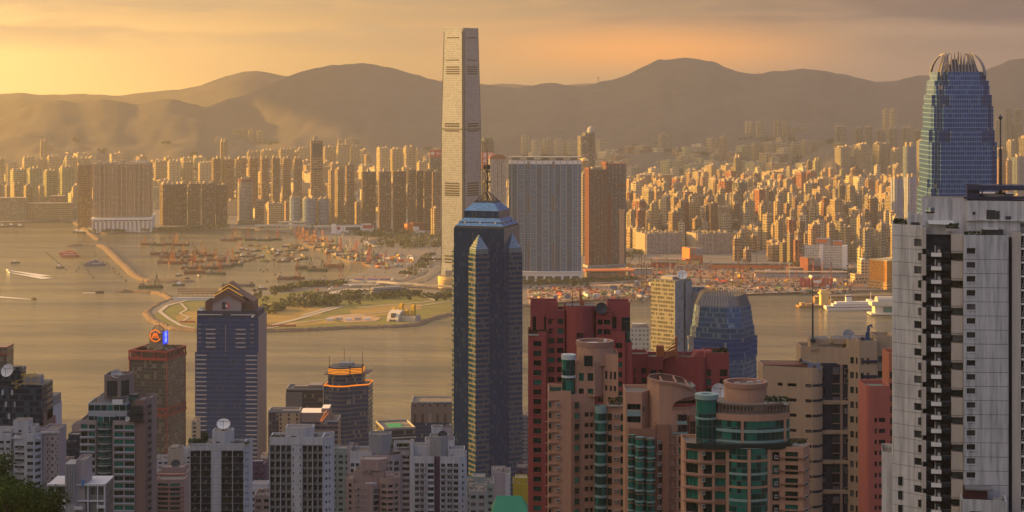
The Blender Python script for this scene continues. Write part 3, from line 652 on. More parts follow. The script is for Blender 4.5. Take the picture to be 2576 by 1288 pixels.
def round_top_tower():
 d = 5300; x0, x1 = 1456, 1499; X = UX(1477, d); W_ = (x1-x0)*d/F; zb = 3; PLACED.append((X, d, 35)); z = lambda y: UZ(y, d)-zb
 t = thing('dark_round_tower', 'dark tower with a domed top stepping up to the right, behind the blue slab', 'office tower', (X, d, zb), radians(14))
 b = MB(); b.box(-W_*.48, -16, 0, W_*.1, 16, z(342), 0, 1); b.box(-W_*.2, -14, 0, W_*.12, 14, z(334), 0, 1); b.prism(ngon(20, W_*.24, W_*.24, 0), 0, z(332), 0, None)
 b.lathe([(W_*.24, z(332)), (W_*.22, z(325)), (W_*.16, z(320)), (W_*.07, z(317.6)), (0, z(317))], 20, 1, W_*.24)
 b.obj('facade', [ST['dark'], MGREYC], t)
 b = MB(); b.box(-W_*.45, -16.6, z(420), -W_*.38, -16, z(345)); b.box(-W_*.3, -16.6, z(358), -W_*.14, -16, z(352)); b.obj('gold_fin', M('bronze', (.34, .28, .16), .4, .3), t)
 d2 = 4980; X = UX(1465, d2); z2 = lambda y: UZ(y, d2)-3
 t = thing('striped_cylinder_hotel', 'gold and white striped round hotel half hidden behind the blue slab', 'hotel', (X, d2, 3), 0); PLACED.append((X, d2, 30))
 b = MB(); b.prism(ngon(20, 12, 5, 0), 0, z2(404), 0, 1); b.box(-17, -8, 0, 6, 12, z2(406), 0, 1); b.lathe([(12, z2(404)), (9, z2(399)), (0, z2(396))], 20, 1, 5); b.obj('facade', [ST['strip'], MGOLDW], t)
 b = MB()
 for k in range(4): b.beam((-14+7*k, -9, z2(398 if k % 2 else 388)), (-7+7*k, -9, z2(388 if k % 2 else 398)), .9)
 b.box(-14, -9.5, z2(389), 14, -8.5, z2(387.6)); b.obj('roof_truss', MGOLDW, t)
 text('Hotel', 8, MRED, t, (0, -13.2, z2(409)), ext=.2)
 for x0, x1, lab in ((1599, 1641, 'left'), (1653, 1693, 'right')):
  d = 6050; X = UX((x0+x1)/2, d); W_ = (x1-x0)*d/F; zb = 3; h = UZ(441, d)-zb; PLACED.append((X, d, 30))
  t = thing('curved_hotel', f'{"striped golden" if lab == "left" else "dull brown"} round cornered hotel block above the dense city', 'hotel', (X, d, zb), radians(22))
  b = MB(); b.prism(ngon(24, W_*.46, ry=W_*.36), 0, h, 0, 1); b.obj('facade', [ST['strip'] if lab == 'left' else ST['tan'], MROOF], t)
  b = MB(); b.prism(ngon(24, W_*.475, ry=W_*.375), h, h+3, 0, 0, True); b.obj('roof_slab', MHUT, t)
round_top_tower()
def dock_slabs():
 fm = FM('dock_slab', (.42, .34, .29), (.05, .05, .05), 3.0, 2.8, (.12, .9), (.32, .9), cur=.3, tint=.02, gu=(19.5, .07))
 for x0, x1, lab in ((1600, 1717, 'left of the two long grey dockside slabs with cluttered roofs'), (1728, 1840, 'right of the two long grey dockside slabs with cluttered roofs')):
  d = 4330; X, w, dp = spot(x0, x1, d, 20, .20); zb = 2; h = UZ(585, d)-zb; PLACED.append((X, d, 62)); PLACED.append((X, d+40, 50))
  t = thing('dockside_slab', lab, 'apartment block', (X, d, zb), radians(20), 'long dockside slabs')
  b = MB(); b.prism(bayplan(w, dp, 6, 4, .8), 0, h, 0, 1); b.obj('facade', [fm, MROOF], t)
  b = MB(); b.prism([(-w*.5-1.4, -dp*.4), (-w*.5, -dp*.4), (-w*.5, dp*.45), (-w*.5-1.4, dp*.45)], 0, h+1, 0, 0); b.obj('end_wall', MHUT, t)
  b = MB(); rr = random.Random(int(x0))
  for k in range(46): b.cbox(rr.uniform(-.47, .47)*w, rr.uniform(-.44, .44)*dp, h, rr.uniform(2, 6), rr.uniform(2, 6), rr.uniform(2, 5))
  b.obj('roof_house', MHUT, t)
 fm2 = FM('estate_slab', (.40, .34, .29), (.05, .05, .05), 2.9, 2.8, (.14, .88), (.3, .9), cur=.3, tint=.02)
 for x0, x1, lab, rz, r in ((1712, 1806, 'stepped left wing of the tall grey estate slab in the dense city', 30, .34), (1800, 1874, 'gently curved right wing of the tall grey estate slab', 4, .06)):
  d = 4900; X, w, dp = spot(x0, x1, d, rz, r); h = UZ(524, d)-2; PLACED.append((X, d, 50))
  t = thing('estate_slab', lab, 'apartment block', (X, d, 2), radians(rz))
  b = MB(); b.prism(bayplan(w, dp, 7, 3, 2.4), 0, h, 0, 1); b.obj('facade', [fm2, MROOF], t)
  b = MB(); huts(b, w, dp, h, 0, 6, random.Random(int(x1))); b.obj('roof_house', MHUT, t)
dock_slabs()
def dock_buildings():
 d = 3880; X, w, dp = spot(2022, 2122, d, 14, .08); h = UZ(617, d)-2; PLACED.append((X, d, 60))
 t = thing('office_slab', 'long white office slab with gridded windows beside the building site', 'office block', (X, d, 2), radians(-12))
 b = MB(); b.box(-w/2, -9, 0, w/2, 9, h, 0, 1); b.obj('facade', [FM('grid_white', (.66, .61, .54), (.16, .15, .13), 3.3, 3.4, (.1, .9), (.3, .92), cur=.3, tint=0), MROOF], t)
 b = MB(); b.box(w/2-.5, -10, 0, w/2+9, 10, h+1); b.box(-w*.1, -9.8, 0, w*.0, -9, h+3); b.obj('end_wall', MWHITE, t)
 b = MB(); b.box(-w*.2, -4, h, w*.18, 8, h+14); b.box(w*.24, -4, h, w*.5, 8, h+10); b.obj('roof_house', MGREYC, t)
 b = MB(); b.box(-w*.18, -4.6, h+5, w*.1, -4, h+12); b.box(w*.27, -4.6, h+2, w*.48, -4, h+8); b.obj('orange_panel', MORANGE, t)
 def vent(x0, x1, top, base, lab, m1, m2, nm):
  d = DY(base, 2); X, w, dp = spot(x0, x1, d, 20, .3); h = UZ(top, d)-2; PLACED.append((X, d, 40))
  t = thing(nm, lab, 'ventilation building', (X, d, 2), radians(20))
  b = MB(); b.box(-w/2, -dp/2, 0, w/2, dp/2, h*.55, 0, 1); b.obj('base', [m1, MROOF], t)
  b = MB(); b.box(-w*.5, -dp*.52, h*.55, -w*.06, dp*.5, h, 0, 1); b.obj('red_tower', [m1, MROOF], t)
  b = MB(); b.box(-w*.06, -dp*.5, h*.55, w*.5, dp*.5, h*.97, 0, 1); b.obj('grey_tower', [m2, MROOF], t)
  b = MB(); b.box(-w*.42, -dp*.55, h*.62, -w*.14, -dp*.52, h*.92); b.box(w*.1, -dp*.53, h*.68, w*.36, -dp*.5, h*.86); b.obj('louvre_panel', MHUT, t)
 vent(1717, 1767, 622, 664, 'orange ventilation building with grey upper box beside the building site', MORANGE, MGREYC, 'ventilation_building')
 vent(2014, 2062, 647, 690, 'dark red ventilation building in front of the long white office slab', MREDC, MGREYC, 'ventilation_building')
 # golden curtain-wall building and its white neighbour on the right quay
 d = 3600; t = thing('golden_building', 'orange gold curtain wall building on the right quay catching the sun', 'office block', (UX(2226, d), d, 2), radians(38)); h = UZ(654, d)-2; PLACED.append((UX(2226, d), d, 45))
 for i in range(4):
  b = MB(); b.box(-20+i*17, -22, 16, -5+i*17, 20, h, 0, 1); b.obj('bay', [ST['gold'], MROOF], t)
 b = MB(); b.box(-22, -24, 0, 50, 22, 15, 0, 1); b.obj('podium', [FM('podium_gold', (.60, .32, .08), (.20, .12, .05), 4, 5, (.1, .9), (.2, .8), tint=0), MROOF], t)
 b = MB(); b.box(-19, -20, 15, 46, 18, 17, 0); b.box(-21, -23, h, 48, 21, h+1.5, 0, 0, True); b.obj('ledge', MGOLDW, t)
 d = 3700; X, w, dp = spot(2158, 2187, d, 14, .2); h = UZ(654, d)-2; PLACED.append((X, d, 30))
 t = thing('white_block', 'white seamen hostel like block with dotted windows left of golden building', 'block', (X, d, 2), radians(14))
 t['label'] = 'slim white block with small square windows left of the golden building'
 b = MB(); b.box(-w/2, -dp/2, 0, w/2, dp/2, h, 0, 1); b.box(-w/2-14, -dp/2-3, 0, -w/2, dp/2, h*.42, 0, 1); b.box(-w/2-20, -dp/2-6, 0, w/2+2, -dp/2, h*.16, 0, 1); b.obj('facade', [ST['white'], MROOF], t)
 b = MB(); b.cbox(-2, 0, h, w*.4, dp*.5, 3); b.obj('roof_house', MWHITE, t)
 # long low orange hall at the foot of the russet twin
 d = 3760; t = thing('orange_hall', 'long low hall with orange eaves at the foot of the russet twin', 'hall', (UX(1530, d), d, 2), radians(6)); PLACED.append((UX(1530, d), d, 40))
 b = MB(); b.box(-44, -14, 0, 30, 14, 15, 0, 1); b.obj('wall', [FM('hall_wall', (.22, .15, .12), (.25, .14, .06), 3, 5, (.1, .9), (.3, .9)), MROOF], t)
 b = MB(); b.box(-46, -17, 17, 50, 15, 19.5); b.box(-44, -16, 6, 26, -14, 7.6);
 for k in range(5): b.box(18+k*6, -15, 0, 20+k*6, -12, 18)
 b.obj('orange_eaves', MORANGE, t)
dock_buildings()
def mid_blocks():
 """low buildings behind the typhoon shelter"""
 b_ = [('glass_office', (726, 758), 494, 5000, 'glassblue', 'oct', 'curved glass office block, leftmost of the three behind the typhoon shelter'),
   ('glass_office', (756, 800), 497, 4980, 'glassblue', 'round', 'curved glass office block, middle of the three behind the typhoon shelter'),
   ('glass_office', (796, 832), 498, 5000, 'glassblue', 'round', 'curved glass office block, rightmost of the three behind the typhoon shelter'),
   ('low_block', (640, 668), 503, 5150, 'tan', 'block', 'brown low block right of the glass cylinder'),
   ('low_block', (663, 716), 511, 5060, 'cream', 'block', 'wide cream low block with lit end left of the curved glass offices'),
   ('low_block', (892, 908), 508, 5150, 'cream', 'block', 'small lit block just left of the brown line of towers'),
   ('low_block', (715, 730), 505, 5200, 'pink', 'block', 'narrow pinkish block beside the curved glass offices')]
 for nm, (x0, x1), top, d, st, pl, lab in b_: tower(x0, x1, top, d, st, pl, 24, .3, lab, nm, 'office block', tall=.7)
 d = 4860
 t = thing('shopping_mall', 'long white mall with red sign behind the moored lighters', 'mall', (UX(895, d), d, 3), radians(9)); PLACED.append((UX(895, d), d, 60))
 b = MB(); b.box(-50, -14, 0, 44, 14, 20, 0, 1); b.prism([(-62, -12), (-50, -14), (-50, 14), (-58, 14)], 0, 24, 0, 1); b.box(14, -17, 0, 36, -14, 25, 0, 1); b.box(-30, -16, 0, 8, -14, 8, 0, 1); b.obj('wall', [MWHITE, MROOF], t)
 b = MB(); b.box(16, -18, 13, 42, -17, 21); b.box(-48, -14.5, 10, -40, -14, 17); b.obj('sign_board', MRED, t)
 b = MB(); b.box(-26, -14.4, 2, 10, -14, 16); b.obj('glazing', MGLASSD, t)
 t = thing('orange_block', 'orange and brown block with white glass foyer near the tallest tower', 'building', (UX(1045, d), d, 3), radians(28)); PLACED.append((UX(1045, d), d, 40))
 b = MB(); b.box(-26, -8, 0, -8, 10, 24, 0, 1); b.box(-8, -4, 0, 22, 14, 26, 1, 1); b.obj('wall', [MORANGE, MREDC], t)
 b = MB(); b.box(-10, -16, 0, 2, -8, 17); b.prism([(0, -22), (20, -14), (18, -6), (0, -8)], 0, 6, 0, 0); b.obj('foyer', MWHITE, t)
 t = thing('viaduct', 'long pale raised walkway across the shore behind the typhoon shelter', 'viaduct', (0, 0, 0))
 for i, (xa, xb, y, dz) in enumerate(((640, 770, 557, 14), (770, 846, 561, 10), (700, 770, 548, 20))):
  d = 4930+i*20; b = MB(); b.box(UX(xa, d), d-5, dz, UX(xb, d), d+5, dz+4.5);
  for k in range(int((xb-xa)/16)): b.cbox(UX(xa+8+k*16, d), d, 3, 2.4, 3, dz-3)
  b.obj('span', M('span_concrete', (.50, .44, .36), .85), t)
 d = 5300
 for i, (x0, x1, y0, lab) in enumerate(((-10, 66, 498, 'long low white shed at the far left shore'), (60, 178, 513, 'long low tan depot with open decks at far left shore'), (178, 194, 526, 'small bright white building left of the broad slab'), (116, 150, 497, 'pinkish low block above the tan depot'))):
  w = (x1-x0)*d/F; t = thing('depot', lab, 'depot', (UX((x0+x1)/2, d), d+i*20, 2), radians(8)); PLACED.append((UX((x0+x1)/2, d), d, w*.5)); h = UZ(y0, d)-2
  b = MB(); b.box(-w/2, -14, 0, w/2, 14, h, 0, 1); b.obj('wall', [ST[('balc', 'cream', 'balc', 'pink')[i]], MROOF], t)
  b = MB(); b.box(-w/2-1, -16, h, w/2+1, 15, h+1.5, 0, 0, True); b.obj('roof', MHUT, t)
mid_blocks()
# the wooded knoll and small groves among the blocks
def crown_cloud(b, n, w, dp, h, rr, s=2.2, m=0, zf=None, cx=0, cy=0):
 """loose leafy clumps: crossed bent faces at random through a flat volume"""
 for i in range(n):
  x, y = rr.uniform(-.5, .5)*w, rr.uniform(-.5, .5)*dp; z = (zf(x, y) if zf else 0)+rr.random()**.7*h; k = s*rr.uniform(.6, 1.4)
  q = Vector((rr.gauss(0, 1), rr.gauss(0, 1), rr.gauss(0, 1))).normalized(); a = q.orthogonal().normalized()*k; c = q.cross(a).normalized()*k
  p = Vector((cx+x, cy+y, z)); b.face([p-a-c*.3, p+c*.9, p+a-c*.4, p-c], m)
MLEAF = M('foliage', (.065, .075, .018), .9, var=.6, scale=.15, tint=.25)
MLEAF2 = M('foliage_dark', (.035, .055, .016), .9, var=.6, scale=.3, tint=.2)
def knoll():
 d = 7050; b = MB(); rr = random.Random(3); n = 40
 X0, X1 = UX(1992, d), UX(2196, d); c = (X0+X1)/2; w = X1-X0
 g = []
 for j in range(13):
  rw = []
  for i in range(n+1):
   x = X0+w*i/n; y = d-260+520*j/12; e = max(0, 1-((x-c)/(w*.52))**2-((y-d)/280)**2)
   prof = interp([(0, .25), (.25, .75), (.42, 1), (.6, .95), (.8, .6), (1, .2)], i/n)
   rw.append((x, y, KT(x, y)-2+e**.6*prof*96+(noise.noise((x*.03, y*.03, 0))*7+noise.noise((x*.1, y*.1, 0))*4 if e > 0 else 0)))
  g.append(rw)
 for j in range(12):
  for i in range(n): b.face([g[j][i], g[j][i+1], g[j+1][i+1], g[j+1][i]])
 tag(b.obj('hills', M('forest', (0, 0, 0))), kind='structure'); PLACED.append((c, d, 150))
knoll()
# ------------------------------------------------------------ the dense blocks of the inland city
def city():
 rr = random.Random(21); C = []
 def free(X, d, r): return all((X-p[0])**2+(d-p[1])**2 > (r+p[2])**2*.72 for p in PLACED)
 names = {'cream': 'cream', 'pale': 'pale', 'white': 'white', 'tan': 'tan', 'pink': 'pinkish', 'grey': 'grey', 'rust': 'rust red', 'brown': 'brown', 'balc': 'balconied', 'strip': 'banded', 'dark': 'dark', 'green': 'pale green'}
 def zone(x0, x1, d0, d1, n, h0, h1, styles, zn, sz=(12, 24), a=(24, 46)):
  k = 0
  for _ in range(n*9):
   if k >= n: break
   d = d0+(d1-d0)*rr.random()**1.25; x = rr.uniform(x0, x1); X = UX(x, d); w = rr.uniform(*sz); dp = rr.uniform(.6, 1.1)*w
   r = max(w, dp)*.56
   if not free(X, d, r): continue
   PLACED.append((X, d, r)); k += 1
   h = h0+(h1-h0)*rr.random()**1.6
   C.append((d, X, w, dp, h, rr.choice(styles), rr.uniform(*a), rr.choice(('bay', 'block', 'cross', 'block')), zn, x))
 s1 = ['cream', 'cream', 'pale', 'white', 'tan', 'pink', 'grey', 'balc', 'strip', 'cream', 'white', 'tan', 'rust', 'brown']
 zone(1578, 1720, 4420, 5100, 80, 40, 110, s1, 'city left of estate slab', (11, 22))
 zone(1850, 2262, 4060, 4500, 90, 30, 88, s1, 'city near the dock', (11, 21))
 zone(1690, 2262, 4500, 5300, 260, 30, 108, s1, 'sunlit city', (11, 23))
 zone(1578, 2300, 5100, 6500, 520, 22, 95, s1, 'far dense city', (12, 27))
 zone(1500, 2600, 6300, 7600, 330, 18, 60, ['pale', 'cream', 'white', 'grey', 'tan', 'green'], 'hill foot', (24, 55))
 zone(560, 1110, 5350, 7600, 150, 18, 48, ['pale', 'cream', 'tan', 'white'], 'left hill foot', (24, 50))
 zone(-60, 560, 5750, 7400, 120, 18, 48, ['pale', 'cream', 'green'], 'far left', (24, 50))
 zone(2260, 2700, 4300, 7000, 110, 22, 70, ['pale', 'pink', 'grey', 'white'], 'behind tapering tower', (20, 36))
 zone(1280, 1480, 5200, 7400, 50, 20, 60, ['pale', 'cream', 'white'], 'behind blue slab', (24, 44))
 def shape(b, w, dp, h, plan, r2, off=None, mo=0, rz=0.0):
  q = MB(); body(q, w, dp, h, plan, 0, 1, 2); huts(q, w, dp, h, 2, r2.choice((1, 1, 2)), r2, .8)
  if off: b.add(q, Matrix.Translation(off) @ Matrix.Rotation(rz, 4, 'Z'))
  else: b.add(q)
 near = sorted(C, key=lambda c: -(c[2]*c[4])/(c[0]**2) if c[5] and c[8] in ('city left of estate slab', 'city near the dock', 'sunlit city') and 1575 < c[9] < 2250 else 0)
 near = [c for c in near[:236] if c[8] in ('city left of estate slab', 'city near the dock', 'sunlit city')]
 ns = set(id(c) for c in near)
 for zn in ('city left of estate slab', 'city near the dock', 'sunlit city'):
  Z = sorted([c for c in near if c[8] == zn], key=lambda c: c[0]); per = 12
  for rw in range(0, len(Z), per):
   for i, c in enumerate(sorted(Z[rw:rw+per], key=lambda c: c[9])):
    d, X, w, dp, h, st, a, plan, _, x = c; b = MB(); r2 = random.Random(int(X*7+d)); shape(b, w, dp, h, plan, r2)
    size = 'tall' if h > 62 else ('mid height' if h > 42 else 'low')
    lab = f'{size} {names[st]} block, {ORD(i+1)} from left, {ONES[rw//per+1]} row of {zn}'
    tag(b.obj('city_block', [ST[st], MROOF, MHUT], None, (X, d, KT(X, d)-1), radians(a)), lab, 'building', 'blocks of the '+zn)
 rest = [c for c in C if id(c) not in ns]
 mats = list(ST.keys()); b = MB()
 for c in rest:
  d, X, w, dp, h, st, a, plan, zn, x = c; q = MB(); r2 = random.Random(int(X*3+d)); shape(q, w, dp, h, plan if plan != 'cross' else 'block', r2)
  q.m = [mats.index(st) if k == 0 else len(mats)+k-1 for k in q.m]
  q.uv = [[(u+X*1.7, v) for u, v in f] for f in q.uv]
  b.add(q, Matrix.Translation((X, d, KT(X, d)-1)) @ Matrix.Rotation(radians(a), 4, 'Z'))
 tag(b.obj('distant_buildings', [ST[k] for k in mats]+[MROOF, MHUT]), 'mass of small hazy buildings spread below the hills', 'buildings', None, 'stuff')
 # greenery between the blocks
 b = MB(); rr = random.Random(5)
 for _ in range(260):
  x = rr.uniform(1500, 2600) if rr.random() < .7 else rr.uniform(0, 1100); d = rr.uniform(5300, 7900); X = UX(x, d)
  crown_cloud(b, 26, rr.uniform(20, 70), rr.uniform(20, 60), rr.uniform(8, 16), rr, 6, 0, None, X, d)
  n = 26
  for k in range(len(b.v)-n*4, len(b.v)): v = b.v[k]; b.v[k] = (v[0], v[1], v[2]+KT(X, d))
 for _ in range(40):
  x = rr.uniform(2065, 2170); d = rr.uniform(5150, 5500); X = UX(x, d)
  crown_cloud(b, 40, 50, 50, 24, rr, 6, 0, None, X, d)
 tag(b.obj('distant_trees', MLEAF2), 'dark green patches of trees among the far buildings', 'trees', None, 'stuff')
city()
# ------------------------------------------------------------ the near city: towers on the island side
def gmat(n, c, r=.06, **k): return M(n, c, r, var=.25, scale=.5, spec=.7, **k)
G_DARK = gmat('pane_dark', (.012, .016, .022)); G_BLIND = M('pane_blind', (.16, .16, .16), .25, var=.3, scale=.8); G_CURT = M('pane_curtain', (.07, .075, .08), .15, var=.5, scale=1.5)
G_GREEN = gmat('pane_green', (.004, .05, .04)); G_GREEN2 = M('pane_green_bright', (.012, .16, .115), .12, var=.3, scale=.7); G_GREEN0 = gmat('pane_green_dark', (.003, .016, .016)); G_LIT = M('pane_lit', (.4, .2, .05), .4, emit=(1, .5, .08, .35))
MFRAME = M('frame_grey', (.16, .16, .16), .5, var=.1); MFRW = M('frame_white', (.5, .5, .49), .5, var=.1); MFRD = M('frame_dark', (.03, .035, .035), .5, var=.1)
MAC = M('unit_casing', (.36, .34, .31), .6, var=.15, scale=2)
GS_GREY = [G_DARK, G_DARK, G_DARK, G_CURT, G_CURT, G_BLIND]; GS_GREEN = [G_GREEN0, G_GREEN, G_GREEN, G_GREEN2, G_GREEN0]; GS_MIX = [G_DARK, G_DARK, G_CURT, G_BLIND, G_GREEN]
MRAIL = M('railing', (.22, .23, .23), .5)
YB = 1330                                             # lowest picture row worth detailing
class FB:
 """one near building: x in picture columns, y in metres behind its front, z by picture row"""
 CAP = 100
 def __init__(s, name, label, cat, d, xc, group=None, rz=0.0, seed=1):
  s.d = d; s.xc = xc; X = UX(xc, d); s.zb = TZ(X, d)-6; s.root = thing(name, label, cat, (X, d, s.zb), rz, group)
  s.items = {}; s.r = random.Random(seed*31+int(xc)); s.cache = {}
  PLACED.append((X, d, 20))
 def x(s, xv): return (xv-s.xc)*s.d/F
 def px(s, n): return n*s.d/F
 def z(s, y): return UZ(y, s.d)-s.zb
 def P(s, pts): return [(s.x(a), b) for a, b in pts]
 def part(s, name, mb, mats, parent=None): return mb.obj(name, mats, parent or s.root)
 def parts(s, name, mb, mats): mb.pieces(name, mats, s.root)
 def add(s, name, key, fn, mats, loc, rz): s.items.setdefault(name, []).append((key, fn, mats, loc, rz))
 def prism(s, name, P, z0, z1, mats, parapet=0.0, m=0, **k):
  b = MB(); b.prism(P, z0, z1, 0, 1, **k)
  if parapet: b.parapet(P, z1, parapet, .35, 0)
  return s.part(name, b, mats)
 def wall(s, P, z0, z1, mats, spec=None, name='wall', parapet=1.1, dep=.6, top=True):
  """walls with true openings. spec: edge -> (columns, rows, window options)"""
  b = MB(); n = len(P); spec = spec or {}
  for i in range(n):
   a, c = P[i], P[(i+1) % n]
   if i in spec:
    for sp in (spec[i],): s.open_face(b, a, c, z0, z1, *sp, dep=dep)
   else:
    L = sqrt((a[0]-c[0])**2+(a[1]-c[1])**2); b.face([(*a, z0), (*c, z0), (*c, z1), (*a, z1)], 0, [(0, z0), (L, z0), (L, z1), (0, z1)])
  if top: b.face([(*p, z1) for p in P], 1)
  if parapet: b.parapet(P, z1, parapet, .35, 0)
  return s.part(name, b, mats)
 def open_face(s, b, a, c, z0, z1, cols, rows, opt=None, dep=.35):
  opt = opt or {}; L = sqrt((a[0]-c[0])**2+(a[1]-c[1])**2); dx, dy = (c[0]-a[0])/L, (c[1]-a[1])/L; nx_, ny_ = dy, -dx
  rz = atan2(dy, dx)
  ops = []
  for (f0, f1, *st) in cols:
   for (v0, v1) in rows:
    if v0 < z0+.05 or v1 > z1-.05: continue
    ops.append((f0*L, f1*L, v0, v1, st[0] if st else {}))
  us = sorted(set([0, L]+[o[0] for o in ops]+[o[1] for o in ops])); vs = sorted(set([z0, z1]+[o[2] for o in ops]+[o[3] for o in ops]))
  cell = {}
  for o in ops: cell[(round(o[0], 3), round(o[2], 3))] = o
  def P3(u, v, k=0.0): return (a[0]+dx*u-nx_*k, a[1]+dy*u-ny_*k, v)
  for i in range(len(us)-1):
   run = None
   for j in range(len(vs)-1):
    um, vm_ = (us[i]+us[i+1])/2, (vs[j]+vs[j+1])/2
    hit = any(o[0] < um < o[1] and o[2] < vm_ < o[3] for o in ops)
    if hit:
     if run is not None: b.face([P3(us[i], run), P3(us[i+1], run), P3(us[i+1], vs[j]), P3(us[i], vs[j])], 0, [(us[i], run), (us[i+1], run), (us[i+1], vs[j]), (us[i], vs[j])]); run = None
    elif run is None: run = vs[j]
   if run is not None: b.face([P3(us[i], run), P3(us[i+1], run), P3(us[i+1], z1), P3(us[i], z1)], 0, [(us[i], run), (us[i+1], run), (us[i+1], z1), (us[i], z1)])
  for (u0, u1, v0, v1, st) in ops:
   k = dep
   b.face([P3(u0, v0), P3(u1, v0), P3(u1, v0, k), P3(u0, v0, k)], 0); b.face([P3(u0, v1, k), P3(u1, v1, k), P3(u1, v1), P3(u0, v1)], 0)
   b.face([P3(u0, v0), P3(u0, v0, k), P3(u0, v1, k), P3(u0, v1)], 0); b.face([P3(u1, v0, k), P3(u1, v0), P3(u1, v1), P3(u1, v1, k)], 0)
   o = dict(opt); o.update(st); s.window(P3((u0+u1)/2, v0), rz, u1-u0, v1-v0, dep, **o)
 def window(s, loc, rz, w, h, dep=.35, glass=GS_GREY, frame=MFRAME, nx=2, ny=1, name='window', sill=0.0, sillm=None, deep=0.0):
  g = s.r.choice(glass); key = (name, round(w, 2), round(h, 2), dep, nx, ny, g.name, frame.name, sill)
  def fn():
   b = MB(); f = .09
   b.face([(-w/2, dep-.02, 0), (w/2, dep-.02, 0), (w/2, dep-.02, h), (-w/2, dep-.02, h)], 1)
   for i in range(nx+1): x = -w/2+f/2+(w-f)*i/nx; b.box(x-f/2, dep-.14, 0, x+f/2, dep-.03, h, 0, 0)
   for i in range(ny+1): z = (h-f)*i/ny; b.box(-w/2+f, dep-.13, z, w/2-f, dep-.035, z+f, 0, 0, True)
   if sill: b.box(-w/2-.15, -sill, -.22, w/2+.15, 0, -.04, 2, 2, True)
   return b
  s.add(name, key, fn, [frame, g, sillm or MCONC], loc, rz)
 def unit(s, loc, rz, w=.9, h=.6, dd=.6):
  """air-conditioner box hung on the wall"""
  def fn():
   b = MB(); b.box(-w/2, -dd, 0, w/2, 0, h, 0, 0, True); b.box(-w*.38, -dd-.03, h*.15, w*.38, -dd, h*.85, 1, 1); b.box(-w*.6, -dd-.1, -.12, w*.6, 0, -.02, 0, 0, True); return b
  s.add('air_conditioner', ('ac', w, h, dd), fn, [MAC, MDARK], loc, rz)
 def box_part(s, name, key, fn, mats, loc, rz=0.0): s.add(name, key, fn, mats, loc, rz)
 def rows(s, ytop, pitch, h, n=None, lo=YB, sill=0.0):
  """rows of openings: the first has its head at picture row ytop, then every pitch rows"""
  out = []; y = ytop
  while y < lo and (n is None or len(out) < n): out.append((s.z(y)-h-sill, s.z(y)-sill)); y += pitch
  return out
 def done(s):
  for name, L in s.items.items():
   L.sort(key=lambda t: -t[3][2]); extra = MB(); emats = []
   for i, (key, fn, mats, loc, rz) in enumerate(L):
    if i < s.CAP:
     if key not in s.cache: s.cache[key] = fn().mesh(name, mats)
     link(name, s.cache[key], s.root, loc, rz)
    else:
     q = fn();
     for m in mats:
      if m not in emats: emats.append(m)
     q.m = [emats.index(mats[k]) for k in q.m]; extra.add(q, Matrix.Translation(loc) @ Matrix.Rotation(rz, 4, 'Z'))
   if extra.v: tag(extra.obj(name, emats, s.root), kind='stuff')
  return s.root
def dish(name, label, r, loc, rz=0.0, tilt=60, m=None, mesh=False, n=22, group=None):
 """satellite dish with bowl, feed horn on struts and a stand"""
 t = thing(name, label, 'satellite dish', loc, rz, group); m = m or MWHITE; tl = radians(tilt)
 prof = [(r*k/6, r*.30*(k/6)**2) for k in range(7)]
 b = MB(); b.lathe(prof, n, 0); b.lathe([(r, r*.30), (r*1.02, r*.28), (r*.98, r*.26)]+[(p[0]*.99, p[1]-.06) for p in prof[::-1]], n, 0)
 o = b.obj('bowl', [m], t, (0, 0, r*.95)); o.rotation_euler = (tl, 0, 0)
 b = MB();
 for k in range(3): a = 2*pi*k/3+.5; b.tube((r*.9*cos(a), r*.9*sin(a), r*.27), (0, 0, r*.85), .03*r+.01, 4)
 b.tube((0, 0, r*.78), (0, 0, r*.92), .07*r, 8); f = b.obj('feed_horn', [MDARK], o)
 b = MB(); b.tube((0, 0, 0), (0, 0, r*.9), .09*r, 8)
 for k in range(3): a = 2*pi*k/3; b.tube((r*.5*cos(a), r*.5*sin(a), 0), (0, 0, r*.6), .04*r, 5)
 b.obj('stand', [MDARK], t); return t
def mast(name, label, loc, h, r=.25, m=None, ball=False, cat='mast'):
 t = thing(name, label, cat, loc); b = MB(); b.tube((0, 0, 0), (0, 0, h*.62), r, 8, 0, r*.8); b.tube((0, 0, h*.62), (0, 0, h), r*.35, 6); b.obj('pole', m or MDARK, t)
 b = MB(); b.cbox(0, 0, 0, r*5, r*5, r*3)
 if ball: b.lathe([(0, h-.2), (r*1.4, h+r), (0, h+r*3)], 10)
 b.obj('base', m or MDARK, t); return t
def bush(b, x, y, z, w, dp, h, n, rr, s=.35): crown_cloud(b, n, w, dp, h, rr, s, 0, lambda a, c: z, x, y)
def roof_plants(label, X, d, z, w, dp, h=1.6, n=160, name='roof_shrub', s=.4, seed=1):
 rr = random.Random(seed+int(X)); t = thing(name, label, 'shrub', (X, d, z)); b = MB()
 bush(b, 0, 0, .3, w, dp, h, n, rr, s); b.obj('foliage', MLEAF2, t); b = MB(); b.cbox(0, 0, 0, w*1.02, dp*1.05, .5); b.obj('planter', MCONC, t); return t
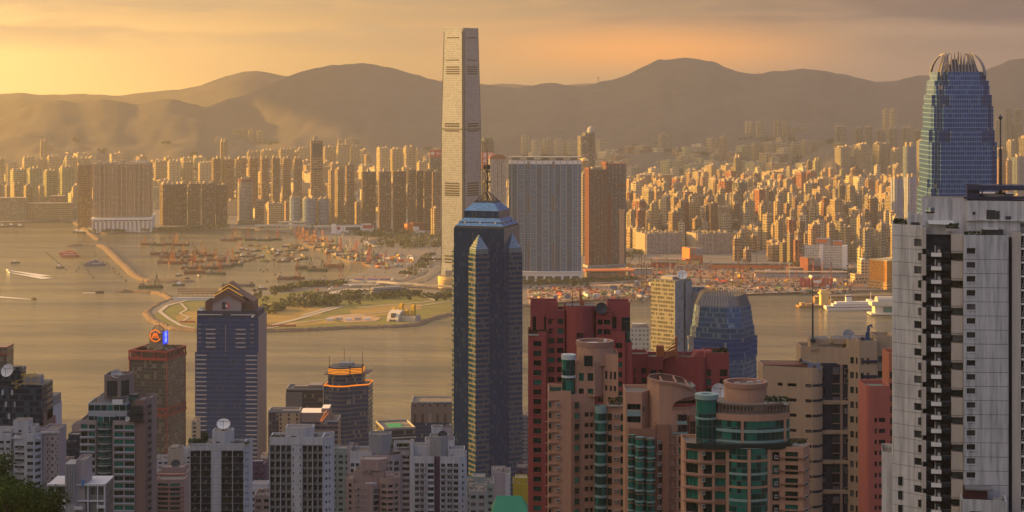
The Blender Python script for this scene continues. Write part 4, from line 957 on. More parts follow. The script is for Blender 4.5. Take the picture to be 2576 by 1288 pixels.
# ---------------------------------------------------------------- weathered white tower at the right edge
MWALLW = M('weathered_white', (.50, .49, .485), .85, var=.14, scale=.25, streak=.42); MWALLB = M('weathered_beige', (.48, .42, .36), .85, var=.12, scale=.3, streak=.15); MNAVY = M('navy_tile', (.022, .026, .045), .55, var=.25, scale=.4)
MJOINT = M('joint_line', (.10, .10, .10), .9)
def white_tower():
 f = FB('white_tower', 'weathered white high-rise at right edge with dark recess of small white balconies', 'tower', 420, 2400, rz=radians(-10.5), seed=4)
 c0, s0 = cos(radians(-10.5)), sin(radians(-10.5)); wp = lambda xv, y: (UX(2400, 420)+f.x(xv)*c0-y*s0, 420+f.x(xv)*s0+y*c0)
 top = [MWALLW, MROOF]; zl = 0.0; fl = 34.6
 # left wing: alternate wide and narrow windows against its right end
 P = f.P([(2249, 4), (2322, 0), (2322, 14), (2249, 16)])
 rows = [(f.z(603+fl*k)-1.6, f.z(603+fl*k)) for k in range(21)]
 b = MB(); n = 0
 f.wall(P, zl, f.z(578), top, {0: ([(.72, .985)], rows[0::2], dict(nx=4, frame=MFRD))}, parapet=.8)
 for k, (v0, v1) in enumerate(rows[1::2]): f.window((f.x(2316.5), .2, v0), 0.0, f.px(10), 1.6, -.05, nx=2, frame=MFRD)
 f.prism('wing_wall', f.P([(2222, 6), (2249, 4.6), (2249, 16), (2222, 16)]), zl, f.z(1168), top, 1.0)
 for k in range(5): f.window((f.x(2272), 2.9, f.z(1210+36*k)-1.9), -.05, f.px(19), 1.9, -.2, nx=3, frame=MFRD)
 # two-storey hung panels either side of the recess
 b = MB()
 for k in range(12): b.box(f.x(2320), -1.0, f.z(574+67*k+52), f.x(2331), .6, f.z(574+67*k), 0, 0, True)
 f.parts('hung_panel', b, [MWALLB])
 f.prism('recess_wall', f.P([(2320, 3.2), (2424, 3.2), (2424, 14), (2320, 14)]), zl, f.z(572), [MNAVY, MROOF])
 b = MB()
 for k in range(21):
  z = f.z(630+fl*k); b.box(f.x(2331), -.2, z-.15, f.x(2393), 3.2, z, 0, 0, True)
 f.parts('floor_slab', b, [MNAVY])
 def railing():
  b = MB(); w = f.px(20); b.box(-w/2, 0, 0, w/2, .08, 1.0, 0, 0, True); b.box(-w/2, -.03, 1.0, w/2, .1, 1.06, 1, 1, True); return b
 def balcony():
  b = MB(); w = f.px(25); b.box(-w/2, -.9, 0, w/2, 1.2, .75, 0, 0, True); b.box(-w*.1, 0, .75, w*.45, 1.0, 2.2, 1, 1); b.box(-w*.1-.05, -.03, .9, -w*.1+.03, 1.0, 2.3, 0, 0); b.box(w*.15, -.04, .8, w*.4, 0, 1.5, 2, 2); return b
 for k in range(20):
  y = 645+fl*k*.985
  f.box_part('balcony', 'bal', balcony, [MWHITE, MFRD, MAC], (f.x(2356), -.5, f.z(y)))
  for xx in (2340, 2382): f.box_part('railing', 'rail', railing, [M('smoked_glass', (.02, .028, .04), .2), MFRAME], (f.x(xx), -.15, f.z(y-10)-1.0))
  f.window((f.x(2336), 3.1, f.z(y-4)-1), 0, f.px(9), 1.9, -.1, nx=1, frame=MFRD); f.window((f.x(2380), 3.1, f.z(y-4)-1), 0, f.px(16), 1.9, -.1, nx=2, frame=MFRD)
 b = MB()
 for k in range(12): b.box(f.x(2393), -1.6, f.z(587+68.5*k+48), f.x(2421), 2, f.z(587+68.5*k), 0, 0, True); b.box(f.x(2393), -1.7, f.z(587+68.5*k+44), f.x(2421), 2, f.z(587+68.5*k+43), 1, 1, True)
 f.parts('hung_panel', b, [MWALLB, MJOINT])
 for k in range(12): f.window((f.x(2408), -.2, f.z(587+68.5*k+66)), 0, f.px(25), 1.5, -.3, nx=3, frame=MFRD)
 # broad blank right face with one column of windows
 P = f.P([(2422, -2.5), (2532, -1.5), (2532, 12), (2422, 12)])
 f.wall(P, zl, f.z(597), top, {0: ([(.07, .265)], [(f.z(621+35*k)-1.25, f.z(621+35*k)) for k in range(17)], dict(nx=4, frame=MFRD, sill=.15, sillm=MWALLW))}, parapet=.7)
 b = MB()
 for k in range(21):
  z = f.z(650+35.2*k); b.face([(f.x(2422)-.0, -2.53, z), (f.x(2532), -1.53, z), (f.x(2532), -1.53, z+.10), (f.x(2422), -2.53, z+.10)]); z = f.z(596+34.4*k) if k else f.z(598)
  b.face([(f.x(2249), 3.97, z), (f.x(2322), -.03, z), (f.x(2322), -.03, z+.09), (f.x(2249), 3.97, z+.09)])
 f.parts('panel_joint', b, [MJOINT])
 f.prism('blind_strip', f.P([(2532, 1.5), (2542, 1.5), (2542, 12), (2532, 12)]), zl, f.z(597), [MNAVY, MROOF])
 f.prism('wall', f.P([(2541.5, -.5), (2563, -.5), (2563, 12), (2541.5, 12)]), zl, f.z(580), [MWALLB, MROOF])
 f.prism('wall', f.P([(2563, 1), (2640, 1), (2640, 12), (2563, 12)]), zl, f.z(560), [MNAVY, MROOF])
 b = MB()
 for k in range(21): z = f.z(586+34.6*k); b.box(f.x(2564), -.4, z-.35, f.x(2640), 1, z, 0, 0, True)
 f.parts('white_slab_edge', b, [MWHITE])
 for k in range(20):
  f.window((f.x(2590), .9, f.z(612+34.6*k)-.2), 0, f.px(40), 1.7, -.1, nx=4, frame=MFRW)
  f.unit((f.x(2572), .6, f.z(615+34.6*k)), 0)
 # lower terrace block
 P = f.P([(2413, -8), (2524, -8), (2524, -2), (2413, -2)]); f.wall(P, zl, f.z(1246), top, {0: ([(.2, .46, dict(nx=3)), (.65, .83)], [(f.z(1292), f.z(1264))], dict(frame=MFRD))}, parapet=.9)
 b = MB(); b.box(f.x(2420), -6, f.z(1240), f.x(2478), -2.6, f.z(1214)); b.box(f.x(2424), -6.6, f.z(1216), f.x(2490), -2.6, f.z(1212), 1, 1, True)
 for k in range(2): b.cbox(f.x(2497+11*k), -5, f.z(1246), .9, .6, .9, 2)
 f.part('awning', b, [M('maroon_tarp', (.05, .012, .016), .8), MFRAME, MAC])
 # penthouse storeys and roof
 b = MB(); z0, z1 = f.z(597), f.z(500); xs = (2322, 2331, 2353, 2433)
 for (xa, xb, ya, yb) in ((2322, 2331, 500, 592), (2353, 2433, 500, 592), (2331, 2353, 500, 524), (2331, 2353, 539, 592)): b.box(f.x(xa), 2, f.z(yb), f.x(xb), 8, f.z(ya), 0, 1, True)
 b.box(f.x(2433), 1, f.z(596), f.x(2640), 10, f.z(505), 0, 1); b.box(f.x(2428), .4, f.z(555), f.x(2600), 1.2, f.z(552), 0, 0, True)
 f.part('penthouse', b, [MWALLW, MROOF])
 b = MB(); b.box(f.x(2330), 2.6, f.z(541), f.x(2354), 3, f.z(538.5)); f.part('brick_sill', b, [M('brick', (.20, .09, .05), .9)])
 f.prism('side_block', f.P([(2287, 3), (2322, 3), (2322, 9), (2287, 9)]), f.z(580), f.z(549), [MWALLW, MROOF], .4)
 b = MB(); b.box(f.x(2294), 2.9, f.z(578), f.x(2316), 3, f.z(563)); b.box(f.x(2480), .88, f.z(551), f.x(2502), 1, f.z(528)); b.box(f.x(2503), .85, f.z(551), f.x(2512), 1, f.z(530)); b.box(f.x(2446), .9, f.z(540), f.x(2453), 1, f.z(533)); b.box(f.x(2526), .9, f.z(551), f.x(2540), 1, f.z(543)); b.box(f.x(2468), -.2, f.z(597), f.x(2520), 1, f.z(576)); f.parts('opening', b, [MFRD])
 b = MB(); b.box(f.x(2471), -.6, f.z(576), f.x(2508), 1, f.z(572)); b.face([(f.x(2338), 0, f.z(564)), (f.x(2404), 0, f.z(566)), (f.x(2398), 2, f.z(556)), (f.x(2334), 2, f.z(556))]); f.parts('lean_to_roof', b, [MFRW])
 b = MB(); b.box(f.x(2433), 2, f.z(504), f.x(2464), 5, f.z(466)); b.box(f.x(2433), 1, f.z(478), f.x(2640), 6, f.z(466), 0, 0, True); b.beam((f.x(2466), 3, f.z(498)), (f.x(2474), 3, f.z(478)), .25); b.box(f.x(2425), 1.5, f.z(501), f.x(2610), 6, f.z(496)); f.part('roof_gantry', b, [M('navy_metal', (.03, .035, .075), .6)])
 b = MB(); b.tube((f.x(2500), 8, f.z(505)), (f.x(2500), 8, f.z(490)), 4.5, 20); f.part('roof_tank', b, [MWALLB])
 f.done()
 mast('tapered_mast', 'tall dark tapered mast with ball top beside the tapering blue skyscraper', (*wp(2517, 5), UZ(495, 426)), (495-300)*426/F, .38, MDARK, True)
 roof_plants('dark potted shrubs on the left parapet of the weathered white tower', *wp(2268, 4.6), UZ(577, 422), 2.6, 1.5, 1.6, 260, s=.22)
 roof_plants('low planting along the penthouse terrace of the weathered white tower', *wp(2450, -1.6), UZ(597, 419), 4.5, .8, 1.1, 200, s=.2)
 roof_plants('small palm tuft on the middle ledge of the weathered white tower', *wp(2396, -.9), UZ(580, 420), 2.6, .8, 1.2, 90, s=.3)
white_tower()
# ---------------------------------------------------------------- beige towers at the right
MBEIGE = M('beige_render', (.40, .285, .18), .85, var=.08, scale=.3, streak=.10); MBEIGED = M('beige_render_dark', (.27, .185, .13), .85, var=.1, scale=.3, streak=.12)
def arc(cx, cy, r, a0, a1, n): return [(cx+r*cos(radians(a0+(a1-a0)*i/n)), cy+r*sin(radians(a0+(a1-a0)*i/n))) for i in range(n+1)]
def beige_tower():
 f = FB('beige_tower', 'beige high-rise with dark bands round its curved corner, mast and roof dishes', 'tower', 590, 2100, seed=9)
 mt = [MBEIGE, MROOF]; X = f.x; fl = 24.8*1.22
 # left wing with rounded right corner
 P = [(X(1921), 2), (X(2040), -3)] + [(X(2040)+(f.px(30))*sin(radians(a)), -3+f.px(30)*(1-cos(radians(a)))) for a in range(15, 91, 15)] + [(X(2070), 12), (X(1921), 14)]
 rows = [(f.z(963+38*k)-1.0, f.z(963+38*k)) for k in range(10)]
 f.wall(P, 0, f.z(932), mt, {0: ([(.30, .40, dict(nx=2)), (.50, .68, dict(nx=3)), (.86, .985, dict(nx=3))], rows, dict(frame=MFRD))}, parapet=1.2)
 b = MB()
 for k in range(10):
  z = f.z(963+38*k)-.75; Q = P[1:9];
  for a, c in zip(Q, Q[1:]):
   o = .06; b.face([(a[0]+o*.5, a[1]-o, z), (c[0]+o*.5, c[1]-o, z), (c[0]+o*.5, c[1]-o, z+.75), (a[0]+o*.5, a[1]-o, z+.75)])
 f.part('dark_bands', b, [MNAVY])
 b = MB()
 for k in range(28): x = X(1925)+(X(2060)-X(1925))*k/27; b.tube((x, 2-k*.16, f.z(932)+1.2), (x, 2-k*.16, f.z(932)+2), .05, 4)
 b.box(X(1925), 3, f.z(932), X(2056), 9, f.z(932)+1.3); f.part('roof_railing', b, [M('rust_steel', (.16, .07, .045), .8)])
 # navy middle with cross beams every third floor
 b = MB(); P = f.P([(2070, 1.2), (2134, 1.2), (2134, 13), (2070, 13)]); b.prism(P, 0, f.z(915), 0, 1); f.part('navy_wall', b, [MNAVY, MROOF])
 f.prism('wall', f.P([(2019, 4), (2140, .2), (2140, 13), (2019, 13)]), f.z(918), f.z(884), mt, 1.0)
 b = MB()
 for k in range(6): b.box(X(2070), .4, f.z(1018+75*k), X(2134), 1.3, f.z(1008+75*k), 0, 0, True)
 f.parts('cross_beam', b, [MBEIGE])
 b = MB(); b.box(X(2114), .6, 0, X(2121), 1.3, f.z(918)); f.part('pilaster', b, [MBEIGED])
 for k in range(17):
  y = 925+25*k
  if k % 3 == 3: continue
  f.window((X(2104), .9, f.z(y+15)), 0, f.px(17), 1.9, -.02, nx=3, frame=MFRD, glass=GS_MIX, sill=.5, sillm=MBEIGED); f.window((X(2074), .9, f.z(y+15)), 0, f.px(6), 1.5, -.02, nx=1, frame=MFRD)
  if k % 3 != 2: f.window((X(2130), .5, f.z(y+16)), 0, f.px(9), 1.7, -.02, nx=1, frame=MBEIGE, glass=GS_MIX)
 # right part: three shallow curved bays
 for j, (x0, x1, tp, ya, rz0) in enumerate(((2134, 2158, 866, -.3, .2), (2158, 2204, 866, -2.2, 0), (2204, 2252, 858, 1.5, 0))):
  P = f.P([(x0, ya+(.8 if j == 0 else 0)), (x1, ya-(1.2 if j == 0 else -.5 if j == 1 else 0)), (x1, 12), (x0, 12)])
  cols = {0: [(.2, .55), (.72, .9)], 1: [(.1, .26, dict(nx=1)), (.42, .56, dict(nx=2))], 2: [(.15, .38), (.5, .62)]}[j]
  rows = [(f.z(898+37.2*k)-2.0, f.z(898+37.2*k)) for k in range(11)]
  f.wall(P, 0, f.z(tp), mt, {0: (cols, rows, dict(frame=MFRD, glass=GS_MIX))}, parapet=1.3)
 b = MB()
 for k in range(11): z = f.z(910+37.2*k); b.box(X(2168), -2.35, z, X(2204), 0, z+.75, 0, 0, True)
 f.part('dark_bands', b, [MNAVY])
 b = MB()
 for k in range(3): b.box(X(2045+58*k), 3+k, f.z(870), X(2092+58*k), 11, f.z(857), 0, 1)
 b.box(X(2042), 2.4, f.z(884), X(2062), 8, f.z(853), 0, 1); f.part('roof_wall', b, mt)
 f.done(); d = 590
 mast('lightning_mast', 'tall thin dark mast on the left corner of the beige high-rise roof', (UX(2044.5, 592), 592, UZ(860, 592)), (860-704)*592/F, .3)
 dish('satellite_dish', 'pale mesh dish on the beige roof beside the blue hoist', f.px(17)*1.0, (UX(2134, 596), 596, UZ(862, 596)), .3, 62, M('mesh_grey', (.34, .32, .30), .7))
 dish('satellite_dish', 'small dish seen edge-on at right of the blue hoist', f.px(11), (UX(2207, 597), 597, UZ(866, 597)), -1.2, 80, M('mesh_grey', (.3, .3, .3)))
 def hoist(label, x, y, z, s, flip, m):
  t = thing('window_hoist', label, 'hoist', (UX(x, y), y, z))
  b = MB(); b.cbox(0, 0, 0, s*1.6, s*1.2, s*.5); b.cbox(0, 0, s*.5, s*.7, s*.8, s*1.3); b.obj('body', m, t)
  b = MB(); b.tube((0, 0, s*1.2), (flip*s*.25, 0, s*3.0), .28*s, 8); b.tube((flip*s*.25, 0, s*3.0), (flip*s*.75, 0, s*3.2), .18*s, 6); b.tube((flip*s*.75, 0, s*3.2), (flip*s*.85, 0, s*2.7), .12*s, 6); b.obj('jib', m, t)
  b = MB(); b.cbox(-flip*s*.9, 0, s*.3, s*.6, s*.9, s*.7); b.obj('counterweight', MDARK, t)
 hoist('blue roof hoist with hooked neck between two dishes on beige roof', 2182, 595, UZ(862, 595), 1.7, 1, M('hoist_blue', (.03, .07, .14), .5))
 t = thing('window_hoist', 'grey cradle crane lying along the railing of the rounded beige roof', 'hoist', (UX(2040, 588), 588, UZ(930, 588)))
 b = MB(); b.tube((-2.9, 0, 2.6), (2.2, 0, 1.2), .42, 4); b.cbox(2.2, 0, 0, 1.3, 1.1, 2.1); b.cbox(-.2, 0, .6, 1.4, 1, 1.0); b.obj('beam', M('hoist_grey', (.16, .19, .25), .6), t)
 b = MB(); b.cbox(-3.1, 0, 2.3, .8, .8, .9); b.tube((-3.3, 0, 3.2), (-2.6, 0, 3.6), .15, 5); b.obj('cradle_head', MDARK, t)
 # pink-red towers squeezed between the beige and the white
 MPINK = M('salmon_render', (.38, .11, .085), .8, var=.1, scale=.3, streak=.1)
 f = FB('salmon_tower', 'salmon pink tower with rounded left corner between beige and white towers', 'tower', 540, 2208, seed=2)
 P = [(f.x(2179)+f.px(14)*(1-cos(radians(a))), 2-f.px(14)*sin(radians(a))) for a in range(0, 91, 15)]+f.P([(2240, .4), (2240, 12), (2179, 12)])
 rows = [(f.z(1052+27.6*k)-1.25, f.z(1052+27.6*k)) for k in range(10)]
 n = len(P); P0 = P[::1]
 f.wall(P0, 0, f.z(982), [MPINK, M('roof_green', (.16, .19, .13), .9)], {6: ([(.17, .30, dict(nx=1)), (.40, .74, dict(nx=3))], rows, dict(frame=MFRD))}, parapet=1.2)
 b = MB(); b.box(f.x(2197), 3, f.z(982), f.x(2200), 10, f.z(979)); b.box(f.x(2210), 5, f.z(982), f.x(2216), 6, f.z(979)); f.part('roof_kerb', b, [MPINK])
 f.done()
 f = FB('salmon_tower', 'narrow orange red sliver of a tower against the white tower', 'tower', 560, 2244, seed=3)
 f.wall(f.P([(2236, 0), (2262, 0), (2262, 10), (2236, 10)]), 0, f.z(898), [M('orange_render', (.44, .15, .08), .8, var=.1, streak=.1), MROOF], {0: ([(.08, .36, dict(nx=1))], [(f.z(935+29*k)-2, f.z(935+29*k)) for k in range(14)], dict(frame=MFRD))})
 f.done()
beige_tower()
# ---------------------------------------------------------------- red towers
MREDR = M('dusky_red_render', (.265, .056, .052), .85, var=.09, scale=.3, streak=.12)
MGREENROOF = M('roof_green', (.16, .19, .13), .9)
def red_towers():
 d = 600; f = FB('red_tower', 'dusky red high-rise with drum top and dish, left of the two red towers', 'tower', d, 1460, seed=11)
 mt = [MREDR, MGREENROOF]; X = f.x; fl = 24.4
 def rw(y0, n=22, h=1.7): return [(f.z(y0+fl*k)-h, f.z(y0+fl*k)) for k in range(n)]
 o = dict(frame=MFRD, glass=GS_GREEN, nx=2)
 f.wall(f.P([(1329, 1.5), (1374, .5), (1374, 12), (1329, 12)]), 0, f.z(843), mt, {0: ([(.28, .72)], rw(859, 20), dict(o, sill=.25, sillm=MREDR))}, parapet=1.0)
 f.wall(f.P([(1335, 3), (1404, 2.4), (1404, 12), (1335, 12)]), f.z(843), f.z(770), mt, {0: ([(.08, .2), (.50, .74)], [(f.z(842), f.z(799))], dict(o, nx=2, ny=3))}, parapet=1.0)
 f.wall(f.P([(1374, 1.8), (1421, 2.4), (1421, 12), (1374, 12)]), 0, f.z(789), mt, {0: ([(.12, .45), (.60, .94)], rw(804, 21), o)}, parapet=.8)
 P = [(X(1460)+f.px(40)*cos(radians(a)), 6+6.5*sin(radians(a))) for a in range(180, 361, 12)]+f.P([(1500, 12), (1420, 12)])
 f.wall(P, 0, f.z(783), mt, {}, parapet=1.2)
 for k in range(5): f.window((X(1459), -.5, f.z(860+86*k)), 0, f.px(19), f.px(24), -.05, nx=2, ny=2, frame=MREDR, glass=[G_DARK])
 f.wall(f.P([(1500, 2.4), (1540, 1.6), (1540, 12), (1500, 12)]), 0, f.z(792), mt, {0: ([(.10, .40), (.48, .90)], rw(806, 20, 1.6), o)}, parapet=.8)
 f.wall(f.P([(1530, 3), (1586, 2), (1586, 12), (1530, 12)]), f.z(845), f.z(771), mt, {0: ([(.19, .40)], [(f.z(829), f.z(800))], dict(o, ny=2))}, parapet=1.0)
 f.wall(f.P([(1539, 1), (1573, .5), (1573, 12), (1539, 12)]), 0, f.z(845), mt, {0: ([(.28, .78)], rw(863, 19), o)}, parapet=1.2)
 f.prism('glass_corner', f.P([(1565, 1.9), (1586, 1.6), (1586, 3), (1565, 3)]), 0, f.z(800), [FM('dark_green_glazing', (.03, .04, .04), (.01, .02, .022), 1.4, 3.0, (.04, .96), (.06, .96), cur=.25, curc=(.04, .09, .08), tint=0), MROOF])
 f.wall(f.P([(1573, 1.2), (1590, 1.0), (1590, 12), (1573, 12)]), 0, f.z(868), mt, {}, parapet=.6)
 b = MB(); b.box(X(1425), 3, f.z(783), X(1498), 9, f.z(772), 0, 1);
 for k in range(7): b.beam((X(1428+10*k), 2.6, f.z(778)), (X(1432+10*k), 4, f.z(765)), .12, 2)
 f.part('roof_house', b, [MREDR, MROOF, MFRAME])
 f.done()
 t = thing('spike_sculpture', 'rust orange leaning spike on the roof of the left red tower', 'sculpture', (UX(1464, 604), 604, UZ(775, 604)))
 b = MB(); s = f.px(1); b.prism([(-6*s, 0), (6*s, 0), (6*s, 1), (-6*s, 1)], 0, 45*s, 0, 0, False, [(-6*s, 0), (-3*s, 0), (-3*s, .6), (-6*s, .6)]); b.obj('blade', M('rust_orange', (.36, .12, .045), .7, streak=.2), t)
 b = MB(); b.prism([(2*s, -.2), (10*s, -.2), (10*s, .8), (2*s, .8)], 0, 16*s, 0, 0, False, [(2*s, -.2), (4*s, -.2), (4*s, .4), (2*s, .4)]); b.obj('fin', M('rust_orange', (0, 0, 0)), t)
 dish('satellite_dish', 'black mesh dish standing on the left red tower roof', f.px(15), (UX(1513, 602), 602, UZ(791, 602)), 0, 66, M('mesh_black', (.03, .03, .035), .6))
 mast('radio_mast', 'thin mast at left of the spike on the red tower', (UX(1440, 603), 603, UZ(785, 603)), 72*603/F, .12)
 roof_plants('green shrubs on the left shoulder terrace of the red tower', UX(1352, 602), 601.6, UZ(843, 602), 5.4, 1.3, 1.3, 300, s=.25)
 f = FB('red_tower', 'lower dusky red tower with green roof and orange wedge, right of the two', 'tower', 620, 1710, seed=12)
 X = f.x; d = 620
 f.wall(f.P([(1586, 2), (1632, 2), (1632, 12), (1586, 12)]), 0, f.z(900), mt, {0: ([(.22, .30), (.62, .90)], [(f.z(928+24*k)-2, f.z(928+24*k)) for k in range(12)], o)}, parapet=1)
 f.wall(f.P([(1632, 1), (1668, .5), (1668, 12), (1632, 12)]), 0, f.z(906), mt, {0: ([(.12, .56), (.72, .98)], [(f.z(931+24*k)-1.9, f.z(931+24*k)) for k in range(12)], o)}, parapet=1)
 P = f.P([(1660, 4), (1671, 3)])+[(X(1765)+f.px(10)*sin(radians(a)), -1+f.px(10)*(1-cos(radians(a)))) for a in range(0, 91, 18)]+f.P([(1775, 12), (1660, 12)])
 f.wall(P, 0, f.z(908), mt, {}, parapet=1.3)
 f.wall(f.P([(1775, 1), (1834, .2), (1834, 12), (1775, 12)]), 0, f.z(896), mt, {0: ([(.05, .25), (.62, .93)], [(f.z(930+24*k)-2.2, f.z(930+24*k)) for k in range(8)], o)}, parapet=1)
 b = MB(); b.prism(f.P([(1745, 5), (1800, 5), (1800, 10), (1745, 10)]), f.z(908), f.z(890), 0, 0, False, f.P([(1760, 6), (1795, 6), (1795, 10), (1752, 10)])); f.part('roof_house', b, [MREDR])
 b = MB(); rr = random.Random(4)
 for k in range(16): x = rr.uniform(1690, 1755); b.tube((X(x), rr.uniform(3, 9), f.z(906)), (X(x+rr.uniform(-3, 3)), 5, f.z(rr.uniform(886, 900))), .06, 4)
 f.part('roof_pipes', b, [MFRAME]); f.done()
 t = thing('wedge_sculpture', 'orange slatted wedge rising to a point on the right red tower', 'sculpture', (UX(1680, 622), 622, UZ(908, 622)))
 s = f.px(1); b = MB()
 b.prism([(-28*s, 0), (-10*s, -.8), (-10*s, 3), (-28*s, 3)], 0, 38*s, 0, 0)
 for k in range(5): b.face([(-12*s+k*2*s, -1-.1*k, 5*s+k*9*s), (22*s, -.6, 16*s+k*10*s), (22*s, -.6, 24*s+k*9.4*s), (-9*s+k*5*s, -.9, 15*s+k*8*s)])
 b.prism([(20*s, -.7), (24*s, -.5), (24*s, 2.6), (20*s, 2.6)], 0, 61*s, 0, 0); b.obj('slats', M('rust_orange', (0, 0, 0)), t)
 roof_plants('round green shrubs at the right corner of the right red tower roof', UX(1812, 624), 624, UZ(897, 624), 5, 2, 2.4, 260, s=.28)
red_towers()
# ---------------------------------------------------------------- salmon and green glass residential complex
MSALM = M('salmon_beige', (.41, .228, .150), .85, var=.08, scale=.3, streak=.10); MSALMD = M('terracotta_render', (.24, .115, .075), .85, var=.1, streak=.1); MTEAL = M('teal_panel', (.20, .30, .28), .5, var=.1, scale=1); MCOP = M('copper_rim', (.30, .16, .11), .7, var=.1)
def complex_():
 mt = [MSALM, MROOF]; gl = FM('green_glazing', (.05, .07, .065), (.004, .05, .042), 1.15, 2.9, (.05, .95), (.04, .96), cur=.4, curc=(.012, .14, .10), tint=0, rg=.08)
 def drum(f, x0, x1, yc, z0, z1, mats, name, n=24, a0=0, cap=True):
  r = f.px((x1-x0)/2); cx = f.x((x0+x1)/2); b = MB(); b.prism(ngon(n, r, cx, yc), z0, z1, 0, 1 if cap else None); return f.part(name, b, mats), cx, r
 def ringm(b, cx, cy, r0, r1, z0, z1, n=28, m=0, ry=1.0):
  for i in range(n):
   a, c = 2*pi*i/n, 2*pi*(i+1)/n; p = lambda r, t, z: (cx+r*cos(t), cy+r*ry*sin(t), z)
   b.face([p(r1, a, z0), p(r1, c, z0), p(r1, c, z1), p(r1, a, z1)], m); b.face([p(r0, c, z0), p(r0, a, z0), p(r0, a, z1), p(r0, c, z1)], m); b.face([p(r1, a, z1), p(r1, c, z1), p(r0, c, z1), p(r0, a, z1)], m); b.face([p(r0, a, z0), p(r0, c, z0), p(r1, c, z0), p(r1, a, z0)], m)
 # --- left tower
 d = 545; f = FB('salmon_complex_tower', 'left salmon tower of the complex with round tank and green glass turret', 'tower', d, 1480, seed=21); X = f.x; fl = 26.9
 def rw(y0, n=11, h=1.9): return [(f.z(y0+fl*k)-h, f.z(y0+fl*k)) for k in range(n)]
 og = dict(frame=MFRD, glass=GS_GREEN, nx=2)
 f.wall(f.P([(1380, 1), (1437, 0), (1437, 12), (1380, 14)]), 0, f.z(993), mt, {}, parapet=1.0)
 for k in range(11):
  y = 1008+fl*k
  f.box_part('sun_shade', 'shade', lambda: (lambda b: (b.box(-.2, -.55, 0, f.px(34), .1, .14, 0, 0, True), b)[1])(MB()), [MCOP], (X(1373), .7, f.z(y)), 0)
  f.unit((X(1404), .4, f.z(y+12)), 0, .95, .6, .6); f.window((X(1383), .7, f.z(y+17)), 0, f.px(6), 1.4, -.05, nx=1, **{k_: og[k_] for k_ in ('frame', 'glass')})
 f.wall(f.P([(1437, .2), (1498, 2.6), (1498, 14), (1437, 12)]), 0, f.z(1000), mt, {0: ([(.30, .34, dict(nx=1)), (.56, .74, dict(nx=2)), (.79, .93, dict(nx=2))], rw(1040, 10, 1.25), dict(frame=MFRD, glass=GS_MIX+[G_LIT] if False else GS_MIX))}, parapet=.8)
 for k in range(11):
  def bay():
   b = MB(); w = f.px(10); b.box(-w/2, -.8, .2, w/2, .3, 1.9, 1, 1); b.box(-w/2-.1, -.9, -.15, w/2+.1, .3, .2, 0, 0, True); b.box(-w/2-.1, -.9, 1.9, w/2+.1, .3, 2.05, 0, 0, True)
   for x in (-w/2, 0, w/2): b.box(x-.05, -.84, .2, x+.05, -.78, 1.9, 2, 2)
   return b
  f.box_part('bay_window', f'bay{k%3}', bay, [MSALMD, (G_GREEN, G_GREEN2, G_GREEN0)[k % 3], MFRD], (X(1450), .8, f.z(1029+fl*k)), .15)
 # glass cylinder stack
 cx, r = X(1512), f.px(15); b = MB(); b.prism(ngon(18, r, cx, 1.2), 0, f.z(1032), 0, 1); f.part('bay_glazing', b, [gl, MTEAL])
 b = MB()
 for k in range(11): ringm(b, cx, 1.2, r*.6, r*1.10, f.z(1064+fl*k), f.z(1058+fl*k), 18)
 f.parts('bay_ring', b, [MTEAL])
 b = MB(); ringm(b, cx, 1.2, r*.95, r*1.06, f.z(1040), f.z(1022), 18); f.part('turret_rail', b, [MTEAL])
 f.wall(f.P([(1524, 1.2), (1572, .2), (1572, 13), (1524, 13)]), 0, f.z(1022), mt, {0: ([(.10, .32), (.78, .97, dict(nx=1))], rw(1042, 11, 2.0), og)}, parapet=.9)
 for k in range(10):
  for xx in (1547, 1554): f.unit((X(xx), .55, f.z(1049+fl*k)), 0, .75, .6, .5)
 # upper penthouse and tank
 f.wall(f.P([(1449, 2), (1497, 1.6), (1520, 4.5), (1520, 13), (1449, 13)]), f.z(1000), f.z(919), mt, {0: ([(.16, .42, dict(nx=2)), (.62, .92, dict(nx=2, ny=2))], [(f.z(1000)-.0+.5, f.z(980)), (f.z(961), f.z(941))], og)}, parapet=.6)
 f.wall(f.P([(1519, 4), (1556, 1.5), (1556, 13), (1519, 13)]), f.z(1022), f.z(900), mt, {0: ([(.12, .28, dict(nx=1)), (.44, .58, dict(nx=1)), (.70, .86, dict(nx=1))], [(f.z(988), f.z(974)), (f.z(958), f.z(938))], og)}, parapet=.6)
 o, cx, r = drum(f, 1453, 1546, 8, f.z(925), f.z(874), [MSALM, MROOF], 'roof_tank')
 b = MB(); ringm(b, cx, 8, r*.86, r*1.04, f.z(878), f.z(866)); f.part('tank_rim', b, [MCOP])
 f.window((X(1480), -.25, f.z(921)), 0, f.px(22), f.px(27), -.12, nx=3, ny=4, frame=MFRD, glass=[G_GREEN0])
 b = MB(); b.cbox(cx-1, 7, f.z(874), 3.4, 1.2, .5); b.cbox(cx+3, 8, f.z(874), .9, .9, 1.1); f.part('roof_plant_boxes', b, [MWHITE])
 cx, r = X(1431), f.px(17); b = MB(); b.prism(ngon(20, r, cx, 2.2), f.z(997), f.z(905), 0, 1); f.part('turret_glazing', b, [gl, MTEAL])
 b = MB(); ringm(b, cx, 2.2, r*.4, r*1.1, f.z(906), f.z(894), 20); ringm(b, cx, 2.2, r*.7, r*1.06, f.z(952), f.z(946), 20); f.part('turret_rim', b, [M('teal_white', (.45, .50, .48), .5)])
 b = MB(); b.box(X(1383), .6, f.z(993)+1, X(1412), .7, f.z(993)+2); b.box(X(1383), .6, f.z(993)+1, X(1384), 8, f.z(993)+2); f.part('terrace_rail', b, [M('rail_green', (.03, .09, .07), .3)])
 f.done()
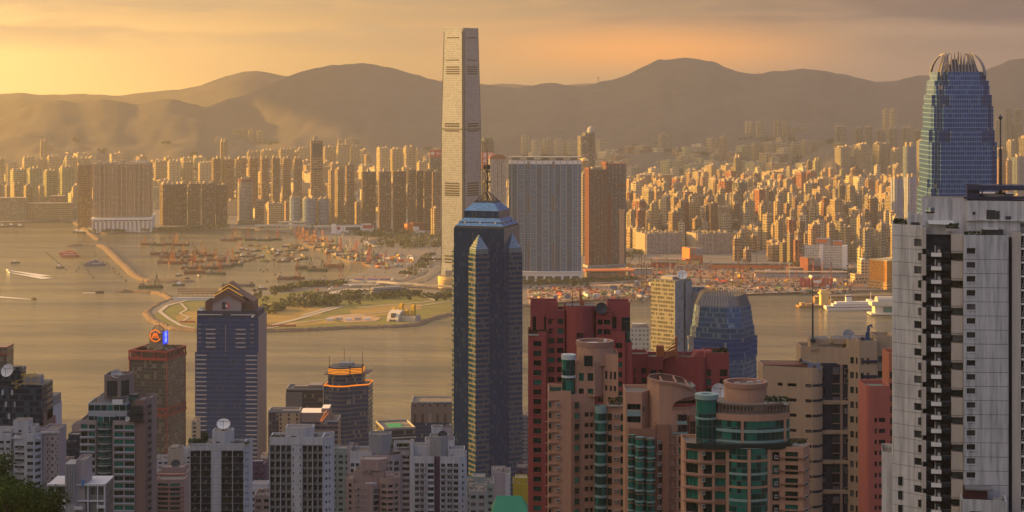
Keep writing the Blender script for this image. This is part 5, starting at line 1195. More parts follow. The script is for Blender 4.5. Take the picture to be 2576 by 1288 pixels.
 roof_plants('shrubs on the terrace beside the glass turret of the left salmon tower', UX(1550, 546), 545.6, UZ(1021, 546), 4.4, 1.4, 2.2, 200, s=.25)
 # --- middle tower with the curved arch wall
 d = 520; f = FB('salmon_complex_tower', 'middle salmon tower with an arched curved roof wall and big white dish', 'tower', d, 1690, seed=22); X = f.x; fl = 27.4
 f.wall(f.P([(1574, 1), (1614, 0), (1637, 4), (1637, 13), (1574, 13)]), 0, f.z(995), mt, {0: ([(.10, .94, dict(nx=3))], [(f.z(1064), f.z(1048)), (f.z(1032), f.z(1017))], og), 1: ([(.15, .4, dict(nx=1))], [(f.z(1038), f.z(1025))], og)}, parapet=.9)
 b = MB(); b.box(X(1578), -.05, f.z(1047), X(1612), .3, f.z(1033)); f.part('teal_spandrel', b, [MTEAL])
 # curved screen wall, swept in plan
 C = [(1632, 5), (1640, 1.5), (1658, -.6), (1690, -.8), (1716, -.2), (1738, 1.2), (1754, 3.5)]; Z1 = [958, 957, 959, 962, 968, 978, 990]; pts = [(X(a), c) for a, c in C]
 b = MB()
 for i in range(len(C)-1):
  a, c = pts[i], pts[i+1]; za, zc = f.z(Z1[i]), f.z(Z1[i+1])
  if i < 3: b.face([(*a, 0), (*c, 0), (*c, zc), (*a, za)])
  else: b.face([(*a, 0), (*c, 0), (*c, f.z(1024)), (*a, f.z(1024))])
  b.face([(a[0], a[1]+.5, 0), (a[0], a[1]+.5, za), (c[0], c[1]+.5, zc), (c[0], c[1]+.5, 0)]) if i < 3 else None
 n = 9                                            # the arch: wall above a rounded opening
 for i in range(n):
  t0, t1 = i/n, (i+1)/n; x0, x1 = 1690+64*t0, 1690+64*t1
  yy = lambda x: interp([(p, q) for p, q in C], x); zt = lambda x: f.z(interp([(C[k][0], Z1[k]) for k in range(7)], x)); zo = lambda t: f.z(1024-25*sqrt(max(0, 1-(1-t)**2)))
  for off in (0, .5): b.face([(X(x0), yy(x0)+off, zo(t0)), (X(x1), yy(x1)+off, zo(t1)), (X(x1), yy(x1)+off, zt(x1)), (X(x0), yy(x0)+off, zt(x0))])
  b.face([(X(x0), yy(x0), zo(t0)), (X(x0), yy(x0)+.5, zo(t0)), (X(x1), yy(x1)+.5, zo(t1)), (X(x1), yy(x1), zo(t1))])
 f.part('curved_wall', b, [MSALM])
 b = MB()
 for i in range(len(C)-1):
  a, c = pts[i], pts[i+1]; za, zc = f.z(Z1[i]), f.z(Z1[i+1])
  b.face([(a[0], a[1]-.25, za-.5), (c[0], c[1]-.25, zc-.5), (c[0], c[1]-.25, zc+.2), (a[0], a[1]-.25, za+.2)]); b.face([(a[0], a[1]-.25, za+.2), (c[0], c[1]-.25, zc+.2), (c[0], c[1]+1.0, zc+.2), (a[0], a[1]+1.0, za+.2)])
  b.face([(a[0], a[1]-.25, f.z(1024)-.4), (c[0], c[1]-.25, f.z(1024)-.4), (c[0], c[1]-.25, f.z(1024)), (a[0], a[1]-.25, f.z(1024))]) if i > 2 else None
 R2 = [(1632, 5), (1640, 9), (1670, 12), (1720, 12), (1760, 10)]; q = [(X(a), c) for a, c in R2]; zz = [958, 956, 957, 966, 985]
 for i in range(4):
  a, c = q[i], q[i+1]; za, zc = f.z(zz[i]), f.z(zz[i+1]); b.face([(*a, za-2), (*c, zc-2), (*c, zc+.2), (*a, za+.2)]); b.face([(*a, za+.2), (*c, zc+.2), (c[0], c[1]-.8, zc+.2), (a[0], a[1]-.8, za+.2)])
 for x in (1665, 1700, 1730): b.box(X(x), 0, f.z(968 if x < 1720 else 978), X(x)+.4, 11.6, f.z(961 if x < 1720 else 971))
 f.part('copper_coping', b, [MCOP])
 b = MB(); b.prism([(p[0], p[1]+.6) for p in pts]+[(X(1750), 12), (X(1640), 12)], f.z(1010), f.z(978), 0, 1); f.part('roof_deck', b, [MSALMD, MROOF])
 b = MB(); b.box(X(1690), 6, f.z(1024), X(1754), 6.3, f.z(996)); f.part('arch_glazing', b, [gl])
 for y in (1040, 1067): f.window((X(1711), -.36, f.z(y+18)), .02, f.px(34), f.px(16), -.05, nx=4, frame=MFRD, glass=[G_DARK])
 b = MB(); b.box(X(1694), -.5, f.z(1067), X(1728), .3, f.z(1058)); b.box(X(1690), -.9, f.z(1091), X(1730), .3, f.z(1087)); f.part('teal_spandrel', b, [MTEAL])
 b = MB(); b.box(X(1733), .2, 0, X(1748), 1.5, f.z(1045)); f.part('brown_pier', b, [MSALMD])
 f.window((X(1743), .1, f.z(1095)), 0, f.px(14), f.px(36), -.05, nx=2, ny=2, frame=MSALMD, glass=[G_GREEN0])
 # projecting glazed bays at the lower left, brown wall beside them
 f.wall(f.P([(1648, -2.5), (1680, -3), (1680, 4), (1648, 4)]), 0, f.z(1073), [MSALMD, MROOF], {0: ([(.22, .50, dict(nx=1))], [(f.z(1108+fl*k)-2.2, f.z(1108+fl*k)) for k in range(8)], dict(frame=MSALMD, glass=[G_DARK, G_CURT]))}, parapet=1.0)
 for k in range(8): f.unit((X(1656), -2.7, f.z(1109+fl*k)), 0, .9, .6, .6)
 f.prism('terrace_block', f.P([(1580, -2.5), (1648, -2.7), (1648, 3), (1580, 3)]), 0, f.z(1084), [MSALMD, MROOF], 1.1)
 for j, (xc, w, yo) in enumerate(((1587, 17, -3.0), (1607, 22, -4.1), (1633, 24, -3.2))):
  n = 10; cx = X(xc); r = f.px(w/2); P = [(cx+r*cos(radians(a)), yo+ (r*.8)*sin(radians(a))) for a in range(180, 361, 20)]
  b = MB(); b.prism(P+[(cx+r, yo+1.2), (cx-r, yo+1.2)], 0, f.z(1088+4*j), 0, 1); f.part('bay_glazing', b, [gl, MTEAL])
  b = MB()
  for k in range(8):
   z0 = f.z(1114+3*j+fl*k); Q = [(cx+(p[0]-cx)*1.10, yo+(p[1]-yo)*1.14) for p in P]+[(cx+r*1.1, yo+1), (cx-r*1.1, yo+1)]
   b.prism(Q, z0, z0+.45, 0, 0, True); b.prism(Q, f.z(1094+3*j+fl*k), f.z(1094+3*j+fl*k)+.2, 1, 1, True)
  f.parts('bay_sill', b, [MTEAL, MSALMD])
 f.wall(f.P([(1680, -1.2), (1722, -1.0), (1722, 4), (1680, 4)]), 0, f.z(1092), mt, {0: ([(.10, .48, dict(nx=3)), (.62, .80, dict(nx=1))], [(f.z(1096+fl*k)-1.9, f.z(1096+fl*k)) for k in range(8)], dict(og, sill=.4, sillm=MCOP))}, parapet=0)
 f.done()
 dish('satellite_dish', 'big weathered white dish beside the copper rimmed roof tank', f.px(19.5), (UX(1809, 512), 512, UZ(1004, 512)), .1, 58, M('dish_stone', (.46, .42, .38), .8, var=.2, scale=1.2))
 # --- right tower: curved green glass front, colonnade terrace, tank
 d = 445; f = FB('salmon_complex_tower', 'right salmon tower with curved green glass front and colonnaded terrace', 'tower', d, 1880, seed=23); X = f.x; fl = 33.0
 def curve(x0, x1, y0, bulge, n=14): return [(X(x0+(x1-x0)*i/n), y0-bulge*(1-(2*i/n-1)**2)) for i in range(n+1)]
 # glass stair turret
 cx, r = X(1781), f.px(27); b = MB(); b.prism(ngon(20, r, cx, 3.2), 0, f.z(1006), 0, 1); f.part('turret_glazing', b, [gl, MTEAL])
 b = MB(); ringm(b, cx, 3.2, r*.5, r*1.12, f.z(1008), f.z(996), 20); ringm(b, cx, 3.2, r*.8, r*1.05, f.z(1058), f.z(1053), 20); f.part('turret_rim', b, [MTEAL])
 # roof tank
 cx, r = X(1887), f.px(54); b = MB(); b.prism(ngon(32, r, cx, 9), f.z(1035), f.z(984), 0, 1); f.part('roof_tank', b, [MSALM, MROOF])
 b = MB(); ringm(b, cx, 9, r*.88, r*1.05, f.z(986), f.z(974), 32); f.part('tank_rim', b, [MCOP])
 b = MB(); b.cbox(cx+1, 8, f.z(984), 1.4, .8, 1.0); b.cbox(cx+3, 8.4, f.z(984), 1.1, .8, 1.1); b.cbox(cx-2, 8, f.z(984), 1.2, .8, .8); f.part('roof_plant_boxes', b, [MAC])
 # penthouse storeys
 P = curve(1797, 1990, 2.2, 3.4); Q = P+[(X(1990), 14), (X(1797), 14)]
 b = MB(); b.prism(Q, f.z(1058), f.z(1042), 0, 1, True); b.prism(Q, 0, f.z(1112), 0, 1); f.part('curved_wall', b, mt)
 Gp = [(p[0], p[1]+.25) for p in P]+[(X(1990), 13), (X(1797), 13)]
 b = MB(); b.prism(Gp, f.z(1112), f.z(1058), 0, None); f.part('curved_glazing', b, [gl])
 b = MB();
 for y in (1083, 1111): b.prism([(p[0], p[1]-.12) for p in P]+[(X(1990), 12), (X(1797), 12)], f.z(y+4), f.z(y-3), 0, 0, True)
 for fr in (.0, .36, .98): x, y = P[int(fr*14)]; b.box(x-.25, y-.15, f.z(1112), x+.35, y+.5, f.z(1058), 1, 1)
 f.part('spandrel_band', b, [MTEAL, MSALM])
 b = MB(); C2 = curve(1803, 1988, 3.0, 3.2, 22)
 for i, (x, y) in enumerate(C2): b.cbox(x, y, f.z(1042), .42, .42, f.px(24))
 b.prism([(x, y-.35) for x, y in C2]+[(x, y+.5) for x, y in C2[::-1]], f.z(1022), f.z(1017), 0, 0, True); f.part('colonnade', b, [M('colonnade_brown', (.15, .10, .075), .8)])
 b = MB(); b.prism([(x, y+2.4) for x, y in C2]+[(X(1985), 12), (X(1805), 12)], f.z(1042), f.z(1021), 0, 1); f.part('set_back_wall', b, [FM('terrace_wall', (.20, .15, .12), (.02, .05, .045), 1.6, 2.4, (.1, .9), (.05, .9), tint=0), MROOF])
 # main front: side wings of salmon with sills, curved green glass between
 og = dict(frame=MFRD, glass=GS_GREEN, nx=3)
 rows = [(f.z(1142+fl*k)-2.15+.75, f.z(1142+fl*k)+.75) for k in range(6)]
 f.wall(f.P([(1722, 1.5), (1760, -.8), (1760, 10), (1722, 10)]), 0, f.z(1120), mt, {0: ([(.12, .88)], rows, og)}, parapet=.7)
 f.wall(f.P([(1760, -.8), (1828, -1.6), (1828, 10), (1760, 10)]), 0, f.z(1122), mt, {0: ([(.12, .44, dict(nx=2)), (.54, .96, dict(nx=3))], rows, og)}, parapet=0)
 b = MB()
 for k in range(7): z = f.z(1161+fl*k); b.prism(f.P([(1716, .6), (1760, -1.5), (1790, -1.9), (1790, -.6), (1760, -.2), (1722, 1.6)]), z-.12, z+.16, 0, 0, True)
 f.parts('sill_course', b, [MCOP])
 for k in range(6): f.unit((X(1768), -1.0, f.z(1141+fl*k)), 0, .8, .6, .55);
 for k in range(6):
  b = MB(); b.box(X(1796), -1.75, f.z(1162+fl*k), X(1826), -1.5, f.z(1153+fl*k)); f.part('terracotta_panel', b, [MSALMD])
 P = curve(1828, 1932, -1.6, 1.8, 12); b = MB(); b.prism(P+[(X(1932), 8), (X(1828), 8)], 0, f.z(1122), 0, 1); f.part('curved_glazing', b, [gl, MROOF])
 b = MB()
 for k in range(7): b.prism([(p[0], p[1]-.15) for p in P]+[(X(1932), 0), (X(1828), 0)], f.z(1156+fl*k), f.z(1150+fl*k), 1 if k % 2 else 0, 0, True)
 f.parts('spandrel_band', b, [MSALM, MTEAL])
 b = MB()
 for fr in (0, 6, 12): x, y = P[fr]; b.box(x-.35, y-.3, 0, x+.35, y+.6, f.z(1124))
 f.part('pilaster', b, [MSALM])
 b = MB(); b.prism([(p[0], p[1]-.4) for p in curve(1726, 1990, -.6, 1.8)]+[(X(1990), 1), (X(1726), 1)], f.z(1125), f.z(1112), 0, 0, True); f.part('terrace_rail', b, [M('rail_dark', (.02, .03, .03), .25)])
 f.wall(f.P([(1932, -1.6), (1962, -1.2), (1962, 8), (1932, 8)]), 0, f.z(1128), mt, {0: ([(.3, .9, dict(nx=2))], rows, og)}, parapet=0)
 f.wall(f.P([(1962, -1.2), (2018, -2.0), (2040, 1.5), (2040, 10), (1962, 10)]), 0, f.z(1132), mt, {0: ([(.20, .76)], [(a, c) for a, c in rows], og)}, parapet=1.0)
 for k in range(6):
  f.unit((X(2024), -.9, f.z(1151+fl*k)), .6, .8, .6, .55); f.unit((X(1950), -1.4, f.z(1149+fl*k)), 0, .75, .6, .5)
 b = MB()
 for k in range(6): z = f.z(1156+fl*k-9); b.prism(f.P([(1958, -1.7), (2019, -2.6), (2043, 1.4), (2040, 1.8), (2018, -1.7), (1960, -1)]), z-.12, z+.14, 0, 0, True)
 f.parts('sill_course', b, [MCOP])
 f.done()
 roof_plants('leafy shrubs at the right end of the colonnaded terrace', UX(1955, 447), 447.5, UZ(1018, 447), 5.2, 1.4, 1.5, 240, s=.25)
 roof_plants('potted shrubs on the lower right terrace of the green glass tower', UX(2005, 446), 446, UZ(1121, 446), 4.5, 1.2, 1.2, 160, s=.2)
complex_()
# ---------------------------------------------------------------- glass skyscrapers of the waterfront
def rotP(P, a): c, s = cos(a), sin(a); return [(x*c-y*s, x*s+y*c) for x, y in P]
def star_tower():
 """blue glass tower on a star plan with stepped skylights and a mast"""
 d = 1500; xc = 1224; X = UX(xc, d); zb = 2; z = lambda y: UZ(y, d)-zb; dy = 24; a = radians(-17)
 t = thing('star_plan_skyscraper', 'dark blue glass skyscraper with sloped blue skylights and a tall tiered mast, centre', 'skyscraper', (X, d+dy, zb), a); PLACED.append((X, d, 45))
 W_ = 41.0; h = W_/2; S = rectp(-h, -h, h, h); S45 = rotP(S, pi/4)
 g1 = FM('glass_navy', (.022, .038, .085), (.006, .046, .14), 1.5, 3.9, (.05, .95), (.14, .97), cur=.14, curc=(.06, .09, .13), tint=0, rg=.06, mg=.35, wmetal=.3, wrough=.2, wav=.30)  # paler panes, here and below, stand in for mottled reflections besides blinds
 g2 = FM('glass_banded', (.13, .125, .13), (.008, .05, .14), 1.5, 3.9, (.0, 1), (.34, .97), cur=.16, curc=(.09, .11, .13), tint=0, rg=.06, mg=.4, wmetal=.35, wrough=.25, wav=.30)
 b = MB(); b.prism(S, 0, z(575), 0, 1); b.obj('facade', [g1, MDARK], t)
 hd = h*sqrt(2); zt = z(640)
 b = MB(); b.prism(S45, 0, zt, 0, None)            # the four corner wings
 for k in range(4):
  c, s_ = cos(k*pi/2), sin(k*pi/2); R_ = lambda x, y: (x*c-y*s_, x*s_+y*c)
  tip = R_(0, -hd); l = R_(-(hd-h), -h); r = R_(hd-h, -h)
 b.obj('corner_wing', [g2, MDARK], t)
 for k in range(4):
  c, s_ = cos(k*pi/2), sin(k*pi/2); R_ = lambda x, y: (x*c-y*s_, x*s_+y*c)
  kk = hd-h; tip, l, r, ap = R_(0, -hd+.8), R_(-kk+.8, -h), R_(kk-.8, -h), R_(0, -h-.1)
  b = MB(); za, zc = zt, z(627); zp = z(590)
  b.face([(*l, za), (*tip, za), (*tip, zc), (*l, zc)]); b.face([(*tip, za), (*r, za), (*r, zc), (*tip, zc)])
  b.face([(*l, zc), (*tip, zc), (*ap, zp)]); b.face([(*tip, zc), (*r, zc), (*ap, zp)])
  b.obj('wing_pyramid', [FM('pyramid_glass', (.30, .33, .33), (.15, .22, .26), 1.2, 1.6, (.06, .94), (.06, .94), cur=.1, tint=0, rg=.15, mg=.5, wmetal=.4)], t)
 sky = FM('skylight_blue', (.05, .07, .10), (.06, .20, .46), 1.7, 1.5, (.07, .93), (.07, .93), cur=0, tint=0, rg=.12, mg=.35)
 def tier(h0, h1, y0, y1, nm, m):
  b = MB(); b.prism(rectp(-h0, -h0, h0, h0), z(y0), z(y1), 0, 1, False, rectp(-h1, -h1, h1, h1)); b.obj(nm, [m, MDARK], t)
 tier(h*.97, h*.97, 575, 570, 'ledge', MDARK); tier(h*.955, h*.85, 571, 563, 'skylight', sky); tier(h*.84, h*.84, 564, 560, 'louvre_storey', MDARK); tier(h*.84, h*.70, 560, 551, 'skylight', sky)
 tier(h*.685, h*.685, 556, 532, 'plant_storey', g1); tier(h*.70, h*.36, 533, 511, 'skylight', sky)
 b = MB()
 for k in range(4):
  for i in range(3): x = (-.6+.6*i)*h; c, s_ = cos(k*pi/2), sin(k*pi/2); p = (x*c+h*.84*s_, x*s_-h*.84*c); b.cbox(*p, z(566), 1.2, 1.2, 2)
 tag(b.obj('vent_cap', MFRW, t), kind='stuff')
 b = MB(); b.prism(rectp(-h*.4, -h*.4, h*.4, h*.4), z(512), z(509), 0, 0)
 for i in range(10): a_ = 2*pi*i/10; b.cbox(h*.36*cos(a_), h*.36*sin(a_), z(509), .8, .8, 1.4)
 b.obj('mast_platform', MDARK, t)
 MST = M('mast_steel', (.075, .07, .07), .5, .3, var=.3)
 b = MB()
 for k in range(4): c, s_ = cos(k*pi/2+pi/4), sin(k*pi/2+pi/4); b.tube((c*h*.46, s_*h*.46, z(509)), (0, 0, z(484)), .55, 6, 0, .4)
 for k in range(8): c, s_ = cos(k*pi/4), sin(k*pi/4); b.tube((c*h*.30, s_*h*.30, z(509)), (0, 0, z(488)), .28, 5)
 b.obj('mast_foot', MST, t)
 b = MB(); b.tube((0, 0, z(509)), (0, 0, z(462)), 1.1, 10); b.tube((0, 0, z(462)), (0, 0, z(432)), .8, 8); b.tube((0, 0, z(432)), (0, 0, z(405)), .6, 8); b.tube((0, 0, z(405)), (0, 0, z(353)), .34, 6, 0, .2)
 for yy, r in ((464, 2.9), (461, 3.2), (437, 2.9), (434.5, 2.4)): b.lathe([(r*.3, z(yy)), (r, z(yy)), (r, z(yy)+.5), (r*.3, z(yy)+.5)], 16)
 for k in range(6):
  c, s_ = cos(k*pi/3), sin(k*pi/3); b.tube((c*2.9, s_*2.9, z(462)), (c*.9, s_*.9, z(484)), .15, 4); b.tube((c*2.6, s_*2.6, z(437)), (c*.4, s_*.4, z(420)), .15, 4); b.tube((c*2.6, s_*2.6, z(437)), (c*.9, s_*.9, z(462)), .13, 4)
 b.obj('mast', MST, t)
 for k in range(6):
  b = MB(); b.lathe([(0, 0), (1.0, .25), (1.9, .9), (1.95, 1.3), (1.5, 1.2)], 12); aa = k*pi/3+.3
  o = b.obj('drum_aerial', MDARK, t, (cos(aa)*1.0, sin(aa)*1.0, z(424))); o.rotation_euler = (0, radians(90), aa)
 b = MB(); b.lathe([(.5, z(429)), (2.1, z(429)), (2.1, z(421)), (.5, z(421))], 12); b.obj('aerial_cage', MDARK, t)
star_tower()
def ifc(name, label, d, cx, rows, crown, rz, depth=1.0, gm=None):
 X = UX(cx, d); s = d/F; zb = 2; z = lambda y: UZ(y, d)-zb; hw = rows[-1][2]*s
 t = thing(name, label, 'skyscraper', (X, d+hw, zb), rz); PLACED.append((X, d, hw*1.6))
 yb = None
 for (y0, y1, ho, hi, yi) in rows:
  zz0 = 0 if y1 is None else z(y1); zb0 = 0 if y1 is None else z(y1+52)
  b = MB(); o, i = ho*s, hi*s; pr = 2.4
  n = o-3.2
  b.prism([(-n, -o+1), (n, -o+1), (n, -n), (o-1, -n), (o-1, n), (n, n), (n, o-1), (-n, o-1), (-n, n), (-o+1, n), (-o+1, -n), (-n, -n)], zz0, z(y0), 0, 2)
  b.obj('corner_shaft', [gm[1], gm[0], MDARK], t)
  b = MB()
  q = [(-i, -o-pr+1), (i, -o-pr+1), (i, o+pr-1), (-i, o+pr-1)]; b.prism(q, zb0, z(yi), 0, 1); q2 = [(-o-pr+1, -i), (o+pr-1, -i), (o+pr-1, i), (-o-pr+1, i)]; b.prism(q2, zb0, z(yi)-.01, 0, 1)
  c_ = 40*s; q3 = [(-c_, -o-pr+.6), (c_, -o-pr+.6), (c_, o+pr-.6), (-c_, o+pr-.6)]; b.prism(q3, zb0, z(y0-1), 0, 1); b.prism([(y_, -x_) for x_, y_ in q3], zb0, z(y0-1)-.02, 0, 1)
  b.obj('facade', [gm[0], MDARK], t)
 crown(t, s, z)
 return t
def glass_pair():
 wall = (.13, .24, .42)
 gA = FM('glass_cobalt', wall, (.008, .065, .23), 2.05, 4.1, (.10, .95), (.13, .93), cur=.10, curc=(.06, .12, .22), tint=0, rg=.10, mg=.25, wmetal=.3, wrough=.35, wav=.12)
 gB = FM('glass_cobalt_dark', (.03, .08, .20), (.007, .045, .17), 2.1, 4.1, (.08, .95), (.12, .94), cur=.05, tint=0, rg=.12, mg=.2)
 MFIN = M('fin_metal', (.20, .19, .195), .45, .4, var=.08)
 def crown2(t, s, z):
  ho = 57*s
  tops = (154, 137, 135, 141, 131, 135, 135, 137, 154)
  for sd in range(4):
   ca, sa = cos(sd*pi/2), sin(sd*pi/2); R_ = lambda x, y: (x*ca-y*sa, x*sa+y*ca)
   for k in range(9):
    x = (-34+8.5*k)*s; b = MB(); p0, p1 = R_(x, -40*s-1.5), R_(x*.96, -31*s); b.tube((*p0, z(184)), (*p1, z(tops[k])), 1.15, 4, 0, .35); b.obj('crown_fin', MFIN, t)
   c = MB(); n = 10                            # curved claw at each corner
   prof = [(57.5, 190), (56.5, 182), (55, 174), (53, 166), (50, 158), (46.5, 151), (42.5, 145), (37.5, 139.5), (32, 135.5), (27, 133)]
   for k in range(len(prof)-1):
    (r0, ya), (r1, yb2) = prof[k], prof[k+1]
    c.tube((*R_(-r0*s*.97, -r0*s*.97), z(ya)), (*R_(-r1*s*.97, -r1*s*.97), z(yb2)), (2.7-.22*k)*.6, 4, 0, (2.7-.22*(k+1))*.6, k == len(prof)-2)
   c.obj('crown_claw', MFIN, t)
  b = MB(); b.prism(rectp(-41*s, -41*s, 41*s, 41*s), z(190), z(176), 0, 0); b.prism(rectp(-36*s, -36*s, 36*s, 36*s), z(176), z(162), 0, 0); b.tube((2*s, 0, z(162)), (2*s, 0, z(129)), .45, 6); b.cbox(-10*s, 0, z(166), 5, 3, 6); b.tube((-9*s, 0, z(166)), (-8*s, -2, z(148)), .6, 6); b.obj('crown_core', MDARK, t)
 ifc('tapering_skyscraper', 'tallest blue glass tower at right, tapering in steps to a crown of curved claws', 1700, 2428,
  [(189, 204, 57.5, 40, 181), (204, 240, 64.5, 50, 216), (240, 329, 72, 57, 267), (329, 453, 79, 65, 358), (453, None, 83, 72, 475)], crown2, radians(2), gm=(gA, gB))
 def crown1(t, s, z):
  pass
 # the lower sister tower: chamfered plan, leaning fins round the top
 d = 1500; s = d/F; X = UX(1826, d); zb = 2; z = lambda y: UZ(y, d)-zb; a = radians(-28)
 t = thing('finned_tower', 'blue glass tower with a ring of pale leaning fins, lower sister of tapering skyscraper', 'office tower', (X, d+24, zb), a); PLACED.append((X, d, 40))
 def oc(h, c): return [(-h+c, -h), (h-c, -h), (h, -h+c), (h, h-c), (h-c, h), (-h+c, h), (-h, h-c), (-h, -h+c)]
 g = FM('glass_steel', (.10, .14, .20), (.025, .09, .20), 1.7, 3.9, (.12, .93), (.16, .92), cur=.15, curc=(.20, .26, .28), tint=0, rg=.1, mg=.3, wmetal=.3, wrough=.35, wav=.2)
 st = [(773, 19.0, 21.0), (828, 21.4, 22.2), (905, 22.6, 23.2), (1000, 23.6, 23.8), (None, 24.2, 24.2)]; y_prev = 773
 zs = [z(773), z(828), z(905), z(1000), 0]
 for k in range(4):
  b = MB(); h1, h0 = st[k][1], st[k][2]; b.prism(oc(h0, 9), zs[k+1], zs[k], 0, 1, False, oc(h1, 8)); b.obj('facade', [g, MDARK], t)
 b = MB(); b.prism(oc(23.4, 8.8), zs[2], zs[1]-8, 0, 1); b.obj('corner_shaft', [gB, MDARK], t)
 for side in range(8):
  P = oc(19, 8); Q = oc(15.5, 6.2); p0, p1 = P[side], P[(side+1) % 8]; q0, q1 = Q[side], Q[(side+1) % 8]; n = 9 if side % 2 == 0 else 4
  for k in range(n):
   f = (k+.5)/n; px_, py_ = p0[0]+(p1[0]-p0[0])*f, p0[1]+(p1[1]-p0[1])*f; qx, qy = q0[0]+(q1[0]-q0[0])*f, q0[1]+(q1[1]-q0[1])*f
   b = MB(); b.tube((px_, py_, z(776)), (qx, qy, z(745)), .62, 4, 0, .5); b.tube((qx, qy, z(745)), (qx*1.0, qy*1.0, z(736)), .45, 4, 0, .12); b.obj('crown_fin', MFIN, t)
 b = MB(); b.prism(oc(18.4, 7.6), z(775), z(748), 0, 1, False, oc(15.2, 6)); b.obj('crown_screen', [M('screen_grey', (.27, .25, .24), .6), MDARK], t)
 # grey glass and stone tower with a dish
 d = 1650; s = d/F; X = UX(1692, d); z = lambda y: UZ(y, d)-zb; a = radians(-40)
 t = thing('grey_glass_tower', 'grey tower of striped glass and pale stone with roof dish, left of the finned tower', 'tower', (X, d+16, zb), a); PLACED.append((X, d, 25))
 W1, W2 = 55*s/cos(a), 48*s/sin(-a)
 gg = FM('glass_stripe', (.36, .34, .31), (.17, .17, .16), 1.7, 3.5, (.10, .92), (.30, .92), cur=.25, curc=(.40, .36, .27), tint=0, rg=.22, mg=.5, wmetal=.4, wrough=.3, wav=.12); stn = FM('stone_pale', (.34, .33, .33), (.22, .22, .23), 3.2, 3.5, (.02, .98), (.03, .97), cur=0, tint=0, rg=.5)
 b = MB(); b.prism(rectp(-W1/2, -W2/2, W1/2, W2/2), 0, z(706), 0, 1); b.obj('facade', [gg, MROOF], t)
 b = MB(); b.box(W1/2-.3, -W2/2+.0, 0, W1/2+.8, W2*.02, z(707), 0, 1); b.box(W1/2-.3, W2*.14, 0, W1/2+.8, W2*.5, z(711), 0, 1); b.obj('stone_wall', [stn, MROOF], t)
 b = MB(); b.box(W1/2, W2*.02, 0, W1/2+.3, W2*.14, z(712)); b.obj('slit_window', [MGLASSD], t)
 b = MB(); b.box(W1/2+.8, W2*.5, 0, W1/2+12, W2*.62, z(741), 0, 1); b.obj('stair_wing', [stn, MROOF], t)
 b = MB(); b.cbox(0, 0, z(706), W1*.5, W2*.5, 2.5); b.tube((W1*.35, 0, z(706)), (W1*.35, 0, z(696)), .4, 6); b.obj('roof_house', MGREYC, t)
 dish('satellite_dish', 'white roof dish on top of the grey striped glass tower', 13*s, (UX(1716, 1662), 1662, UZ(705, 1662)), 0, 55, MWHITE)
 d = 1720; t = thing('grey_glass_tower', 'dark glass tower with curled roof plates peeping between grey and finned towers', 'tower', (UX(1752, d), d, zb)); z = lambda y: UZ(y, d)-zb; s = d/F
 b = MB(); b.box(-28*s, 0, 0, 24*s, 16, z(738), 0, 1); b.box(-22*s, 3, 0, 22*s, 18, z(723), 0, 1); b.obj('facade', [g, MROOF], t)
 b = MB();
 for x0, sg in ((-20, 1), (16, -1)):
  for k in range(6): a0, a1 = k/6, (k+1)/6; f = lambda q: (x0*s+sg*(-8+16*q)*s, z(742)+ (3.5*sin(q*3.1)*sg)); (u, w), (u2, w2) = f(a0), f(a1); b.face([(u, -2, w), (u2, -2, w2), (u2, 4, w2+1), (u, 4, w+1)])
 b.obj('roof_plate', MGREYC, t); PLACED.append((UX(1752, d), d, 18))
 d = 1740; s = d/F; z = lambda y: UZ(y, d)-zb
 t = thing('low_white_tower', 'low white office block with pale windows beside the left red tower', 'office block', (UX(1609, d), d, zb), radians(-6)); PLACED.append((UX(1609, d), d, 18))
 b = MB(); b.box(-23*s, 0, 0, 22*s, 14, z(824), 0, 1); b.obj('facade', [FM('office_pale', (.42, .43, .42), (.16, .22, .23), 3.4, 4.0, (.25, .75), (.3, .8), cur=.3, curc=(.3, .33, .33), tint=0), MROOF], t)
 b = MB(); b.box(-20*s, 2, z(824), 18*s, 12, z(816)); b.beam((-22*s, 1, z(824)), (18*s, 1, z(814)), .5); b.obj('roof_house', MGREYC, t)
glass_pair()
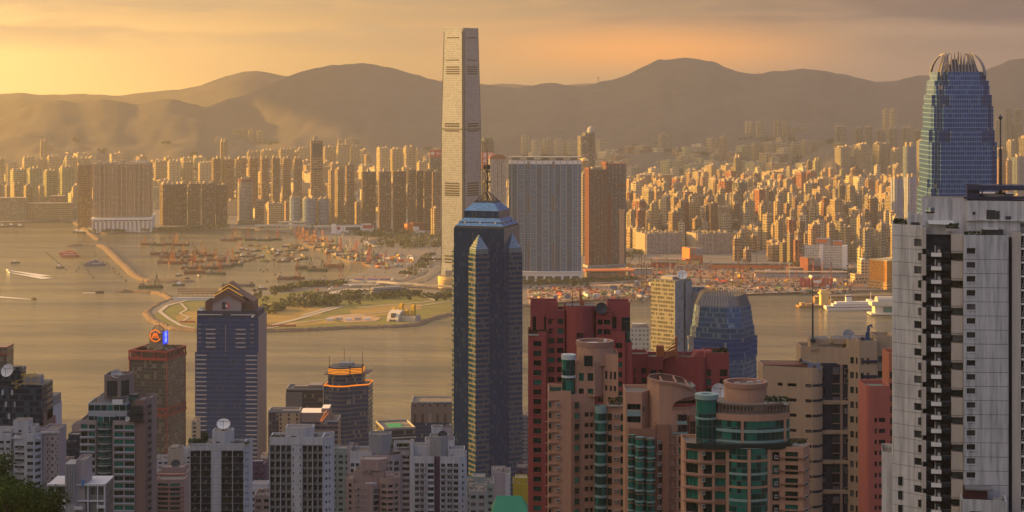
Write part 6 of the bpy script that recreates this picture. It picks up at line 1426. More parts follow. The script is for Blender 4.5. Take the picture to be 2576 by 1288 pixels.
def gable_tower():
 """blue glass tower with a house-like gable carrying a letter emblem"""
 d = 1720; s = d/F; xc = 572; X = UX(xc, d); zb = 2; z = lambda y: UZ(y, d)-zb; x = lambda v: (v-xc)*s
 t = thing('gable_roofed_tower', 'navy glass tower with brown gabled top and pink letter emblem, left of centre', 'office tower', (X, d, zb), radians(-3)); PLACED.append((X, d, 45))
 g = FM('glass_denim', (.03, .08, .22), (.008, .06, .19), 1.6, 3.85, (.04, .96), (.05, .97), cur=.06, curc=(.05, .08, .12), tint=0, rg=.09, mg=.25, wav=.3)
 MST = M('stone_mauve', (.30, .24, .225), .8, var=.1, scale=.15)
 dp = 40
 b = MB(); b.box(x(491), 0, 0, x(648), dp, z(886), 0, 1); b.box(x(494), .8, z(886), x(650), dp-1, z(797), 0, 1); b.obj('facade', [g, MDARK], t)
 b = MB(); b.box(x(648), .3, 0, x(651), dp, z(886), 0, 0); b.box(x(489), .3, 0, x(491), dp, z(886)); b.box(x(650), 1, z(886), x(652), dp-1, z(797)); b.obj('stone_side', MST, t)
 MB_ = M('bar_white', (.42, .40, .39), .6)
 for k in range(26):
  y = 894+11.05*k
  for x0, x1 in ((492, 519), (619, 647)):
   b = MB(); b.box(x(x0), -.5, z(y+1.6), x(x1), 0, z(y-1.4), 0, 0, True); b.obj('white_bar', MB_, t)
 for k in range(5):
  y = 829+11.1*k
  for x0, x1 in ((517, 541), (593, 618)):
   b = MB(); b.box(x(x0), .3, z(y+1.6), x(x1), .8, z(y-1.4), 0, 0, True); b.obj('white_bar', MB_, t)
  for x0, x1 in ((498, 505), (631, 639)):
   b = MB(); b.box(x(x0), .3, z(y-11), x(x1), .8, z(y-13.5), 0, 0, True); b.obj('white_bar', MST, t)
 b = MB()
 for k in range(30): y = 805+11.05*k*1.0; b.box(x(496), .72 if y < 886 else -.08, z(y+.3), x(647), .8 if y < 886 else 0, z(y-.3), 0, 0, True)
 tag(b.obj('floor_line', M('floor_line', (.14, .15, .19), .6), t), kind='stuff')
 b = MB(); b.box(x(566.4), .2, z(893), x(568), .8, z(818)); b.box(x(564.5), 0, z(896), x(570), .8, z(890)); b.obj('light_rod', MST, t)
 b = MB(); b.box(x(494), 2, z(797), x(646), dp-2, z(783), 0, 0); b.box(x(497), 1, z(793), x(558), 2, z(791.5), 1, 1); b.box(x(580), 1, z(793), x(642), 2, z(791.5), 1, 1); b.obj('shoulder_storey', [M('navy_clad', (.03, .04, .075), .6), MWHITE], t)
 # the gabled house on top
 MBR = M('brown_tile', (.17, .095, .07), .8, var=.12, scale=.2)
 b = MB(); y0, y1 = 3.0, 34
 G_ = [(532, 784), (532, 757), (571, 737), (606, 757), (606, 784)]
 b.face([(x(p), y0, z(q)) for p, q in G_]); b.face([(x(p), y1, z(q)) for p, q in G_[::-1]]); [b.face([(x(a[0]), y0, z(a[1])), (x(a[0]), y1, z(a[1])), (x(c[0]), y1, z(c[1])), (x(c[0]), y0, z(c[1]))]) for a, c in zip(G_, G_[1:])]; b.obj('gable_wall', M('gable_stone', (.34, .29, .285), .85, var=.06), t)
 b = MB()
 def slope(p, q, ya, yb_, th=1.2):
  (px0, pz0), (px1, pz1) = p, q; b.face([(x(px0), ya, z(pz0)), (x(px1), ya, z(pz1)), (x(px1), yb_, z(pz1)), (x(px0), yb_, z(pz0))]); b.face([(x(px0), ya, z(pz0)-th), (x(px1), ya, z(pz1)-th), (x(px1), ya, z(pz1)), (x(px0), ya, z(pz0))]); b.face([(x(px0), ya, z(pz0)-th), (x(px1), ya, z(pz1)-th), (x(px1), yb_, z(pz1)-th), (x(px0), yb_, z(pz0)-th)])
 slope((526, 757), (571, 732), 1, 35, 3); slope((617, 757), (571, 732), 1, 35, 3)
 slope((536, 744), (571, 722), 6, 31, 3); slope((606, 744), (571, 722), 6, 31, 3); slope((552, 728), (571, 714), 10, 27, 3); slope((591, 728), (571, 714), 10, 27, 3)
 b.box(x(513), 6, z(784), x(531), 30, z(760), 0, 0); b.box(x(607), 6, z(784), x(634), 30, z(760), 0, 0)
 for k in range(5): b.box(x(511), 5.5, z(782-4.6*k), x(531), 6, z(780-4.6*k)); b.box(x(607), 5.5, z(782-4.6*k), x(635), 6, z(780-4.6*k))
 for k in range(7):
  f = k/6; b.box(x(528+39*f), .9, z(757-22*f+8), x(530+39*f), 1.6, z(757-22*f)); b.box(x(614-39*f), .9, z(757-22*f+8), x(616-39*f), 1.6, z(757-22*f))
 b.face([(x(511), 6, z(760)), (x(531), 6, z(748)), (x(531), 30, z(748)), (x(511), 30, z(760))]); b.face([(x(635), 6, z(760)), (x(607), 6, z(744)), (x(607), 30, z(744)), (x(635), 30, z(760))])
 b.obj('gable_roof', MBR, t)
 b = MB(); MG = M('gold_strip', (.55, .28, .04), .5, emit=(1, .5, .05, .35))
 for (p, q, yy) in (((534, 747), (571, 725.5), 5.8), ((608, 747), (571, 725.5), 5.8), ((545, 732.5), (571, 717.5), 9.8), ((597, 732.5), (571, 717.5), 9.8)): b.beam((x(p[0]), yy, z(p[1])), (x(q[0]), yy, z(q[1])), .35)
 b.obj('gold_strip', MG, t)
 b = MB(); b.tube((x(571), 18, z(714)), (x(571), 18, z(705)), .15, 5); b.obj('lightning_rod', MDARK, t)
 e = link('emblem', None, t, (x(567), y0-.1, z(770)))
 u = s*1.0
 b = MB(); b.box(-10*u, -.25, -9*u, 0, 0, 9*u); b.obj('navy_letter', M('emblem_navy', (.012, .016, .05), .5), e)
 b = MB(); P = [(0, -9*u), (2*u, -9*u)]+[(2*u+9*u*sin(radians(q)), -9*u*cos(radians(q))) for q in range(15, 180, 15)]+[(2*u, 9*u), (0, 9*u)]
 b.face([(p, -.25, q) for p, q in P]);
 for i in range(len(P)): (p, q), (p2, q2) = P[i], P[(i+1) % len(P)]; b.face([(p, -.25, q), (p2, -.25, q2), (p2, 0, q2), (p, 0, q)])
 b.obj('pink_letter', M('emblem_pink', (.52, .14, .16), .5), e)
 b = MB(); b.box(-1.5*u, -.32, -3*u, 3.5*u, -.25, 2.5*u); b.obj('white_square', M('sign_white', (.85, .8, .8)), e)
 dish('satellite_dish', 'small white dish at the left shoulder of the gabled tower', 5*s, (UX(502, d), d+5, UZ(785, d)), .5, 50)
 dish('satellite_dish', 'small white dish at the right shoulder of the gabled tower', 4*s, (UX(636, d), d-.2, UZ(800, d)), -.5, 50)
gable_tower()
def truss_tower():
 """grey mirror tower with red trusses and a rooftop sign"""
 d = 1880; s = d/F; xc = 386; X = UX(xc, d); zb = 2; z = lambda y: UZ(y, d)-zb; a = radians(-15)
 t = thing('red_truss_tower', 'grey mirror glass tower with crimson trusses and orange round sign on its roof', 'office tower', (X, d+22, zb), a); PLACED.append((X, d, 40))
 W_ = 98*s/cos(a); D_ = 29*s/sin(-a); h, k = W_/2, D_/2
 g = FM('glass_smoke', (.07, .075, .085), (.03, .045, .075), 2.6, 3.5, (.07, .93), (.08, .94), cur=.2, curc=(.15, .15, .145), tint=0, rg=.10, mg=.2, wmetal=.2, wrough=.3, wav=.5)
 MCR = M('crimson_steel', (.20, .014, .035), .5, var=.1)
 zt = z(905)
 b = MB(); b.prism(rectp(-h, -k, h, k), 0, zt, 0, 1); b.obj('facade', [g, MROOF], t)
 def frame(yt, yb, nm):
  z1, z0 = z(yt), z(yb); zl = z0+.14*(z1-z0)
  b = MB(); b.prism(rectp(-h+1, -k+1, h-1, k-1), z0, z1, 0, 0); b.obj('truss_recess', MDARK, t)
  for sd, (L, ca) in enumerate(((h, 0), (k, pi/2), (h, pi), (k, 3*pi/2))):
   off = k if sd % 2 == 0 else h; b = MB(); w = 1.0
   def Rr(u, v, q): c, s_ = cos(ca), sin(ca); return (u*c-v*s_, u*s_+v*c, q)
   b.tube(Rr(-L-.4, -off-.2, z1), Rr(L+.4, -off-.2, z1), 1.1, 4); b.tube(Rr(-L-.4, -off-.2, z0), Rr(L+.4, -off-.2, z0), 1.6, 4)
   for q in (-1, -.33, .33, 1): b.tube(Rr(q*L, -off-.2, z0), Rr(q*L, -off-.2, z1), .85, 4)
   b.tube(Rr(-L, -off-.2, z1), Rr(-.33*L, -off-.2, z0), .7, 4); b.tube(Rr(L, -off-.2, z1), Rr(.33*L, -off-.2, z0), .7, 4)
   b.obj('crimson_truss', MCR, t)
 frame(884, 903, 'top'); frame(1027, 1044, 'mid')
 for cx, cy in ((-h, -k), (h, -k), (h, k), (-h, k)): b = MB(); b.cbox(cx, cy, 0, .9, .9, zt); b.obj('corner_post', MCR, t)
 b = MB(); b.prism(rectp(-h+1.5, -k+1.5, h-1.5, k-1.5), z(885), z(884), 0, 0); rr = random.Random(3)
 for _ in range(40): b.cbox(rr.uniform(-h*.9, h*.9), rr.uniform(-k*.9, k*.9), z(884), rr.uniform(1, 5), rr.uniform(1, 4), rr.uniform(.6, 2.0))
 b.obj('roof_plant', M('roof_dark', (.09, .085, .08), .9, var=.4, scale=.3), t)
 q = 38*s; zr = z(884); cx, cy = 1.5, -2
 b = MB(); b.box(cx-q*.5, cy-q*.3, zr, cx+q*.5, cy+q*.4, z(842)); b.tube((cx-q*.5, cy-q*.3, z(842)), (cx-q*.5, cy-q*.3, z(836)), .3, 5); b.box(cx-q*.3, cy, z(842), cx+q*.3, cy+q*.3, z(838)); b.obj('sign_house', M('sign_stone', (.15, .145, .14), .8, var=.2), t)
 e = link('round_sign', None, t, (cx-q*.04, cy-q*.3-.5, z(850)))
 MO = M('sign_orange', (.75, .17, .02), .5, emit=(1, .22, .02, .25)); u = s
 b = MB(); n = 26
 for i in range(n):
  a0, a1 = radians(25+310*i/n), radians(25+310*(i+1)/n); P = lambda r, q_: (r*cos(q_), r*sin(q_))
  for yy in (-.3,):
   p = [P(16*u, a0), P(16*u, a1), P(13*u, a1), P(13*u, a0)]; b.face([(c[0], -.3, c[1]) for c in p]); b.face([(p[0][0], -.3, p[0][1]), (p[1][0], -.3, p[1][1]), (p[1][0], .3, p[1][1]), (p[0][0], .3, p[0][1])]); b.face([(p[3][0], -.3, p[3][1]), (p[2][0], -.3, p[2][1]), (p[2][0], .3, p[2][1]), (p[3][0], .3, p[3][1])])
 b.obj('ring', MO, e)
 b = MB()
 for m_ in (1, -1):
  for P in ([(-10, -6), (-6.5, -6), (-1.5, 7), (-4.5, 7)], [(-4.5, 7), (-1.5, 7), (1.2, 0), (-.4, -4)], [(-3.5, -6), (-1.5, -6), (-2.0, -2.6), (-3.4, -3.2)]): b.face([(p*u*m_, -.3, q_*u) for p, q_ in P]); b.face([(p*u*m_, .1, q_*u) for p, q_ in P])
 b.obj('letter', MO, e)
 b = MB(); n = 20
 for i in range(n):
  a0, a1 = pi*i/n, pi*(i+1)/n; b.tube((16*u*cos(a0), 6.5, 10*u+14*u*sin(a0)), (16*u*cos(a1), 6.5, 10*u+14*u*sin(a1)), .45, 4)
 for k_ in range(7): a0 = pi*(k_+.5)/7; b.tube((0, 6.5, 6*u), (15*u*cos(a0), 6.5, 10*u+13*u*sin(a0)), .22, 4)
 b.tube((3*u, 7, 10*u), (3*u, 7, 34*u), .2, 4); b.obj('rear_ring', MDARK, e)
 b = MB(); b.box(cx+q*.5+.05, cy-q*.34, z(871), cx+q*.5+.8, cy+q*.38, z(839)); sb = b.obj('blue_sign', M('sign_blue', (.01, .03, .62), .4, emit=(.02, .06, 1, .35)), t)
 text('招\n商', 14*u, M('sign_pale', (.5, .7, .9), .4, emit=(.5, .7, 1, .3)), sb, (cx+q*.5+.85, cy, z(855)), (pi/2, 0, pi/2), .1)
truss_tower()
def neon_tower():
 d = 1700; s = d/F; xc = 862; X = UX(xc, d); zb = 2; z = lambda y: UZ(y, d)-zb; x = lambda v: (v-xc)*s
 t = thing('neon_crowned_tower', 'dark tower with orange lit crown bands and four antennas beside the harbour', 'office tower', (X, d, zb), radians(-6)); PLACED.append((X, d, 30))
 g = FM('glass_slate', (.09, .085, .09), (.015, .055, .15), 1.7, 3.8, (.03, .97), (.30, .95), cur=.08, tint=0, rg=.1, mg=.3, wav=.2)
 MNE = M('neon_orange', (.9, .25, .02), .5, emit=(1, .25, .01, .4)); MGL = M('lit_gold', (.8, .4, .03), .5, emit=(1, .42, .03, .5))
 B_ = [(x(812), 3), (x(826), 3)]+[(x(852)+x(862+28)*sin(radians(q)), 3.5-5.5*cos(radians(q))) for q in range(-75, 76, 15)]+[(x(881), 3.5), (x(921), 12), (x(921), 34), (x(812), 34)]
 b = MB(); b.prism(B_, 0, z(972), 0, 1); b.obj('facade', [g, MDARK], t)
 b = MB(); b.prism(inset(B_, 1.015), z(973), z(970), 0, None); b.obj('neon_line', MNE, t)
 C_ = inset(B_, .76); b = MB(); b.prism(C_, z(972), z(946), 0, 1); b.obj('crown_storey', [g, MDARK], t)
 b = MB(); b.prism(inset(B_, 1.0), z(945), z(943), 0, 0, True); b.obj('flared_slab', M('slab_brown2', (.14, .10, .085), .7), t)
 b = MB(); b.prism(inset(B_, .74), z(943), z(926), 0, 1); b.obj('crown_wall', [M('crown_brown', (.12, .08, .06), .8), MDARK], t)
 b = MB()
 for k in range(4): b.prism(inset(B_, .75), z(942-3.6*k), z(940.4-3.6*k), 0, None)
 b.obj('lit_band', M('lit_amber', (.7, .25, .02), .5, emit=(1, .30, .015, .5)), t)
 b = MB()
 for i in range(3):
  for k in range(6): b.box(x(846+4.4*i), .6, z(967-3.2*k), x(849+4.4*i), 1.2, z(964.8-3.2*k))
 tag(b.obj('lit_window', MGL, t), kind='stuff')
 b = MB(); b.cbox(x(862), 18, z(926), 12, 10, 2.5); b.obj('roof_house', MGREYC, t)
 for xx, yt, yy in ((826, 897, 4), (854, 886, 22), (879, 898, 3), (906, 888, 12)):
  b = MB(); b.tube((x(xx), yy, z(945)), (x(xx), yy, z(922)), .5, 6); b.tube((x(xx), yy, z(922)), (x(xx), yy, z(yt)), .22, 5); b.obj('antenna', MDARK, t)
 # neighbours
 def office(lab, x0, x1, top, d, m, a=0, dp=26, roofm=MROOF, roof_top=None, nm='office_block'):
  X = UX((x0+x1)/2, d); s = d/F; t = thing(nm, lab, 'office block', (X, d, 0), radians(a)); h = UZ(top, d); w = (x1-x0)*s; PLACED.append((X, d, w*.5))
  b = MB(); b.box(-w/2, 0, 0, w/2, dp, h, 0, 1); b.parapet(rectp(-w/2, 0, w/2, dp), h, 1.4, .6, 2); b.obj('facade', [m, roofm, MGREYC], t)
  return t, w, h
 gd = FM('glass_charcoal', (.075, .07, .07), (.022, .028, .045), 1.8, 3.6, (.06, .94), (.2, .95), cur=.1, tint=.1, rg=.12, mg=.2)
 t, w, h = office('dark office block with pale panelled left end left of the neon tower', 720, 812, 981, 1760, gd)
 b = MB(); b.box(-w/2-.3, -1.2, h-22, -w*.06, 1, h-2); b.obj('pale_panel', M('panel_taupe', (.20, .18, .165), .7), t)
 b = MB(); b.box(-w*.3, 6, h, w*.1, 16, h+2.5); b.box(w*.1, 2, h-1, w*.48, 20, h+4.0); b.obj('roof_house', M('panel_taupe', (0, 0, 0)), t)
 t, w, h = office('slim tower with sunlit cream flank and brown front below the dark office block', 675, 754, 1037, 1420, FM('brown_front', (.13, .095, .085), (.05, .04, .04), 2.6, 3.2), 0, 14)
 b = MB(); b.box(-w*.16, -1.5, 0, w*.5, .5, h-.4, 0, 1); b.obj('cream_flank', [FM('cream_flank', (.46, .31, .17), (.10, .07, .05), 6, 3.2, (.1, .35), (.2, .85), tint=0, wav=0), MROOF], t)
 b = MB(); b.box(-w*.4, 3, h, -w*.1, 9, h+1.5); b.beam((-w*.3, 4, h), (-w*.25, 4, h+4), .2); b.obj('roof_house', MDARK, t)
 t, w, h = office('bronze stepped office with slanted lit roof panels before the neon tower', 755, 850, 1062, 1480, FM('bronze_front', (.20, .14, .12), (.03, .04, .07), 5.2, 3.6, (.02, .98), (.4, .95), cur=.1, tint=0), 0, 24)
 b = MB(); b.prism(rectp(-w*.5, -.5, w*.14, 20), h, h+7, 0, 1, False, rectp(-w*.5, 1, w*.2, 22)); b.prism(rectp(w*.02, 0, w*.3, 22), h, h+10, 0, 1, False, rectp(w*.06, 3, w*.26, 20)); b.obj('slanted_roof', [M('panel_bronze', (.22, .15, .125), .6), MWHITE], t)
 b = MB(); b.tube((w*.03, -.8, h+1), (w*.2, 1, h+9), .18, 4); b.tube((w*.06, -.8, h+.5), (w*.25, 1, h+7), .18, 4); b.obj('neon_strip', MNE, t)
 b = MB()
 for k in range(4): b.box(w*(.3+.05*k), 1, 0, w*(.36+.05*k), 20, h-4-5.5*k, 0, 1)
 b.obj('stepped_end', [FM('bronze_front', (0, 0, 0), GL), MROOF], t)
 t, w, h = office('dark blue office with brown attic left of the star plan skyscraper', 1035, 1139, 1014, 1800, FM('navy_front', (.04, .06, .11), (.012, .045, .13), 1.8, 3.6, (.05, .95), (.2, .95), cur=.1, tint=0, rg=.1, mg=.2), 0, 30)
 b = MB(); b.box(-w*.5-.4, -.6, h-18, w*.5, 1, h-1); b.obj('attic', FM('attic_brown', (.16, .125, .11), (.06, .05, .05), 7, 17, (.35, .7), (.3, .9), tint=0), t)
 t, w, h = office('small dark office with a green court and pipes on its flat roof', 965, 1046, 1080, 1560, gd, 14, 36, M('roof_mixed', (.19, .16, .14), .9, var=.4, scale=.3))
 b = MB(); b.box(-w*.25, 8, h+.05, w*.2, 26, h+.3); b.obj('green_court', M('court_green', (.03, .28, .12), .8), t)
 b = MB();
 for k in range(2): b.tube((w*.08, 4+3*k, h), (w*.08, 4+3*k, h+2.2), .15, 5); b.tube((w*.08, 4+3*k, h+2.2), (w*.36, 4+3*k, h+2.2), .15, 5)
 b.obj('roof_pipes', MFRAME, t)
 b = MB(); b.box(-w/2-.5, -.5, h-7, w/2+.5, 36, h-6.2); b.obj('ledge', MFRW, t)
neon_tower()
# ---------------------------------------------------------------- residential towers at the lower left
MW1 = M('stained_white', (.50, .485, .48), .85, var=.14, scale=.25, streak=.25); MW2 = M('grey_render', (.30, .285, .28), .85, var=.12, scale=.3, streak=.2); MW3 = M('mauve_render', (.36, .30, .295), .85, var=.1, scale=.3, streak=.2)
MPINKB = M('dusty_pink', (.36, .24, .20), .85, var=.1, scale=.3, streak=.18); MBRN = M('brown_wall', (.205, .125, .105), .85, var=.06, scale=.4); MRUBBLE = M('roof_clutter', (.26, .22, .19), .9, var=.4, scale=.6)
def clutter(f, x0, x1, y0, y1, yp, n=14, seed=1):
 """tanks, ducts and pipes on a roof"""
 rr = random.Random(seed); b = MB(); z = f.z(yp)
 for _ in range(n):
  x, y = f.x(rr.uniform(x0, x1)), rr.uniform(y0, y1); w = rr.uniform(.5, 2.2)
  if rr.random() < .35: b.tube((x, y, z), (x, y, z+rr.uniform(.8, 1.8)), w*.4, 10)
  else: b.cbox(x, y, z, w, rr.uniform(.5, 2), rr.uniform(.4, 1.6))
 for _ in range(4): x, y = f.x(rr.uniform(x0, x1)), rr.uniform(y0, y1); b.tube((x, y, z), (x, y, z+rr.uniform(2, 4)), .05, 4)
 tag(f.part('roof_clutter', b, [MRUBBLE]), kind='stuff')
def dark_blue():
 d = 1000; f = FB('dark_blue_tower', 'dark blue glass block with yellow roof rails at far left', 'tower', d, 60, seed=31); X = f.x
 g = FM('glass_ink', (.030, .035, .055), (.010, .02, .04), 1.6, 3.2, (.06, .94), (.25, .95), cur=.22, curc=(.05, .09, .11), tint=0, rg=.1)
 f.prism('facade', f.P([(22, 2), (60, 0), (106, -1), (112, 6), (112, 18), (22, 18)]), f.z(1062), f.z(968), [g, MROOF])
 f.wall(f.P([(70, .2), (112, .2), (112, 18), (70, 18)]), 0, f.z(1040), [MBRN, MROOF], {0: ([(.08, .45), (.55, .92)], f.rows(1046, 16, 2.0), dict(nx=3, glass=GS_MIX))}, parapet=0)
 f.wall(f.P([(20, 1.5), (70, .4), (70, 18), (20, 18)]), 0, f.z(1062), [MNAVY, MROOF], {0: ([(.1, .4), (.55, .9)], f.rows(1070, 16, 1.8), dict(nx=3, frame=MFRD, glass=GS_MIX))}, parapet=0)
 f.prism('upper_block', f.P([(-20, 3), (24, 2), (24, 16), (-20, 16)]), 0, f.z(978), [g, MROOF], .6)
 f.prism('roof_house', f.P([(-10, 6), (48, 5), (48, 14), (-10, 14)]), f.z(978), f.z(936), [g, MDARK]); f.prism('roof_house', f.P([(24, 7), (40, 7), (40, 12), (24, 12)]), f.z(936), f.z(928), [MDARK, MDARK])
 f.prism('roof_house', f.P([(54, 3), (96, 3), (96, 12), (54, 12)]), f.z(968), f.z(950), [MGREYC, MROOF])
 b = MB(); z = f.z
 for (xa, ya, xb, yb_) in ((30, 964, 62, 951), (62, 951, 96, 946), (52, 942, 90, 940), (52, 946, 90, 944), (36, 976, 62, 962), (62, 966, 96, 965)): b.beam((X(xa), .3, z(ya)), (X(xb), .3, z(yb_)), .28)
 for xx, ya, yb_ in ((62, 938, 968), (87, 934, 948), (96, 945, 968), (40, 958, 980), (78, 946, 966)): b.beam((X(xx), .4, z(yb_)), (X(xx), .4, z(ya)), .25)
 f.part('yellow_rail', b, [M('rail_yellow', (.62, .36, .015), .6)])
 b = MB();
 for k in range(5): b.box(X(2+8*k), 1.2, z(995+30*(k % 3)), X(7+8*k), 2, z(982+30*(k % 3)))
 f.part('pale_panel', b, [MW1]); clutter(f, 0, 50, 5, 12, 936, 12, 3); f.done()
 dish('satellite_dish', 'white dish on the dark blue roof at far left', 3.4, (UX(19, 998), 999, UZ(950, 998)), -.3, 62, MWHITE)
 f = FB('pale_tower', 'pale tower with pointed roof frame behind the dark blue block', 'tower', 1160, 126, seed=32)
 f.wall(f.P([(112, 1), (133, 0), (140, 3), (140, 16), (112, 16)]), 0, f.z(1020), [MW1, MROOF], {}, parapet=0)
 b = MB(); b.prism(f.P([(112, 1), (133, 0), (140, 3), (140, 14), (112, 14)]), f.z(1020), f.z(996), 0, 1, False); f.part('roof_frame', b, [FM('frame_grid', (.26, .24, .23), (.10, .10, .10), 1.2, 1.4, tint=0), MROOF])
 b = MB(); b.face([(f.x(111), -.3, f.z(1022)), (f.x(132), -.4, f.z(1022)), (f.x(122), -.4, f.z(1004))]); f.part('gable_panel', b, [MW1]); f.done()
 f = FB('brick_block', 'red brown stepped block between dark blue block and water', 'block', 1080, 120, seed=33)
 f.wall(f.P([(108, 0), (127, 0), (127, 12), (108, 12)]), 0, f.z(1056), [M('brick_red', (.20, .085, .065), .85, var=.15), MROOF], {0: ([(.1, .9)], f.rows(1062, 13, 1.5), dict(nx=3))}, parapet=.5); f.done()
 d = 1900; s = d/F; t = thing('crimson_topped_tower', 'sliver of a grey tower with crimson top band at the left frame edge', 'tower', (UX(2, d), d, 2)); z = lambda y: UZ(y, d)-2
 b = MB(); b.box(-60*s, 0, 0, 15*s, 26, z(873), 0, 1); b.obj('facade', [_M['glass_smoke'], MROOF], t)
 b = MB();
 for y in (873, 890): b.box(-60*s, -.8, z(y+3), 16*s, 0, z(y)); b.box(15*s, -.8, z(y+3), 16*s, 26, z(y))
 for k in range(4): b.beam((15*s-k*24, -.5, z(892)), (15*s-k*24-20, -.5, z(874)), .6)
 b.obj('crimson_truss', _M['crimson_steel'], t)
dark_blue()
def white_left():
 d = 875; f = FB('white_flats', 'stained white block of flats with roof terraces at lower left edge', 'apartment block', d, 70, seed=34); X = f.x
 mt = [MW1, MROOF]; r = lambda y0, h=1.7: f.rows(y0, 16.8, h)
 f.wall(f.P([(-30, 1), (26, 1), (26, 14), (-30, 14)]), 0, f.z(1098), mt, {0: ([(.45, .68), (.78, .96)], r(1110, 1.3), dict(nx=3, glass=GS_MIX, sill=.3, sillm=MW1))}, parapet=1.2)
 f.prism('shaft', f.P([(25, 2.5), (36, 2.5), (36, 14), (25, 14)]), 0, f.z(1098), [MW2, MROOF])
 f.wall(f.P([(35, 0), (68, -1), (68, 14), (35, 14)]), 0, f.z(1102), mt, {0: ([(.06, .82)], r(1121, 1.25), dict(nx=4, sill=.35, sillm=MW1))}, parapet=1.2)
 f.wall(f.P([(67, -1.5), (88, -1.2), (101, 3), (101, 14), (67, 14)]), 0, f.z(1096), mt, {0: ([(.15, .85)], r(1110, 1.6), dict(nx=2, sill=.5, sillm=MW1)), 1: ([(.1, .9)], r(1112, 1.6), dict(nx=2, glass=GS_MIX))}, parapet=1.2)
 f.wall(f.P([(100, 4), (144, 3), (144, 18), (100, 18)]), 0, f.z(1089), [MW3, MROOF], {0: ([(.30, .36, dict(nx=1)), (.55, .68), (.90, .96, dict(nx=1))], r(1104, 1.2), dict())}, parapet=1.0)
 b = MB(); b.box(X(99), 2.5, f.z(1093), X(145.5), 3.2, f.z(1088)); b.box(X(30), -.8, f.z(1104), X(102), -.1, f.z(1100)); f.part('cornice', b, [MW1])
 for k in range(12):
  for xx in (118, 136): f.unit((X(xx), 3.4, f.z(1116+16.8*k)), 0, .8, .6, .5)
  f.unit((X(50), -.6, f.z(1128+16.8*k)), 0, 1.6, .5, .5)
 f.wall(f.P([(27, 4), (66, 4), (66, 12), (27, 12)]), f.z(1100), f.z(1062), mt, {0: ([(.35, .55, dict(nx=1))], [(f.z(1092), f.z(1086))], {})}, parapet=0)
 f.prism('roof_house', f.P([(66, 5), (82, 4.5), (82, 12), (66, 12)]), f.z(1097), f.z(1080), mt, .5); f.prism('roof_house', f.P([(-20, 5), (22, 5), (22, 12), (-20, 12)]), f.z(1098), f.z(1088), mt, .8)
 b = MB()
 for (xa, xb, y) in ((28, 66, 1062), (78, 100, 1080)):
  for k in range(9): x = X(xa+(xb-xa)*k/8); b.tube((x, 4, f.z(y)), (x, 4, f.z(y)+1.0), .04, 4)
  b.tube((X(xa), 4, f.z(y)+1), (X(xb), 4, f.z(y)+1), .05, 4)
 f.part('roof_railing', b, [MFRAME]); clutter(f, 0, 95, 2, 10, 1098, 26, 5); f.done()
 # modern white block with glass boxes
 d = 620; f = FB('modern_white_block', 'low modern white block of glass boxes with a fluted grey tower slab', 'apartment block', d, 190, seed=35); X = f.x
 MV = M('clean_white', (.52, .50, .495), .7, var=.06); gp = FM('loft_glazing', (.18, .18, .18), (.06, .07, .075), 1.5, 2.6, (.04, .96), (.03, .97), cur=.5, curc=(.14, .15, .15), tint=0, rg=.1)
 f.prism('glazing', f.P([(121, 1), (262, 0), (262, 14), (121, 14)]), 0, f.z(1220), [gp, MROOF])
 b = MB()
 for y in (1217, 1258, 1296): b.box(X(119), -.6, f.z(y+3), X(264), 1.2, f.z(y), 0, 0, True)
 for x in (120, 139, 167, 192, 222, 246, 263): b.box(X(x)-.16, -.5, 0, X(x)+.16, .9, f.z(1218))
 b.box(X(119), -.6, f.z(1222), X(264), 14, f.z(1219.5)); f.part('white_frame', b, [MV])
 b = MB(); n = 5
 b.box(X(166), -1.4, 0, X(192), 6, f.z(1165))
 for k in range(n): x = X(169+4.4*k); b.box(x, -1.75, f.z(1262), x+.25, -1.4, f.z(1166))
 f.part('fluted_slab', b, [MW2]); f.prism('stair_tower', f.P([(192, -.5), (217, .5), (217, 9), (192, 9)]), 0, f.z(1160), [MW3, MROOF], .5)
 b = MB(); b.box(X(207), -1, f.z(1222), X(211), .4, f.z(1206)); f.part('blue_panel', b, [M('panel_blue', (.05, .20, .42), .5)])
 for xx, y in ((158, 1272), (200, 1276), (256, 1272)):
  b = MB(); b.box(X(xx-10), -1.8, f.z(y+4), X(xx+10), 0, f.z(y+2)); b.box(X(xx-10), -1.85, f.z(y+2), X(xx+10), -1.75, f.z(y-5)); f.part('balcony', b, [MV])
 f.done()
white_left()
